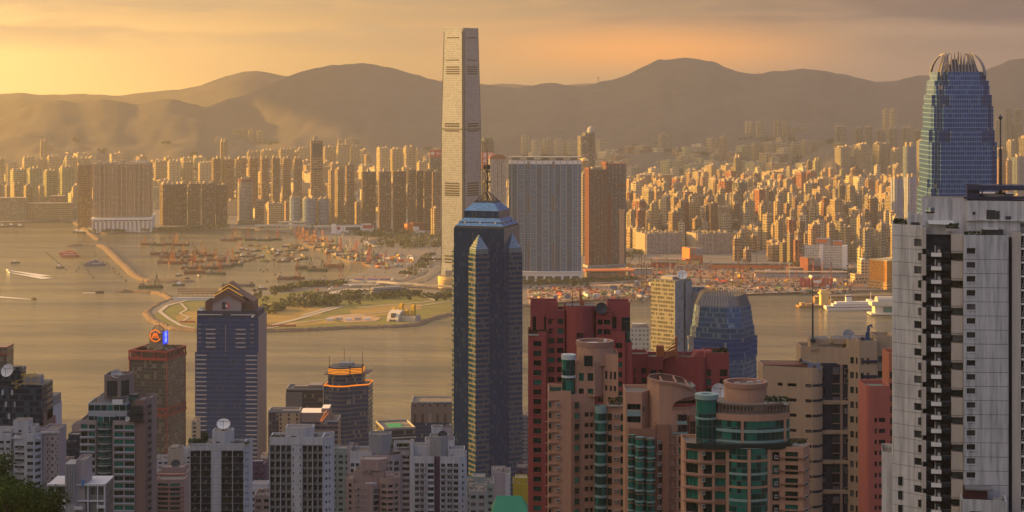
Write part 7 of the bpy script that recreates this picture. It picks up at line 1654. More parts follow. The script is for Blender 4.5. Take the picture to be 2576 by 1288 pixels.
def green_tower():
 d = 800; f = FB('green_glass_flats', 'tall flats with green glass bays, brown side wall and louvred roof box', 'apartment tower', d, 290, seed=36); X = f.x
 mt = [M('taupe_render', (.31, .255, .235), .85, var=.08, streak=.12), MROOF]; p = 18.4; gg = dict(glass=[G_GREEN2, G_GREEN2, G_GREEN, G_GREEN0], frame=MFRAME, nx=2)
 P = f.P([(201, 1), (241, -.5), (244, .8), (283, .8), (286, -1), (341, -1.2), (341, 14), (201, 14)])
 rows = f.rows(1068, p, 2.1)
 f.wall(P, 0, f.z(1062), mt, {0: ([(.03, .46), (.54, .96)], rows, gg), 4: ([(.04, .46), (.52, .97)], rows, gg)}, parapet=.9)
 g2 = FM('balcony_glass', (.05, .07, .07), (.008, .055, .05), 1.3, 3.0, (.06, .94), (.1, .95), cur=.4, curc=(.015, .10, .08), tint=0)
 b = MB(); b.prism(f.P([(245, .5), (262, -1), (280, .5), (280, 1), (245, 1)]), 0, f.z(1064), 0, 1); f.part('glazed_bay', b, [g2, MROOF])
 for k in range(13):
  b = MB(); z = f.z(1078+p*k); Q = f.P([(243, .6), (250, -1.2), (262, -2.0), (274, -1.2), (281, .6)]); b.prism(Q, z-.25, z, 0, 0, True)
  for a, c in zip(Q, Q[1:]): b.tube((*a, z+.9), (*c, z+.9), .06, 4)
  f.part('curved_balcony', b, [M('slab_grey', (.34, .33, .33), .7)])
 b = MB()
 for k in range(14): z = f.z(1080.5+p*k); b.box(X(202), -.9, z-.3, X(240), .2, z+.25, 0, 0, True); b.box(X(288), -1.5, z-.3, X(340), -1, z+.25, 0, 0, True)
 f.parts('spandrel_ledge', b, [M('spandrel_lilac', (.38, .38, .40), .6)])
 up = [FM('tier_glass', (.34, .36, .37), (.01, .04, .04), 2.6, 4.6, (.04, .96), (.12, .62), cur=.2, curc=(.02, .12, .1), tint=0), MROOF]
 f.prism('upper_tier', f.P([(220, 1.5), (318, 1), (325, 4), (325, 14), (220, 14)]), f.z(1062), f.z(1020), up, .8); f.prism('upper_tier', f.P([(244, .3), (290, 0), (290, 3), (244, 3)]), f.z(1062), f.z(1043), up, 0)
 f.prism('upper_tier', f.P([(242, 4), (320, 4), (320, 13), (242, 13)]), f.z(1020), f.z(1003), [MGREYC, MROOF], .4)
 f.prism('louvred_box', f.P([(259, 2.5), (300, 1.5), (321, 5), (321, 13), (259, 13)]), f.z(1003), f.z(952), [M('cap_taupe', (.24, .18, .155), .85), MROOF], 1.0)
 b = MB(); b.box(X(267), 1.5, f.z(998), X(293), 2.6, f.z(960)); b.prism([(X(303), 1.9), (X(319), 4.6), (X(319), 6), (X(303), 4)], f.z(998), f.z(960), 0, 0); f.part('louvre', b, [FM('louvre_grid', (.07, .065, .065), (.02, .02, .022), 1.1, .7, (.1, .9), (.15, .9), cur=0, tint=0)])
 f.prism('side_wall', f.P([(341, -.8), (366, -1), (366, 13), (341, 13)]), 0, f.z(1010), [MBRN, MROOF], .8); f.prism('side_wall', f.P([(366, -1.2), (379, 2), (379, 14), (366, 14)]), 0, f.z(1006), [M('brown_pale', (.27, .19, .165), .85), MROOF], .6)
 b = MB(); b.box(X(328), -1.4, f.z(1057), X(360), -.6, f.z(1020)); b.box(X(326), -2.2, f.z(1040), X(364), -1, f.z(1038)); b.box(X(326), -2.2, f.z(1058), X(362), -1, f.z(1056)); f.part('dark_terrace', b, [MFRD])
 f.prism('green_turret', f.P([(320, 3), (340, 3), (340, 8), (320, 8)]), f.z(1010), f.z(996), [g2, MROOF])
 b = MB(); b.box(X(282), .2, f.z(1018), X(308), 1.2, f.z(1006)); f.part('white_hut', b, [MWHITE])
 for k in range(16):
  b = MB(); b.box(X(374), -1, f.z(1024+p*k), X(381), 1.4, f.z(1018+p*k)); f.part('side_bay', b, [MFRD])
 clutter(f, 225, 318, 3, 10, 1020, 14, 8); f.done()
 mast('radio_mast', 'thin aerial right of the dish on the louvred roof box', (UX(311, 802), 806, UZ(952, 802)), 25*802/F, .1)
 dish('satellite_dish', 'pale oval dish on the louvred roof box of the green glass flats', 2.2, (UX(292, 802), 803, UZ(956, 802)), .2, 45, M('mesh_grey', (.3, .3, .3)))
 dish('satellite_dish', 'white ball like dish on the green glass flats terrace', 1.1, (UX(321, 799), 799.4, UZ(1062, 799)), .4, 60, MWHITE)
green_tower()
def grid_flats(name, label, d, x0, xs0, xs1, xr, x1, top, pitch, house, cols_l, cols_r, seed, wallm, darkm, h=2.1, dishes=None):
 """slab with a blank centre strip, dark gridded window bays and a white end wall"""
 f = FB(name, label, 'apartment tower', d, (x0+x1)/2, seed=seed); X = f.x; mt = [wallm, MROOF]
 def bay(xa, xb, n):
  cw = (xb-xa)/n
  f.wall(f.P([(xa, .9), (xb, .9), (xb, 10), (xa, 10)]), 0, f.z(top+12), [darkm, MROOF], {0: ([((i+.12)/n, (i+.88)/n) for i in range(n)], f.rows(top+15, pitch, h), dict(nx=2, ny=2, frame=MFRD, glass=[G_DARK, G_DARK, G_DARK, G_CURT], sill=.35, sillm=MFRAME))}, parapet=0, dep=.5)
  b = MB()
  for i in range(0, n+1, 2): b.box(X(xa+cw*i)-.12, .0, 0, X(xa+cw*i)+.12, .9, f.z(top+12))
  f.part('pilaster', b, [wallm])
  for k in range(14):
   for i in range(n):
    if (i+k) % 2 == 0: f.unit((X(xa+cw*(i+.93)), .85, f.z(top+15+pitch*k)-h+.5), 0, .62, .5, .55)
 bay(x0, xs0, cols_l); bay(xs1, xr, cols_r)
 f.wall(f.P([(xs0, 0), (xs1, 0), (xs1, 10), (xs0, 10)]), 0, f.z(top+10), mt, {0: ([(.12, .22, dict(nx=1)), (.78, .88, dict(nx=1))], f.rows(top+20, pitch, 1.2), dict(frame=MFRD))} if seed == 42 else {}, parapet=0)
 f.prism('attic', f.P([(x0, .5), (xr, .5), (xr, 10.5), (x0, 10.5)]), f.z(top+12), f.z(top), mt, 1.2)
 f.wall(f.P([(xr, .4), (x1, 2.5), (x1, 14), (xr, 12)]), 0, f.z(top), mt, {0: ([(.3, .5, dict(nx=1)), (.7, .85, dict(nx=1))], f.rows(top+16, pitch, 1.1), dict(frame=MFRD))}, parapet=1.0)
 hx0, hx1, hy = house
 f.wall(f.P([(hx0, 1.2), (hx1-(hx1-hx0)*.35, .6), (hx1, 2.5), (hx1, 9), (hx0, 9)]), f.z(top+11), f.z(hy), mt, {0: ([(.30, .62, dict(nx=1))], [(f.z(top-2), f.z(top-10))], dict(frame=MFRD, glass=[G_DARK]))}, parapet=.5)
 b = MB()
 for k in range(16): z = f.z(top+13+pitch*k); b.box(X(xs0), -.03, z, X(xs1), .0, z+.07);
 f.parts('panel_joint', b, [MJOINT])
 clutter(f, x0+3, xr-3, 2, 9, top, 16, seed); f.done(); return f
grid_flats('gridded_flats', 'white flats with black window grid, roof dish and planted roof corner', 875, 478, 531, 556, 613, 625, 1122, 16.8, (533, 582, 1088), 4, 4, 41, MW1, MNAVY)
dish('satellite_dish', 'big white dish above the stair house of the black gridded flats', 3.0, (UX(559, 874), 878, UZ(1089, 874)), .1, 40, MWHITE)
roof_plants('bushy green hedge at the left roof corner of the black gridded flats', UX(494, 876), 877, UZ(1121, 876), 7.5, 3, 2.6, 420, s=.35)
roof_plants('round tree like shrub left of the stair house of the black gridded flats', UX(512, 876), 879, UZ(1121, 876), 3.2, 3, 5, 260, s=.4)
roof_plants('low planting at the right roof corner of the black gridded flats', UX(603, 876), 877, UZ(1121, 876), 9, 2.5, 1.2, 200, s=.3)
grid_flats('gridded_flats', 'grey white flats with central strip of tiny windows and sprawling roof house', 750, 678, 733, 760, 812, 833, 1108, 19.6, (717, 786, 1080), 4, 4, 42, MW1, MW2)
roof_plants('scruffy plants along the left roof edge of the grey white flats', UX(697, 751), 752, UZ(1107, 751), 6, 1.5, 1.3, 150, s=.3)
def centre_flats():
 d = 985; f = FB('mauve_flats', 'broad twin block of mauve white flats with two grey roof cores, lower centre', 'apartment block', d, 1020, seed=43); X = f.x
 mt = [MW1, MROOF]; m3 = [MW3, MROOF]; p = 14.9; r = lambda y0, h=1.9: f.rows(y0, p, h)
 f.wall(f.P([(872, 3), (884, 3), (884, 16), (872, 16)]), 0, f.z(1132), m3, {}, parapet=1)
 f.wall(f.P([(880, 1), (935, 0), (935, 16), (880, 16)]), 0, f.z(1143), mt, {0: ([(.03, .20, dict(nx=2)), (.26, .43, dict(nx=2)), (.55, .72), (.8, .96)], r(1166), dict(nx=2))}, parapet=1.2)
 f.wall(f.P([(935, .5), (988, 0), (1007, 3), (1007, 16), (935, 16)]), 0, f.z(1150), m3, {0: ([(.62, .78), (.84, .98)], r(1160), dict(nx=2)), 1: ([(.2, .8)], r(1162), dict(nx=2))}, parapet=1)
 f.wall(f.P([(1007, 4), (1034, 4), (1034, 16), (1007, 16)]), 0, f.z(1142), m3, {0: ([(.15, .8)], r(1150, 1.6), dict(nx=3))}, parapet=.8)
 f.wall(f.P([(1031, 1), (1075, 0), (1092, 0), (1092, 16), (1031, 16)]), 0, f.z(1155), mt, {0: ([(.28, .52), (.58, .80)], r(1166), dict(nx=3)), 1: ([(.05, .95)], r(1166), dict(nx=2, glass=GS_MIX))}, parapet=1.3)
 f.prism('purple_shaft', f.P([(1092, 2), (1107, 2), (1107, 16), (1092, 16)]), 0, f.z(1150), [M('plum_wall', (.10, .05, .085), .8), MROOF])
 f.wall(f.P([(1107, 0), (1157, -.3), (1172, 3), (1172, 16), (1107, 16)]), 0, f.z(1155), mt, {0: ([(.05, .28), (.36, .60), (.68, .92)], r(1166), dict(nx=2)), 1: ([(.35, .65, dict(nx=1))], r(1168, 1.4), {})}, parapet=1.3)
 b = MB()
 for x in (1070, 1119, 1137): b.box(X(x), -.35, 0, X(x)+.5, .2, f.z(1166))
 for k in range(12): z = f.z(1177.5+p*k); b.box(X(1042), -.5, z, X(1076), .1, z+.22); b.box(X(1107), -.6, z, X(1157), 0, z+.22); b.box(X(882), .1, z-.4, X(934), .8, z-.15)
 f.parts('ledge', b, [MW2])
 for k in range(12):
  for xx in (903, 1060, 1132): f.unit((X(xx), .3, f.z(1173+p*k)), 0, .8, .55, .5)
 for x0, x1, y0, y1 in ((927, 981, 1100, 1150), (1080, 1126, 1106, 1156)):
  f.prism('roof_core', f.P([(x0, 3), (x0+(x1-x0)*.62, 2), (x1, 5), (x1, 13), (x0, 13)]), f.z(y1), f.z(y0), [MW2, MROOF], .9)
 f.prism('roof_house', f.P([(1036, 5), (1080, 5), (1080, 14), (1036, 14)]), f.z(1155), f.z(1130), mt, .8); f.prism('roof_house', f.P([(988, 6), (1034, 6), (1034, 14), (988, 14)]), f.z(1142), f.z(1123), mt, .5); f.prism('roof_fin', f.P([(1031, 2.5), (1040, 2.5), (1040, 9), (1031, 9)]), f.z(1150), f.z(1112), mt, 0)
 f.prism('roof_house', f.P([(1126, 4), (1168, 4), (1168, 13), (1126, 13)]), f.z(1155), f.z(1138), mt, .9)
 clutter(f, 885, 1165, 2, 12, 1150, 34, 9); f.done()
 roof_plants('small green roof garden between the two cores of the mauve white flats', UX(1012, 986), 990, UZ(1130, 986), 6, 2, 1.8, 160, s=.35)
 dish('satellite_dish', 'dark mesh dish behind the right core of the mauve white flats', 2.6, (UX(1113, 992), 995, UZ(1112, 992)), .2, 55, M('mesh_black', (.03, .03, .035)))
 f = FB('lift_tower', 'pale block with blue tanks on its stepped roof beside the star plan skyscraper', 'block', 1180, 1104, seed=44)
 f.wall(f.P([(1068, 2), (1142, 1), (1142, 14), (1068, 14)]), 0, f.z(1112), [MW1, MROOF], {0: ([(.04, .12), (.2, .3)], f.rows(1118, 13, 1.6), {})}, parapet=.8)
 f.prism('roof_house', f.P([(1084, 4), (1112, 3), (1112, 12), (1084, 12)]), f.z(1112), f.z(1080), [MW1, MROOF], .6); f.prism('roof_house', f.P([(1112, 5), (1138, 5), (1138, 12), (1112, 12)]), f.z(1112), f.z(1084), [MW3, MROOF], .6); clutter(f, 1086, 1136, 4, 11, 1080, 12, 2)
 f.done()
 d = 900; f = FB('pink_beige_flats', 'dusty pink stepped flats with box roof tank in front of mauve white flats', 'apartment block', d, 935, seed=45); X = f.x; p = 14.8
 mp = [MPINKB, MROOF]; r = lambda y0, h=1.6: f.rows(y0, p, h)
 f.wall(f.P([(869, 2), (888, 1.5), (888, 14), (869, 14)]), 0, f.z(1210), mp, {0: ([(.4, .75, dict(nx=1))], r(1218), {})}, parapet=.8)
 f.wall(f.P([(886, 0), (936, -.3), (955, 3), (955, 14), (886, 14)]), 0, f.z(1222), mp, {1: ([(.2, .9, dict(nx=2))], r(1232, 2.0), dict(frame=MFRD))}, parapet=1.0)
 for k in range(6):
  for xx in (895, 909, 919): f.unit((X(xx), -.1, f.z(1233+p*k)), 0, .8, .6, .55)
  f.window((X(902), -.13, f.z(1234+p*k)), 0, .7, 1.3, -.03, nx=1)
 f.wall(f.P([(955, 2.5), (975, .5), (990, 1), (1003, 4), (1003, 14), (955, 14)]), 0, f.z(1210), mp, {0: ([(.2, .8)], r(1220, 1.8), {}), 1: ([(.15, .85)], r(1220, 1.5), dict(nx=2)), 2: ([(.2, .8)], r(1220, 1.8), {})}, parapet=1.1)
 b = MB()
 for k in range(6): z = f.z(1234+p*k); b.prism(f.P([(956, 1.6), (975, -.4), (991, 0), (1004, 3.4), (1003, 4), (955, 3)]), z-.25, z+.1, 0, 0, True)
 f.parts('curved_sill', b, [MPINKB])
 f.prism('upper_step', f.P([(888, 4), (964, 4), (964, 13), (888, 13)]), f.z(1222), f.z(1194), mp, .8); f.prism('upper_step', f.P([(908, 5), (962, 4.5), (962, 12), (908, 12)]), f.z(1194), f.z(1184), mp, 0)
 f.prism('roof_tank', f.P([(905, 4), (951, 3), (970, 6), (970, 13), (905, 13)]), f.z(1188), f.z(1163), [MPINKB, MRUBBLE], .6)
 b = MB(); b.prism(f.P([(968, 3), (974, 3), (990, 3), (990, 5), (968, 5)]), f.z(1215), f.z(1197), 0, 0); f.part('roof_gable', b, [MPINKB])
 b = MB(); b.box(X(918), 1, f.z(1222), X(946), 3, f.z(1217)); f.part('stored_sheets', b, [MFRW]); clutter(f, 890, 950, 2, 10, 1194, 12, 12); f.done()
centre_flats()
def fillers():
 """lower blocks glimpsed in the gaps"""
 def blk(label, x0, x1, top, d, m, rows=None, seed=1, name='low_block', roof=MROOF, house=None, win=True, par=.8):
  f = FB(name, label, 'building', d, (x0+x1)/2, seed=seed); w = (x1-x0)*d/F; n = max(1, round(w/3.4)); h = 1.5
  pit = 3.1*F/d
  f.wall(f.P([(x0, 0), (x1, 0), (x1, 16), (x0, 16)]), 0, f.z(top), [m, roof], {0: ([((i+.2)/n, (i+.8)/n) for i in range(n)], f.rows(top+pit*.35, pit, h), dict(nx=2, glass=GS_MIX))} if win else {}, parapet=par)
  if house: f.prism('roof_house', f.P([(house[0], 3), (house[1], 3), (house[1], 11), (house[0], 11)]), f.z(top), f.z(house[2]), [m, MRUBBLE], .5)
  clutter(f, x0+1, x1-1, 2, 13, top, 12, seed); f.done(); return f
 MCRM = M('cream_plaster', (.46, .38, .27), .85, var=.12, streak=.15); MPCH = M('peach_plaster', (.44, .30, .24), .85, var=.12, streak=.15); MGRN = M('mint_plaster', (.24, .28, .25), .85, var=.12, streak=.2); MPLUM = M('plum_wall', (.1, .05, .085))
 blk('cream stepped block right of the red truss tower base', 422, 452, 1134, 1250, MCRM, seed=51, win=False, house=(428, 446, 1128))
 blk('white block with green hut between red truss tower and black gridded flats', 452, 482, 1145, 1280, MW1, seed=52, house=(455, 470, 1132))
 blk('white terrace stack under the red truss tower', 382, 424, 1158, 1320, MW1, seed=53)
 blk('pale block behind the pink balconied flats', 462, 484, 1182, 1150, MPCH, seed=54)
 f = blk('dusty pink balconied flats with cornice and dark dish', 392, 468, 1195, 1120, MPINKB, seed=55, house=(405, 460, 1180), win=False, name='pink_flats')
 f2 = FB('pink_flats_wing', 'pink rounded bay flats with terracotta ledges under the dark dish', 'building', 1100, 430, seed=56)
 f2.wall(f2.P([(393, .8), (425, -.6), (463, .2), (463, 12), (393, 12)]), 0, f2.z(1210), [MPINKB, MROOF], {0: ([(.08, .92)], f2.rows(1216, 11.8, 1.7), dict(nx=4, glass=GS_GREEN+GS_MIX)), 1: ([(.08, .72)], f2.rows(1216, 11.8, 1.7), dict(nx=4, glass=GS_GREEN+GS_MIX))}, parapet=.8)
 b = MB()
 for k in range(8): z = f2.z(1226+11.8*k); b.prism(f2.P([(391, .2), (425, -1.4), (464, -.4), (463, 1), (393, 1)]), z-.2, z+.2, 0, 0, True)
 b.prism(f2.P([(389, -.2), (425, -2), (467, -1), (467, 1.5), (389, 1.5)]), f2.z(1196), f2.z(1192), 0, 0, True); f2.parts('terracotta_ledge', b, [M('terracotta', (.26, .12, .085), .85)]); f2.done()
 dish('satellite_dish', 'dark mesh dish on the pink balconied flats', 2.6, (UX(439, 1124), 1128, UZ(1182, 1124)), .1, 50, M('mesh_black', (.03, .03, .035)))
 blk('dark narrow block left of the green glass flats', 166, 200, 1115, 1000, MNAVY, seed=57, house=(168, 196, 1098))
 blk('beige block behind the dark narrow block', 181, 202, 1072, 1250, MPCH, seed=58, win=False)
 blk('peach block with lit shop front under the stained white flats', 146, 168, 1170, 900, MPCH, seed=59, house=(148, 160, 1162))
 blk('brown block between stained white flats and dark narrow block', 145, 167, 1122, 1150, MBRN, seed=60)
 blk('cream slim block peeping left of the gabled tower', 482, 496, 1060, 1500, MCRM, seed=61)
 blk('plum red block right of the black gridded flats', 624, 666, 1172, 1180, MPLUM, seed=62, house=(630, 660, 1165))
 blk('white block with tin roof right of the black gridded flats', 626, 678, 1232, 980, MW1, seed=63, house=(632, 672, 1222))
 blk('peach block under the plum red block', 640, 680, 1250, 900, MPCH, seed=64)
 blk('low white block on the quay right of the gabled tower', 656, 682, 1150, 1560, MW1, seed=65)
 blk('green grey flats with plum roof edge behind the grey white flats', 832, 882, 1140, 1020, MGRN, seed=66, house=(845, 880, 1133))
 f = blk('mint grey low flats right of the mauve white flats', 1174, 1242, 1222, 900, MGRN, seed=67, house=(1190, 1220, 1205))
 blk('grey stair block with rusty roof right of the mint low flats', 1236, 1272, 1192, 980, MW3, seed=68, win=False, house=(1240, 1262, 1188))
 blk('white water tower block at right of the grey stair block', 1262, 1284, 1195, 1050, MW1, seed=69, win=False)
 blk('mauve low block under the star plan skyscraper', 1180, 1222, 1240, 820, MW2, seed=70)
 blk('yellow sheeted block under scaffold beside the left red tower', 1290, 1334, 1222, 900, M('yellow_sheet', (.42, .30, .02), .7, var=.2, streak=.2), seed=71, win=False, house=(1296, 1326, 1208))
 blk('grey office slab between star plan skyscraper and red tower', 1312, 1332, 1048, 1620, M('grey_office', (.20, .21, .25), .6), seed=72)
 blk('plum low block behind the star plan skyscraper foot', 1300, 1330, 1180, 1250, MPLUM, seed=73)
 # green roofed hall at the bottom
 d = 760; f = FB('green_roofed_house', 'house with bright green hipped roof at the bottom edge, right of centre', 'house', d, 1286, seed=74); X = f.x
 f.prism('wall', f.P([(1244, 1), (1327, 1), (1327, 14), (1244, 14)]), 0, f.z(1290), [M('wall_mustard', (.36, .27, .03), .8), MROOF])
 b = MB(); A, B, C, D = (X(1236), -1, f.z(1292)), (X(1330), -1, f.z(1292)), (X(1330), 15, f.z(1292)), (X(1236), 15, f.z(1292)); E_, F_ = (X(1250), 6, f.z(1255)), (X(1312), 6, f.z(1255))
 b.face([A, B, F_, E_]); b.face([B, C, F_]); b.face([C, D, E_, F_]); b.face([D, A, E_]); f.part('roof', b, [M('roof_emerald', (.012, .21, .10), .55, var=.1)]); f.done()
 mast('lattice_mast', 'slender lattice radio mast in front of the green grey flats', (UX(847, 940), 940, UZ(1290, 940)), (1290-1134)*940/F, .22, MFRAME)
 # a scatter of further low roofs down on the flat ground behind, each its own block
 rr = random.Random(12); ms = [MW1, MW3, MPCH, MCRM, MW2, MGRN]; nm = ['white', 'mauve', 'peach', 'cream', 'grey', 'mint']; spots = []
 for i in range(26):
  x0 = 150+i*45+rr.uniform(-10, 10); k = rr.randrange(6); d = rr.uniform(1250, 1640)
  if 1130 < x0 < 1320 or x0 > 1330: continue
  spots.append((x0, k, d))
 for i, (x0, k, d) in enumerate(spots): blk(f'{nm[k]} low block, {ORD(i+1)} from the left among the flat roofs on the shore plain', x0, x0+rr.uniform(26, 48), UZ(0, d) and 1180+rr.uniform(0, 70), d, ms[k], seed=80+i)
fillers()
def wooded_spur():
 rr = random.Random(9); protos = []
 for v in range(3):
  t = thing('tree', '', 'tree'); b = MB(); h = 5.5+v
  b.tube((0, 0, -1), (.2, .1, h*.5), .22, 7, 0, .12)
  for k in range(5): a = k*1.3; b.tube((.1, .05, h*(.28+.06*k)), (cos(a)*1.6, sin(a)*1.6, h*(.5+.07*k)), .09, 5, 0, .03)
  b.obj('trunk', M('bark', (.05, .035, .025), .9), t)
  b = MB()
  for c in range(11):
   a = rr.uniform(0, 6.3); q = rr.uniform(0, 1.7); cz = h*rr.uniform(.45, .9); cx, cy = cos(a)*q, sin(a)*q; n = 95
   for _ in range(n):
    p = Vector((rr.gauss(0, 1), rr.gauss(0, 1), rr.gauss(0, .8))).normalized()*rr.uniform(.55, 1.05)*1.15; k = rr.uniform(.12, .24)
    nrm = (p+Vector((rr.gauss(0, .5), rr.gauss(0, .5), rr.gauss(0, .5)))).normalized(); u = nrm.orthogonal().normalized()*k; w = nrm.cross(u); pc = Vector((cx, cy, cz))+p
    b.face([pc-u, pc-w*.5, pc+u, pc+w*.5])
  b.obj('crown', M('leaf_deep', (.038, .07, .014), .9, var=.6, scale=.5, tint=.3, spec=.2), t); protos.append(t)
 n = 0; used = set(); pts = []
 for i in range(400):
  px = rr.uniform(-60, 150); d = rr.uniform(235, 330); X = UX(px, d)
  if all((X-a)**2+(d-b_)**2 > 4.5 for a, b_ in pts): pts.append((X, d))
 pts = pts[:90]; used = set(); pts.sort(key=lambda p: p[0])
 for i, (X, d) in enumerate(pts):
  v = i % 3; o = protos[v] if v not in used else copy_tree(protos[v]); used.add(v)
  px = 1288+X*F/d; lim = interp([(-60, 1150), (0, 1182), (40, 1207), (80, 1228), (110, 1258), (145, 1290), (300, 1400)], px)
  zt = UZ(lim+rr.random()**1.5*85, d); o.location = (X, d, zt-6.4); o.rotation_euler = (0, 0, rr.uniform(0, 6)); k = rr.uniform(.85, 1.25); o.scale = (k, k, k)
  tag(o, f'dark leafy tree on the wooded spur, {ORD(i+1)} from its left end', 'tree', 'trees on the wooded spur')
wooded_spur()
# ---------------------------------------------------------------- breakwaters, park, roads, boats
def ribbon(b, pts, w, z, m=0, zs=None):
 n = len(pts); L = []
 for i, p in enumerate(pts):
  a, c = pts[max(0, i-1)], pts[min(n-1, i+1)]; dx, dy = c[0]-a[0], c[1]-a[1]; l = sqrt(dx*dx+dy*dy) or 1; ww = w[i] if isinstance(w, (list, tuple)) else w; zz = zs[i] if zs else z
  L.append(((p[0]-dy/l*ww/2, p[1]+dx/l*ww/2, zz), (p[0]+dy/l*ww/2, p[1]-dx/l*ww/2, zz)))
 for (a, c), (e, g) in zip(L, L[1:]): b.face([c, g, e, a], m)
def dense(pts, step=6):
 out = []
 for a, c in zip(pts, pts[1:]):
  n = max(1, int(sqrt((a[0]-c[0])**2+(a[1]-c[1])**2)/step)); out += [(a[0]+(c[0]-a[0])*i/n, a[1]+(c[1]-a[1])*i/n) for i in range(n)]
 return out+[pts[-1]]
def GV(L, z=3.0): return [G(x, y, z)[:2] for x, y in L]
def breakwater(label, V, w, h, seed):
 rr = random.Random(seed); pts = dense(GV(V, 0), 5); b = MB(); R_ = []; n = len(pts)
 for i, p in enumerate(pts):
  a, c = pts[max(0, i-1)], pts[min(n-1, i+1)]; dx, dy = c[0]-a[0], c[1]-a[1]; l = sqrt(dx*dx+dy*dy) or 1; e = min(1, (i+1)/4, (n-i)/4); row = []
  for t, zz in ((-1, -1), (-.72, .35), (-.45, .75), (-.2, 1), (.2, 1), (.45, .75), (.72, .35), (1, -1)): k = w/2*e*(t+rr.uniform(-.09, .09)); row.append((p[0]-dy/l*k, p[1]+dx/l*k, zz*h*e+rr.uniform(-.7, .7)))
  R_.append(row)
 for i in range(n-1):
  for j in range(7): b.face([R_[i][j], R_[i+1][j], R_[i+1][j+1], R_[i][j+1]][::-1])
 tag(b.obj('breakwater', MROCK), label, 'breakwater')
breakwater('long bent rock breakwater sheltering the moored crane barges', [(166, 620), (205, 618), (250, 618.5), (266, 623), (290, 646), (318, 672), (336, 690), (355, 702), (378, 708), (430, 709), (490, 709)], 26, 5, 1)
breakwater('short curved rock breakwater joining the park point', [(288, 736), (330, 734.5), (385, 737), (410, 742), (425, 749), (434, 757)], 18, 4.5, 2)
breakwater('straight narrow rock spit below the broad brown slab', [(188, 559), (205, 571), (232, 591), (248, 604)], 20, 4, 3)
def rock_edge():
 P = [(447, 749), (430, 757), (400, 768), (378, 781), (370, 790), (384, 806), (410, 820), (440, 829), (490, 833), (560, 836), (655, 835), (730, 833), (800, 830), (870, 826), (930, 825), (1000, 823), (1050, 818), (1078, 806), (1105, 798), (1135, 792), (1220, 782), (1320, 771), (1370, 766), (1450, 758), (1560, 751), (1640, 746)]
 breakwater('rock armoured sea wall round the park and the reclamation', P, 20, 4.2, 4)
rock_edge()
def flatp(V, z, name, m): return flat(GV(V), z, z, name, [m])
def land_detail():
 flatp([(432, 764), (470, 752), (560, 750), (690, 741), (790, 728), (860, 727), (930, 737), (1020, 745), (1135, 735), (1135, 787), (1075, 800), (1045, 813), (1000, 818), (860, 821), (700, 828), (520, 829), (440, 823), (412, 812), (386, 793)], 3.2, 'lawn', MGRASS)
 for V in ([(440, 800), (470, 782), (500, 785), (560, 790), (640, 800), (600, 822), (500, 815), (455, 815)], [(646, 770), (700, 760), (760, 770), (830, 778), (800, 796), (700, 812), (650, 815)], [(880, 782), (960, 768), (1060, 765), (1060, 778), (960, 795), (890, 800)], [(700, 812), (820, 805), (860, 812), (740, 822)]): flatp(V, 3.4, 'lawn', MDRY)
 flatp([(755, 745), (800, 735), (850, 726), (935, 727), (945, 740), (930, 745), (860, 742), (800, 752)], 3.5, 'pavement', MCONC)
 flatp([(820, 797), (900, 790), (960, 800), (945, 809), (870, 812)], 3.6, 'pavement', MSAND)
 flatp([(1325, 724), (1500, 716), (1650, 712), (2140, 716), (2140, 730), (1930, 738), (1760, 743), (1640, 744), (1560, 748), (1450, 756), (1330, 768)], 3.2, 'ground', MSAND)
 flatp([(1560, 664), (1720, 660), (2150, 688), (2180, 728), (1650, 712), (1480, 712)], 3.3, 'ground', M('site_earth', (.24, .135, .08), .95, var=.6, scale=.03))
 roads = [([(1115, 622), (1098, 650), (1070, 675), (1040, 692), (1000, 706), (930, 718), (860, 724), (800, 736), (740, 755)], 34, MASPH), ([(1130, 640), (1110, 665), (1085, 690), (1060, 707), (1020, 716)], 22, MASPH), ([(1100, 668), (1075, 692), (1045, 706)], 10, M('lane', (.20, .17, .14), .9)), ([(770, 571), (830, 573), (900, 580), (960, 585), (1060, 596), (1110, 606)], 16, M('lane', (0, 0, 0))), ([(655, 826), (740, 806), (830, 780), (860, 772)], 9, MPATH), ([(655, 830), (760, 812), (860, 798), (960, 787), (1060, 770), (1135, 758)], 5, MPATH), ([(470, 757), (420, 770), (402, 785), (425, 803), (455, 820), (490, 828)], 7, MPATH), ([(900, 776), (980, 768), (1060, 762), (1095, 757), (1060, 743)], 6, MPATH), ([(846, 771), (820, 778), (760, 795)], 7, MPATH), ([(455, 764), (470, 780), (452, 790), (475, 800), (455, 812)], 4, MPATH), ([(1325, 722), (1450, 717), (1600, 708), (1750, 706), (2000, 712), (2140, 710)], 9, M('site_fence_road', (.30, .27, .24), .9)), ([(1580, 640), (1640, 655), (1740, 668), (1900, 675), (2100, 694), (2240, 706)], 14, MASPH), ([(1576, 590), (1600, 600), (1620, 603)], 20, MGOLDW)]
 for i, (V, w, m) in enumerate(roads):
  b = MB(); ribbon(b, dense(GV(V), 25), w, 3.7+.05*i); tag(b.obj('road' if w > 8 else 'path', m), kind='structure')
 b = MB()
 for V, off in ((roads[0][0], 0),):
  P = dense(GV(V), 12)
  for i in range(0, len(P)-1, 2):
   for o in (-8, 0, 8): ribbon(b, [(P[i][0]+o*.6, P[i][1]+o*.8), (P[i+1][0]+o*.6, P[i+1][1]+o*.8)], .6, 4.9)
 tag(b.obj('road_marking', MWHITE), kind='structure')
land_detail()
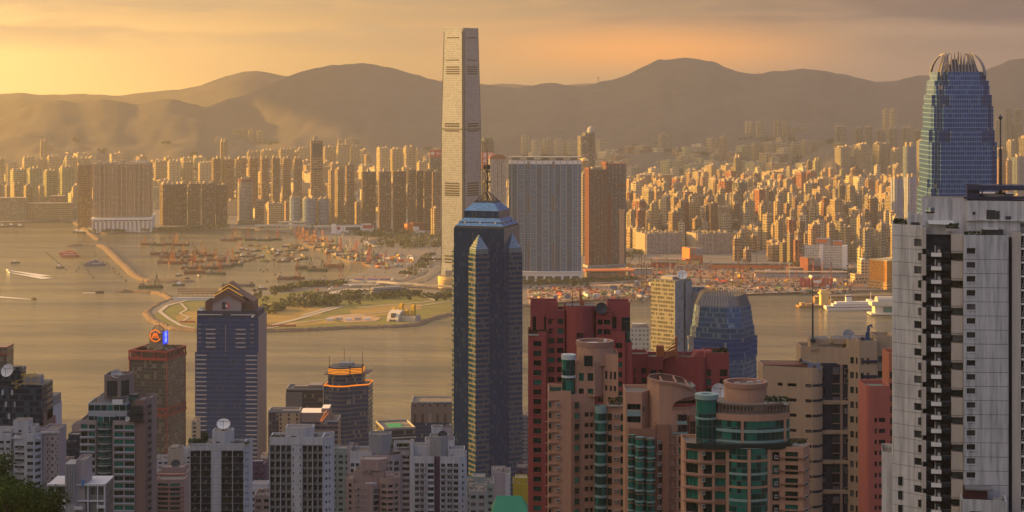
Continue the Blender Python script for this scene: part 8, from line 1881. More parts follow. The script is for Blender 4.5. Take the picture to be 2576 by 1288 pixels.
def bridges():
 def deck(label, V, w, z0, nm='flyover', m=None, par=1.0):
  t = thing(nm, label, nm.replace('_', ' ')); P = dense(GV(V, z0), 12); b = MB(); ribbon(b, P, w, z0)
  for s in (-1, 1):
   for (x, y), (x2, y2) in zip(P, P[1:]):
    l = sqrt((x2-x)**2+(y2-y)**2); nx_, ny_ = -(y2-y)/l*s*w/2, (x2-x)/l*s*w/2; q = [(x+nx_, y+ny_, z0-1.2), (x2+nx_, y2+ny_, z0-1.2), (x2+nx_, y2+ny_, z0+par), (x+nx_, y+ny_, z0+par)]; b.face(q); b.face(q[::-1])
  b.obj('deck', m or M('span_concrete', (0, 0, 0)), t)
  for x, y in P[::3]: c = MB(); c.cbox(x, y, 2, 2, 2, z0-2.8); c.obj('pier', MCONC, t)
  return t
 deck('straight flyover on piers at the foot of the drum hall', [(1012, 712), (1060, 717), (1100, 719), (1140, 721)], 14, 9)
 deck('curved slip road ramp looping beside the trees', [(944, 599), (928, 601), (919, 606), (922, 612), (932, 617), (945, 620)], 9, 7)
 deck('short road bridge crossing the sunken motorway', [(1060, 652), (1085, 652), (1110, 652)], 10, 8)
 deck('upper road bridge crossing the sunken motorway behind the first', [(1062, 613), (1085, 615), (1106, 616)], 9, 8)
 t = deck('blue and white covered footbridge with three roofed bays over the motorway', [(866, 705), (905, 707), (950, 709), (1000, 713), (1050, 715)], 6, 10, 'footbridge', MWHITE, 1.6)
 for x in (905, 938, 968): X, d, _ = G(x, 707, 10); b = MB(); b.prism([(X-9, d-4), (X+9, d-4), (X+9, d+4), (X-9, d+4)], 12.5, 15.5, 0, 1, True); b.obj('roofed_bay', [M('panel_blue2', (.08, .16, .36), .5), MORANGE], t)
 X, d, _ = G(976, 741, 3); t = thing('terminal_building', 'long low grey building with golden rounded end near the footbridge', 'building', (X, d, 3), radians(28)); P = [(-26*1.0+5*cos(radians(a)), 5*sin(radians(a))+0) for a in range(270, 89, -20)][::-1]
 b = MB(); Q = [(-28+6*cos(radians(a)), 6*sin(radians(a))) for a in range(90, 271, 20)]+[(34, -6), (34, 6)]; b.prism(Q, 0, 11, 0, 1); b.obj('wall', [FM('ribbon_grey', (.36, .33, .29), (.05, .05, .06), 30, 3.6, (0, 1), (.4, .85), cur=0, tint=0), MROOF], t)
 b = MB(); b.prism(inset(Q, .8), 11, 14, 0, 0); b.obj('roof_house', MGREYC, t)
 for i, x in enumerate((872, 890, 908, 926, 944)): X, d, _ = G(x, 722, 3); t = thing('toll_canopy', f'small white canopy, {ORD(i+1)} from the left in the row under the footbridge', 'canopy', (X, d, 3.5), 0, 'white canopies under the footbridge'); b = MB(); b.box(-6, -3, 4, 6, 3, 4.8); b.box(-.5, -.5, 0, .5, .5, 4); b.obj('roof', MWHITE, t)
bridges()
def water_temple():
 """the park pumping station with yellow shafts"""
 X, d, _ = G(1003, 806, 3); t = thing('vent_station', 'curved white hall with four yellow ventilation shafts on the lawn', 'building', (X, d, 3), radians(-22)); b = MB(); n = 10
 for k in range(n): a0, a1 = pi*.5*k/n, pi*.5*(k+1)/n; f = lambda a: (-16+22*(1-cos(a)), 17*sin(a)); (y, z), (y2, z2) = f(a0), f(a1); b.face([(-12, y-4, z), (8, y-4, z), (8, y2-4, z2), (-12, y2-4, z2)], 0, None); b.face([(-12, y-4, 0), (-12, y-4, z), (-12, y2-4, z2), (-12, y2-4, 0)]); b.face([(8, y-4, 0), (8, y2-4, 0), (8, y2-4, z2), (8, y-4, z)])
 b.obj('curved_roof', [M('roof_white2', (.50, .45, .38), .7)], t); b = MB(); b.box(-5, -18.6, 6, 1, -10, 13, 0, 0); b.box(-7, -20.5, 0, 4, -18, 3.5); b.obj('entrance', [MDARK], t)
 b = MB(); b.box(8, -10, 0, 34, 10, 9, 0, 1); b.obj('wall', [MCONC, MROOF], t)
 for x, y, h in ((-13, 9, 19), (-2, 14, 26), (12, 4, 18), (22, 8, 26)): b = MB(); b.prism(rectp(x-3.5, y-4, x+3.5, y+4), 0, h-3, 0, 0, False, rectp(x-2.8, y-3.4, x+2.8, y+3.4)); b.prism(rectp(x-2.8, y-3.4, x+2.8, y+3.4), h-3, h, 0, 0, False, rectp(x-1.4, y-2, x+2.8, y+3)); b.obj('yellow_shaft', M('shaft_yellow', (.52, .33, .02), .7, var=.1), t)
 X, d, _ = G(880, 807, 3); t = thing('cabin_row', 'row of pale site cabins on the park lawn', 'cabins', (X, d, 3), .1)
 for i in range(5): b = MB(); b.cbox(-32+15*i, (i % 2)*9, 0, 11, 5, 4.5); b.obj('cabin', (MWHITE, MCONC)[i % 2], t)
 X, d, _ = G(497, 746, 3); t = thing('steel_frame', 'long rust brown steel frame beside the left breakwater root', 'frame', (X, d, 3)); b = MB(); L = 34
 for z in (5, 9, 13): b.tube((-L, 0, z), (L, 0, z), .5, 4); b.tube((-L, 8, z), (L, 8, z), .5, 4)
 for k in range(9): x = -L+2*L*k/8; b.tube((x, 0, 0), (x, 0, 13), .45, 4); b.tube((x, 0, 13), (x, 8, 13), .4, 4)
 b.obj('girders', M('rust_frame', (.20, .08, .05), .8), t)
 X, d, _ = G(486, 756, 3); t = thing('shed', 'low shed with pale blue roof on the park point', 'shed', (X, d, 3)); b = MB(); b.box(-34, -4, 0, 34, 4, 4, 0, 0); b.obj('wall', MWHITE, t); b = MB(); b.box(-36, -5, 4, 36, 5, 4.8); b.obj('roof', M('roof_skyblue', (.30, .36, .42), .6), t)
 for i, (xa, xb, y) in enumerate(((660, 745, 822), (452, 492, 812))): X, d, _ = G((xa+xb)/2, y, 3); L = (xb-xa)*d/F; t = tag(None or MB().obj('hoarding', MRED), f'red and white hoarding, {"right" if i == 0 else "left"} of the gabled tower in the park', 'hoarding'); t.location = (X, d, 3); b = MB(); [b.box(-L/2+k*L/16, 0, 0, -L/2+(k+.7)*L/16, .6, 3.4) for k in range(16)]; b.box(-L/2, .7, 0, L/2, 1, 1.4); t.data = b.mesh('hoarding', [MRED])
water_temple()
def greenery():
 rr = random.Random(14); ML = M('tree_leaf', (.055, .06, .014), .9, var=.6, scale=.1, tint=.2); MT = M('bark', (.05, .035, .025)); P_ = []
 for v in range(4):
  t = thing('tree', '', 'tree'); h = rr.uniform(8, 12); b = MB(); b.tube((0, 0, -.5), (0, 0, h*.5), .4, 6, 0, .2); b.tube((0, 0, h*.4), (1.5, .6, h*.7), .2, 4); b.tube((0, 0, h*.4), (-1.4, -.6, h*.7), .2, 4); b.obj('trunk', MT, t); b = MB()
  for _ in range(150): p = Vector((rr.gauss(0, 1), rr.gauss(0, 1), rr.gauss(0, 1))).normalized()*rr.uniform(.6, 1.1); k = rr.uniform(.5, 1.1); u = Vector((rr.gauss(0, 1), rr.gauss(0, 1), rr.gauss(0, 1))).normalized(); w = u.orthogonal().normalized(); c = Vector((p.x*h*.42, p.y*h*.42, h*.62+p.z*h*.36)); b.face([c-u*k, c-w*k, c+u*k, c+w*k])
  b.obj('crown', ML, t); P_.append(t)
 spots = []
 for _ in range(46):
  x, y = rr.choice(((rr.uniform(655, 720), rr.uniform(772, 800)), (rr.uniform(740, 870), rr.uniform(758, 774)), (rr.uniform(930, 1130), rr.uniform(742, 760)), (rr.uniform(640, 720), rr.uniform(736, 760)), (rr.uniform(1340, 1600), rr.uniform(716, 724)), (rr.uniform(1960, 2080), rr.uniform(668, 676)))); spots.append((x, y))
 spots.sort()
 for i, (x, y) in enumerate(spots):
  o = P_[i] if i < 4 else copy_tree(P_[i % 4]); o.location = G(x, y, 3); o.rotation_euler = (0, 0, rr.uniform(0, 6)); k = rr.uniform(.7, 1.2); o.scale = (k, k, k*rr.uniform(.8, 1))
  tag(o, f'small round tree on the reclaimed shore, {ORD(i+1)} from the left', 'tree', 'scattered trees on the reclaimed shore')
 b = MB()                                           # woods that read as one mass
 for V, n, w, h in (([(735, 765), (790, 752), (850, 752), (930, 750), (1000, 744), (1060, 745)], 46, 46, 10), ([(660, 790), (720, 772), (800, 765), (860, 768)], 34, 40, 9), ([(700, 733), (760, 722), (830, 716), (870, 716)], 30, 28, 9), ([(945, 590), (990, 598), (1030, 610), (1060, 620), (1000, 620), (960, 612)], 60, 110, 13), ([(880, 588), (930, 592)], 16, 60, 10), ([(1070, 585), (1105, 592), (1100, 625)], 24, 60, 11), ([(640, 575), (760, 563), (850, 568)], 24, 40, 9), ([(236, 585), (390, 580), (560, 573)], 44, 22, 8), ([(1326, 716), (1460, 712), (1590, 705)], 30, 22, 8), ([(1580, 650), (1600, 640)], 10, 40, 12), ([(2000, 668), (2040, 670), (2120, 690), (2200, 700)], 30, 34, 10), ([(1085, 750), (1130, 742)], 12, 40, 8), ([(880, 740), (1050, 738)], 20, 22, 8), ([(1020, 692), (1060, 672), (1085, 640)], 18, 16, 6)):
  P = dense(GV(V), 12)
  for k in range(n):
   x, d = rr.choice(P); x += rr.gauss(0, w*.3); d += rr.gauss(0, w*.5); crown_cloud(b, 46, 20, 20, h*rr.uniform(.7, 1.1), rr, 2.0, 0, lambda a, c: 3, x, d)
 tag(b.obj('woodland', ML), 'dense low woodland and scrub belts on the reclaimed land', 'woodland', None, 'stuff')
greenery()
def boats():
 rr = random.Random(33); MH = [M('hull_black', (.045, .035, .03), .7, var=.3), M('hull_rust', (.19, .065, .035), .8, var=.4, scale=.3), M('hull_green', (.04, .075, .045), .7)]
 CR = [M('crane_orange', (.55, .20, .03), .6), M('crane_red', (.36, .06, .03), .6), M('crane_green', (.07, .11, .05), .6), M('crane_white', (.50, .44, .36), .6)]
 def hull(L, W_, h, m, bow=.18): b = MB(); P = [(-L/2, -W_/2), (L/2-L*bow, -W_/2), (L/2, 0), (L/2-L*bow, W_/2), (-L/2, W_/2)]; b.prism(inset(P, .93), -1, h*.4, 0, None, False, P); b.prism(P, h*.4, h, 0, 1); b.parapet(P, h, .9, .5, 0); return b
 def derrick(v, big=1.0):
  t = thing('crane_barge', '', 'barge'); L, W_ = 40*big, 15*big; hull(L, W_, 3.2, None, .08).obj('hull', [MH[v % 3], M('deck_brown', (.10, .06, .04), .9, var=.5, scale=.4)], t)
  b = MB(); b.box(-L*.48, -W_*.36, 3.2, -L*.30, W_*.36, 7.2); b.box(-L*.45, -W_*.25, 7.2, -L*.34, W_*.25, 9.6); b.box(-L*.38, -1, 11.5, -L*.34, 1, 14, 1); b.obj('deckhouse', [(M('house_cream', (.30, .21, .12), .7), M('house_white', (.30, .26, .21), .7))[v % 2], MDARK], t)
  H = rr.uniform(20, 30)*big; cx = L*.22; b = MB()
  for s in (-1, 1): b.tube((cx-3.5, s*4.5, 3.2), (cx, s*1.0, 3.2+H), .5, 4); b.tube((cx+3.5, s*4.5, 3.2), (cx, s*1.0, 3.2+H), .5, 4)
  for k in range(1, 7): q = k/7; b.tube((cx-3.5*(1-q), -4.5*(1-q)-q, 3.2+H*q), (cx-3.5*(1-q), 4.5*(1-q)+q, 3.2+H*q), .35, 4); b.tube((cx+3.5*(1-q), -4.5*(1-q)-q, 3.2+H*q), (cx-3.5*(1-q), 4.5*(1-q)+q, 3.2+H*q), .25, 4)
  b.obj('derrick_frame', CR[v % 4], t); b = MB(); e = rr.uniform(.5, 1.1); q = Vector((cx+5, 0, 6)); p2 = q+Vector((cos(e)*.6+.2, rr.uniform(-.6, .6), sin(e))).normalized()*H*1.15
  b.tube(q, p2, .75, 4, 0, .4); b.tube((cx, 0, 3+H), p2, .12, 3); b.obj('boom', CR[(v+1) % 4], t); b = MB()
  for _ in range(14): b.cbox(rr.uniform(-L*.2, L*.4), rr.uniform(-W_*.35, W_*.35), 3.2, rr.uniform(1.5, 5), rr.uniform(1.5, 4), rr.uniform(1, 3.2))
  tag(b.obj('deck_cargo', (M('cargo_rust', (.26, .11, .05), .9, var=.5), M('cargo_grey', (.22, .19, .16), .9))[v % 2], t), kind='stuff'); return t
 def launch(v):
  t = thing('launch', '', 'boat'); L = (14, 18, 24)[v]; hull(L, L*.3, 1.8, None, .35).obj('hull', [(MH[1], MH[0], MH[2])[v], M('deck_brown', (0, 0, 0))], t); b = MB(); b.box(-L*.3, -L*.1, 1.8, L*.15, L*.1, 4.2); b.box(-L*.2, -L*.08, 4.2, 0, L*.08, 6); b.box(-L*.32, -L*.12, 6, L*.02, L*.12, 6.3); b.obj('cabin', (M('house_white', (0, 0, 0)), MWHITE, M('house_cream', (0, 0, 0)))[v], t); b = MB(); b.tube((0, 0, 4), (0, 0, 10), .15, 4); b.obj('mast', MDARK, t); return t
 D = [derrick(v) for v in range(6)]; Ls = [launch(v) for v in range(3)]; used = set()
 nmD = ['orange', 'red', 'green', 'white', 'orange', 'red']
 def put(protos, i, x, y, rz, lab, grp, sc=1.0):
  v = i % len(protos); o = protos[v] if id(protos[v]) not in used else copy_tree(protos[v]); used.add(id(protos[v])); X, d, _ = G(x, y, 0); o.location = (X, d, 0); o.rotation_euler = (0, 0, rz); o.scale = (sc,)*3; return tag(o, lab, None, grp)
 def raft(P, zone, dz=.5, sc=1.0):
  for i, (x, y) in enumerate(sorted(P)): put(D, rr.randrange(6), x, y, rr.choice((0, pi))+rr.uniform(-.3, .3)*dz*2, None, 'crane barges in the typhoon shelter', sc*rr.uniform(.85, 1.1))['label'] = f'crane barge, {ORD(i+1)} from left {zone}'
 raft([(372, 616), (398, 618), (430, 616), (455, 618), (402, 640), (425, 648), (450, 642), (474, 636), (500, 640), (420, 662), (448, 664), (474, 656), (500, 660), (528, 656), (552, 652), (575, 658), (480, 676), (508, 674), (536, 676), (562, 672), (468, 648), (520, 645), (545, 690), (490, 688), (585, 668)], 'in the big raft behind the bent breakwater')
 raft([(576, 606), (604, 603), (634, 605), (664, 606), (690, 604)], 'in the small raft near the far quay')
 raft([(760, 595), (772, 603), (782, 612), (795, 620), (812, 626), (828, 631), (845, 638), (862, 646), (880, 652), (900, 655), (920, 660), (938, 666), (800, 608), (835, 622), (872, 636), (906, 645), (960, 668), (778, 590), (820, 612), (950, 655)], 'along the right bank of the shelter', 1.0, 1.15)
 raft([(838, 672), (800, 682), (770, 676)], 'in the group off the right bank')
 def small(P, zone):
  for i, (x, y) in enumerate(sorted(P)): put(Ls, rr.randrange(3), x, y, rr.uniform(-.7, .7)+rr.choice((0, pi)), f'small launch, {ORD(i+1)} from the left {zone}', 'small launches in the typhoon shelter', rr.uniform(.7, 1.1))
 small([(rr.uniform(592, 770), rr.uniform(618, 662)) for _ in range(64)], 'in the open middle of the shelter'); small([(450, 694), (470, 702), (455, 676), (500, 697), (548, 738), (560, 736), (660, 728), (676, 732), (690, 726), (735, 724), (755, 722)], 'along the near side of the shelter')
 o = derrick(1, 1.35); o.location = G(732, 702, 0); o.rotation_euler = (0, 0, .15); tag(o, 'largest red crane barge alone at the centre of the shelter', None, 'crane barges in the typhoon shelter')
 o = derrick(5, 1.3); o.location = G(842, 712, 0); o.rotation_euler = (0, 0, .1); tag(o, 'orange red crane barge at the landing by the footbridge', None, 'crane barges in the typhoon shelter')
 o = derrick(2, 1.15); o.location = G(381, 724, 0); o.rotation_euler = (0, 0, -.05); tag(o, 'black barge with thin derrick passing outside the bent breakwater', None, 'crane barges in the typhoon shelter')
 def big(nm, label, cat, x, y, rz, L, W_, h, hm, parts, wake=0):
  t = thing(nm, label, cat, G(x, y, 0), rz); hull(L, W_, h, None, .2).obj('hull', [hm, MCONC], t)
  for pn, bx, m in parts:
   b = MB()
   for q in bx: b.box(*q)
   b.obj(pn, m, t)
  if wake:
   b = MB(); P = [(-L*.4-i*wake/12, 0) for i in range(13)]; ribbon(b, P, [W_*.9+i*wake*.012 for i in range(13)], .35); b.obj('wake', M('foam', (.62, .58, .50), .8, var=.4, scale=.25), t)
  return t
 MO2 = M('ferry_red', (.46, .09, .04), .6); MBL = M('ferry_blue', (.10, .11, .19), .6)
 for lab, x, y, m in (('red hydrofoil ferry moored behind its twin outside the breakwater', 172, 640, MO2), ('red hydrofoil ferry moored in front of its twin outside the breakwater', 178, 646, MO2)): big('ferry', lab, 'ferry', x, y, .05, 38, 10, 3, m, (('saloon', [(-17, -4, 3, 12, 4, 6.5), (-6, -3.4, 6.5, 8, 3.4, 9)], m), ('window_band', [(-16, -4.15, 4.4, 11, 4.15, 5.5)], MWHITE)))
 big('ferry', 'dark blue ferry with white lettering outside the breakwater', 'ferry', 239, 668, -.05, 44, 12, 3.4, MBL, (('saloon', [(-18, -5, 3.4, 15, 5, 7), (-12, -4, 7, 8, 4, 10), (-3, -3, 10, 5, 3, 12)], MBL), ('window_band', [(-4, -5.2, 4.2, 14, 5.2, 5.2)], MWHITE)))
 big('tug', 'green tug with white wheelhouse following the black barge', 'tug', 450, 719, .1, 24, 7, 2.4, MH[2], (('wheelhouse', [(-4, -2, 2.4, 4, 2, 6), (-1, -1.6, 6, 2.5, 1.6, 8.6), (0, -.2, 8.6, .4, .2, 14)], MWHITE),))
 big('long_barge', 'long dark grey barge with aft house behind the gabled tower', 'barge', 600, 720, .06, 62, 13, 3.6, M('hull_grey', (.10, .10, .115), .7), (('deckhouse', [(22, -4, 3.6, 27, 4, 10)], M('house_cream', (0, 0, 0))),))
 big('ferry', 'small dark harbour ferry left of the curved breakwater', 'ferry', 251, 737, .1, 15, 6, 2, MH[0], (('saloon', [(-6, -2.6, 2, 5, 2.6, 5), (-5, -2.9, 5, 5.5, 2.9, 5.4)], M('house_cream', (0, 0, 0))),), 24)
 big('launch', 'dark boat towing a long white wake at far left', 'boat', 86, 754, -.95+.45, 10, 4.5, 2, MH[0], (('cabin', [(-3, -1.4, 2, 2, 1.4, 4)], MH[0]),), 130)
 for i, (x, y, l) in enumerate(((20, 680, 'rear'), (24, 686, 'front'))): big('speedboat', f'{l} one of two white speedboats throwing fans of spray at far left', 'speedboat', x, y, 2.3, 12, 4.5, 1.6, MWHITE, (('cabin', [(-3, -1.4, 1.6, 2, 1.4, 3.4)], MDARK),), 150)
 for i, (x, y) in enumerate(((39, 662), (152, 674), (30, 570), (52, 571), (8, 571), (195, 585), (206, 586))): put(Ls, 1, x, y, rr.uniform(-.4, .4), f'small dark boat, {ORD(i+1)} of the lone craft on the left open water', 'lone craft on the left open water', 1.3 if y < 600 else 1)
 me = None; P = [(118+6*i, 637+5.2*i) for i in range(9)]+[(206+5.5*i, 664+7*i) for i in range(6)]+[(236, 634), (240, 641), (252, 652), (260, 657), (268, 664), (274, 671), (284, 676), (290, 684), (298, 690), (305, 697), (316, 706), (198, 674), (192, 682)]
 for i, (x, y) in enumerate(sorted(P)+[(660, 650), (672, 660), (690, 665), (655, 679), (663, 683), (672, 679), (692, 692), (700, 710), (672, 708), (750, 632), (752, 690)]):
  if me is None: b = MB(); b.lathe([(0, -.5), (2.2, -.5), (2.4, .8), (1.8, 1.8), (0, 2)], 10); b.tube((0, 0, 2), (0, 0, 3.6), .2, 5); me = b.mesh('mooring_buoy', MDARK)
  tag(link('mooring_buoy', me, None, G(x, y, 0)), f'dark mooring buoy, {ORD(i+1)} counting along the lines from the left', 'buoy', 'mooring buoys');
 # the ships at the right-hand quay
 big('cruise_ship', 'white cruise ship with dark waterline stripe and funnel at the right quay', 'ship', 2150, 779, radians(9), 104, 15, 7, MWHITE, (('superstructure', [(-40, -6, 7, 34, 6, 11), (-34, -5, 11, 26, 5, 14), (22, -5, 14, 30, 5, 17)], MWHITE), ('funnel', [(-16, -2.4, 14, -6, 2.4, 25)], MWHITE), ('funnel_band', [(-16.2, -2.6, 22, -5.8, 2.6, 24.5)], MBL), ('hull_stripe', [(-51, -7.7, 4.4, 36, 7.7, 5.6)], MBL), ('window_row', [(-36, -6.15, 8.6, 30, 6.15, 9.6)], MGREYC), ('mast', [(28, -.3, 17, 28.7, .3, 30), (-42, -.3, 7, -41.4, .3, 24)], MWHITE)))
 big('work_barge', 'golden work barge with stacked deck cabins left of the cruise ship', 'barge', 2052, 772, radians(12), 66, 16, 3, M('hull_gold', (.36, .20, .06), .8), (('deck_tower', [(8, -5, 3, 22, 5, 22), (6, -6, 22, 26, 6, 25), (8, -4, 25, 20, 4, 29)], MGOLDW), ('deck_load', [(-28, -5, 3, -20, 5, 8), (-16, -6, 3, -6, 6, 6), (26, -5, 3, 32, 5, 12)], M('cargo_gold', (.42, .26, .09), .8, var=.4))))
 X, d, _ = G(2222, 792, 0); t = thing('pier_terminal', 'white pier terminal with vaulted roof and green glass beside the white tower', 'terminal', (X, d, 0), radians(4)); b = MB(); b.box(-24, -14, 1.5, 40, 14, 4, 0, 0, True); b.box(-16, -8, 4, 40, 12, 16, 0, 0); b.box(-22, -12, 16, 40, 12, 23, 0, 0, True); b.box(-12, -9, 4, -4, -8, 16); b.obj('wall', M('terminal_white', (.60, .55, .46), .6), t); b = MB(); n = 10
 for k in range(n): a0, a1 = pi*k/n, pi*(k+1)/n; b.face([(-12, -11*cos(a0), 23+8*sin(a0)), (40, -11*cos(a0), 23+8*sin(a0)), (40, -11*cos(a1), 23+8*sin(a1)), (-12, -11*cos(a1), 23+8*sin(a1))]); b.face([(-12, -11*cos(a0), 23), (-12, -11*cos(a0), 23+8*sin(a0)), (-12, -11*cos(a1), 23+8*sin(a1)), (-12, -11*cos(a1), 23)])
 b.obj('vaulted_roof', M('vault_cream', (.48, .42, .34), .6), t); b = MB(); b.box(-2, -8.3, 5, 38, -8, 14); b.obj('glazing', G_GREEN2, t)
 t = thing('quay_shed', 'long golden pier shed behind the cruise ship', 'shed', G(2150, 757, 0), radians(9)); b = MB(); b.box(-75, -8, 0, 75, 8, 9, 0, 1); b.box(-70, -9, 9, 75, 9, 10.5, 0, 1); b.obj('wall', [FM('shed_gold', (.44, .27, .10), (.20, .12, .05), 4, 4.5, (.1, .8), (.2, .8), tint=0), MROOF], t)
boats()
def site():
 """the building site and roads: rigs, cranes, stacks, vehicles, lamp posts"""
 rr = random.Random(77); ms = [M('rig_red', (.40, .07, .03), .6), M('rig_dark', (.05, .04, .045), .6), M('crane_orange', (0, 0, 0)), M('rig_white', (.5, .46, .4), .6)]; nm = ['red', 'dark', 'orange', 'white']; pr = {}
 P = sorted([(rr.uniform(1575, 2140), rr.uniform(672, 732)) for _ in range(96)])
 for i, (x, y) in enumerate(P):
  k = rr.choice((0, 1, 1, 2, 3)) if x > 1640 else 1; v = (k, rr.randrange(2))
  if v not in pr:
   t = thing('piling_rig', '', 'rig'); h = 26+10*v[1]; b = MB(); b.box(-4, -1.8, 0, 4, -.6, 1.4); b.box(-4, .6, 0, 4, 1.8, 1.4); b.box(-3.4, -1.6, 1.4, 2.6, 1.6, 4); b.obj('carriage', MYEL if v[1] else MDARK, t); b = MB()
   if v[1]:
    for s in (-.7, .7): b.tube((3.4, s, 0), (3.4, s*.6, h), .3, 4)
    b.tube((-2, 0, 4), (3.4, 0, h*.7), .22, 4); b.box(2.8, -1, h-3, 4.2, 1, h)
   else: b.tube((2, 0, 3), (2+h*.5, 0, h*.9), .55, 4, 0, .3); b.tube((-2, 0, 4), (2+h*.5, 0, h*.9), .12, 3); b.tube((2+h*.5, 0, h*.9), (2+h*.5, 0, 6), .1, 3)
   b.obj('boom', ms[k], t); pr[v] = t; o = t
  else: o = copy_tree(pr[v])
  o.location = G(x, y, 3); o.rotation_euler = (0, 0, rr.uniform(0, 6.3)); q = rr.uniform(.7, 1.15); o.scale = (q,)*3; tag(o, f'{nm[k]} {"piling rig" if v[1] else "crawler crane"}, {ORD(i+1)} from the left on the building site', None, 'rigs and cranes on the building site')
 cm = [MRED, M('stack_blue', (.05, .10, .20), .6), MORANGE, MCONC, M('stack_green', (.06, .15, .08), .6), MWHITE, MYEL]; cn = ['red', 'blue', 'orange', 'grey', 'green', 'white', 'yellow']; mesh = {}
 Q = [('building site', rr.uniform(1570, 2140), rr.uniform(668, 736)) for _ in range(98)]+[('cargo yard by the shelter', rr.uniform(940, 1040)+0, rr.uniform(640, 676)) for _ in range(70)]+[('sandy lot', rr.uniform(1325, 1640), rr.uniform(726, 752)) for _ in range(70)]
 for zn in ('building site', 'cargo yard by the shelter', 'sandy lot'):
  for i, (_, x, y) in enumerate(sorted(q for q in Q if q[0] == zn)):
   k = rr.randrange(7)
   if k not in mesh:
    b = MB(); b.box(-6, -1.3, 0, 6, 1.3, 2.6); b.box(-6, -1.3, 2.62, 4, 1.3, 5.2 if k % 2 else 3.2); [b.box(-6+j*1.5, -1.36, .1, -5.8+j*1.5, -1.3, 2.5) for j in range(8)]; mesh[k] = b.mesh('container', cm[k])
   o = link('container', mesh[k], None, G(x, y, 3.6), rr.uniform(0, 3)); s = rr.uniform(.5, 1.2); o.scale = (s, s, s*rr.uniform(.7, 1.3)); tag(o, f'{cn[k]} container stack, {ORD(i+1)} from the left in the {zn}', 'container', 'containers in the '+zn)
 X, d, _ = G(2056, 722, 3); t = thing('red_silo_bank', 'bank of crimson steel cylinders with white panel on the building site', 'silos', (X, d, 3)); [(lambda b: (b.tube((-30+7*k, 0, 0), (-30+7*k, 0, 17-(k % 3)), 3, 10), b.obj('silo', MRED, t)))(MB()) for k in range(9)]; b = MB(); b.box(-8, -3.6, 8, 8, -3.1, 13); b.obj('panel', MWHITE, t)
 for i, (xa, xb, y, m) in enumerate(((1640, 1760, 664, MGOLDW), (1790, 1990, 676, MORANGE), (1980, 2120, 688, MCONC), (1560, 1640, 690, MGREYC), (1640, 1700, 672, MRED), (1900, 2130, 698, MGREYC))):
  X, d, _ = G((xa+xb)/2, y, 3); L = (xb-xa)*d/F; t = thing('site_hall', f'long low {("golden", "orange", "grey", "pale grey", "dark red", "dull grey")[i]} hall beside the building site', 'hall', (X, d, 3), -.08); b = MB(); b.box(-L/2, -8, 0, L/2, 8, rr.uniform(6, 11), 0, 1); b.obj('wall', [m, MROOF], t); b = MB(); b.box(-L/2-1, -9, 11, L/2+1, 9, 12); b.obj('roof', MHUT, t)
 lp = None; P = sorted([(rr.uniform(830, 1110), rr.uniform(590, 740)) for _ in range(52)])
 for i, (x, y) in enumerate(P):
  if lp is None: t = lp = thing('street_lamp', '', 'lamp post'); b = MB(); b.tube((0, 0, 0), (0, 0, 26), .38, 6, 0, .22); b.obj('pole', M('lamp_steel', (.36, .33, .28), .6), t); b = MB(); b.box(-2, -.4, 25.6, 2, .4, 26.4); b.obj('lamp_head', MDARK, t); o = t
  else: o = copy_tree(lp)
  o.location = G(x, y, 3); tag(o, f'tall slender lamp post, {ORD(i+1)} from the left along the motorway', None, 'motorway lamp posts')
 cp = []; R0 = dense(GV([(1098, 650), (1070, 675), (1040, 692), (1000, 706), (930, 718), (860, 724), (800, 736)]), 8)
 for i in range(44):
  k = i % 4
  if len(cp) <= k:
   t = thing('car', '', 'car'); L, h = ((4.5, 1.5), (4.5, 1.5), (11, 3.4), (7, 2.8))[k]; b = MB(); b.box(-L/2, -1, .4, L/2, 1, h*.6, 0, 0); b.prism(rectp(-L*.32, -.95, L*.3, .95), h*.6, h, 0, 0, False, rectp(-L*.25, -.8, L*.2, .8)); b.obj('body', (MWHITE, MDARK, MWHITE, MRED)[k], t); b = MB(); [b.tube((x_*L, y_-.1, .4), (x_*L, y_+.1, .4), .4, 8) for x_ in (-.3, .3) for y_ in (-1, 1)]; tag(b.obj('wheels', MDARK, t), kind='stuff'); cp.append(t); o = t
  else: o = copy_tree(cp[k])
  j = (i*(len(R0)-1))//44; a, c = R0[j], R0[j+1]; dx, dy = c[0]-a[0], c[1]-a[1]; l = sqrt(dx*dx+dy*dy); s = rr.choice((-11, -5, 5, 11)); o.location = (a[0]-dy/l*s, a[1]+dx/l*s, 4.95); o.rotation_euler = (0, 0, atan2(dy, dx)); tag(o, f'{("white car", "dark car", "white bus", "red lorry")[k]}, {ORD(i//4+1)} of its kind along the motorway from the tallest tower', ('car', 'car', 'bus', 'lorry')[k], 'vehicles on the motorway')
 b = MB()                                            # loose spoil, plant and stores across the site
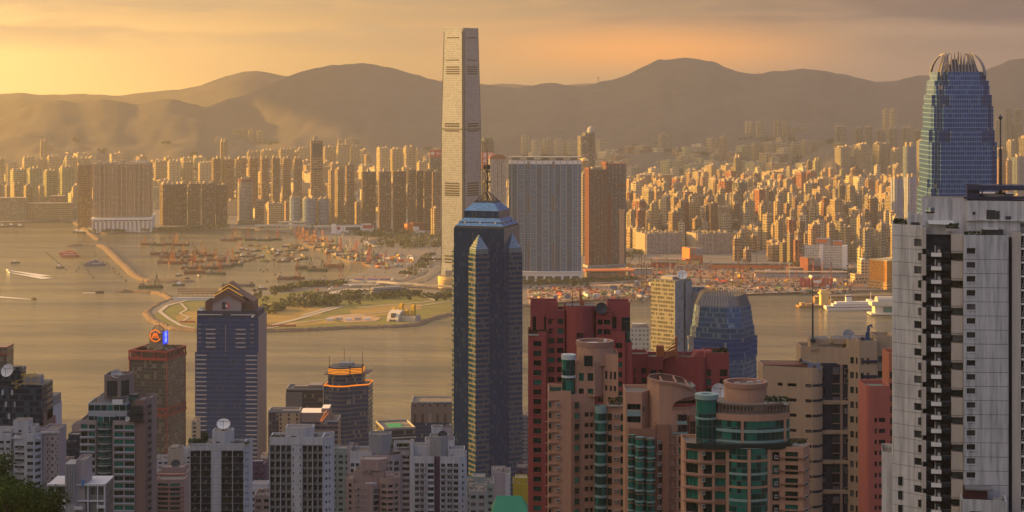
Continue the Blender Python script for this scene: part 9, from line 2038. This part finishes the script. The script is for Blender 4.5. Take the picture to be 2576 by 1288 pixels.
 for _ in range(2600):
  x, y = (rr.uniform(1560, 2150), rr.uniform(664, 738)) if rr.random() < .75 else (rr.uniform(1330, 1640), rr.uniform(722, 756)); X, d, _ = G(x, y, 3); b.cbox(X, d, 3, rr.uniform(1, 6), rr.uniform(1, 5), rr.uniform(.5, 3.5), rr.randrange(5))
 tag(b.obj('site_debris', [M('spoil', (.30, .17, .09), .95, var=.4), MCONC, M('rebar_red', (.30, .09, .05), .8), M('rig_dark', (0, 0, 0)), MSAND]), 'scatter of spoil heaps, steel and stores over the building site', 'debris', None, 'stuff')
 for i, (x, y, h) in enumerate(((1505, 205, 36), (1909, 186, 22), (865, 161, 14), (848, 163, 10), (932, 161, 12))):
  D = ridge_d(x)-60; t = thing('pylon', f'tiny {("lattice pylon", "lattice pylon", "radio mast", "radio mast", "radio mast")[i]} on the hill ridge, {ORD(i+1)} counted', 'pylon', (UX(x, D), D, UZ(y+6, D))); t['label'] = ('tall lattice pylon on the low saddle left of the highest peak', 'small lattice pylon on the ridge right of the highest peak', 'radio mast on the left flat topped summit', 'shorter radio mast at the left shoulder of the flat topped summit', 'thin radio mast on the right shoulder of the flat topped summit')[i]; b = MB(); [b.tube((s*h*.12, q*h*.12, -10), (0, 0, h), .8, 4) for s in (-1, 1) for q in (-1, 1)]; [b.tube((-h*.2, 0, h*z_), (h*.2, 0, h*z_), .6, 4) for z_ in (.7, .85)]; b.obj('lattice', MDARK, t)
site()
# ------------------------------------------------------------ the hazy air over the harbour
def haze():
 m = bpy.data.materials.new('haze'); m.use_nodes = True; q = NT(m.node_tree)
 q.n.remove(q.n['Principled BSDF']); v = q.new('ShaderNodeVolumePrincipled')
 v.inputs['Color'].default_value = (.88, .88, .88, 1); v.inputs['Density'].default_value = HAZE_D; v.inputs['Anisotropy'].default_value = .5
 q.l.new(v.outputs[0], q.n['Material Output'].inputs['Volume'])
 b = MB(); b.box(-14100, -2600, -3, 14100, 13100, 720)
 tag(b.obj('haze', m), 'pale golden haze in the air over the harbour', 'haze', None, 'stuff')
HAZE_D = 5.0e-5
haze()
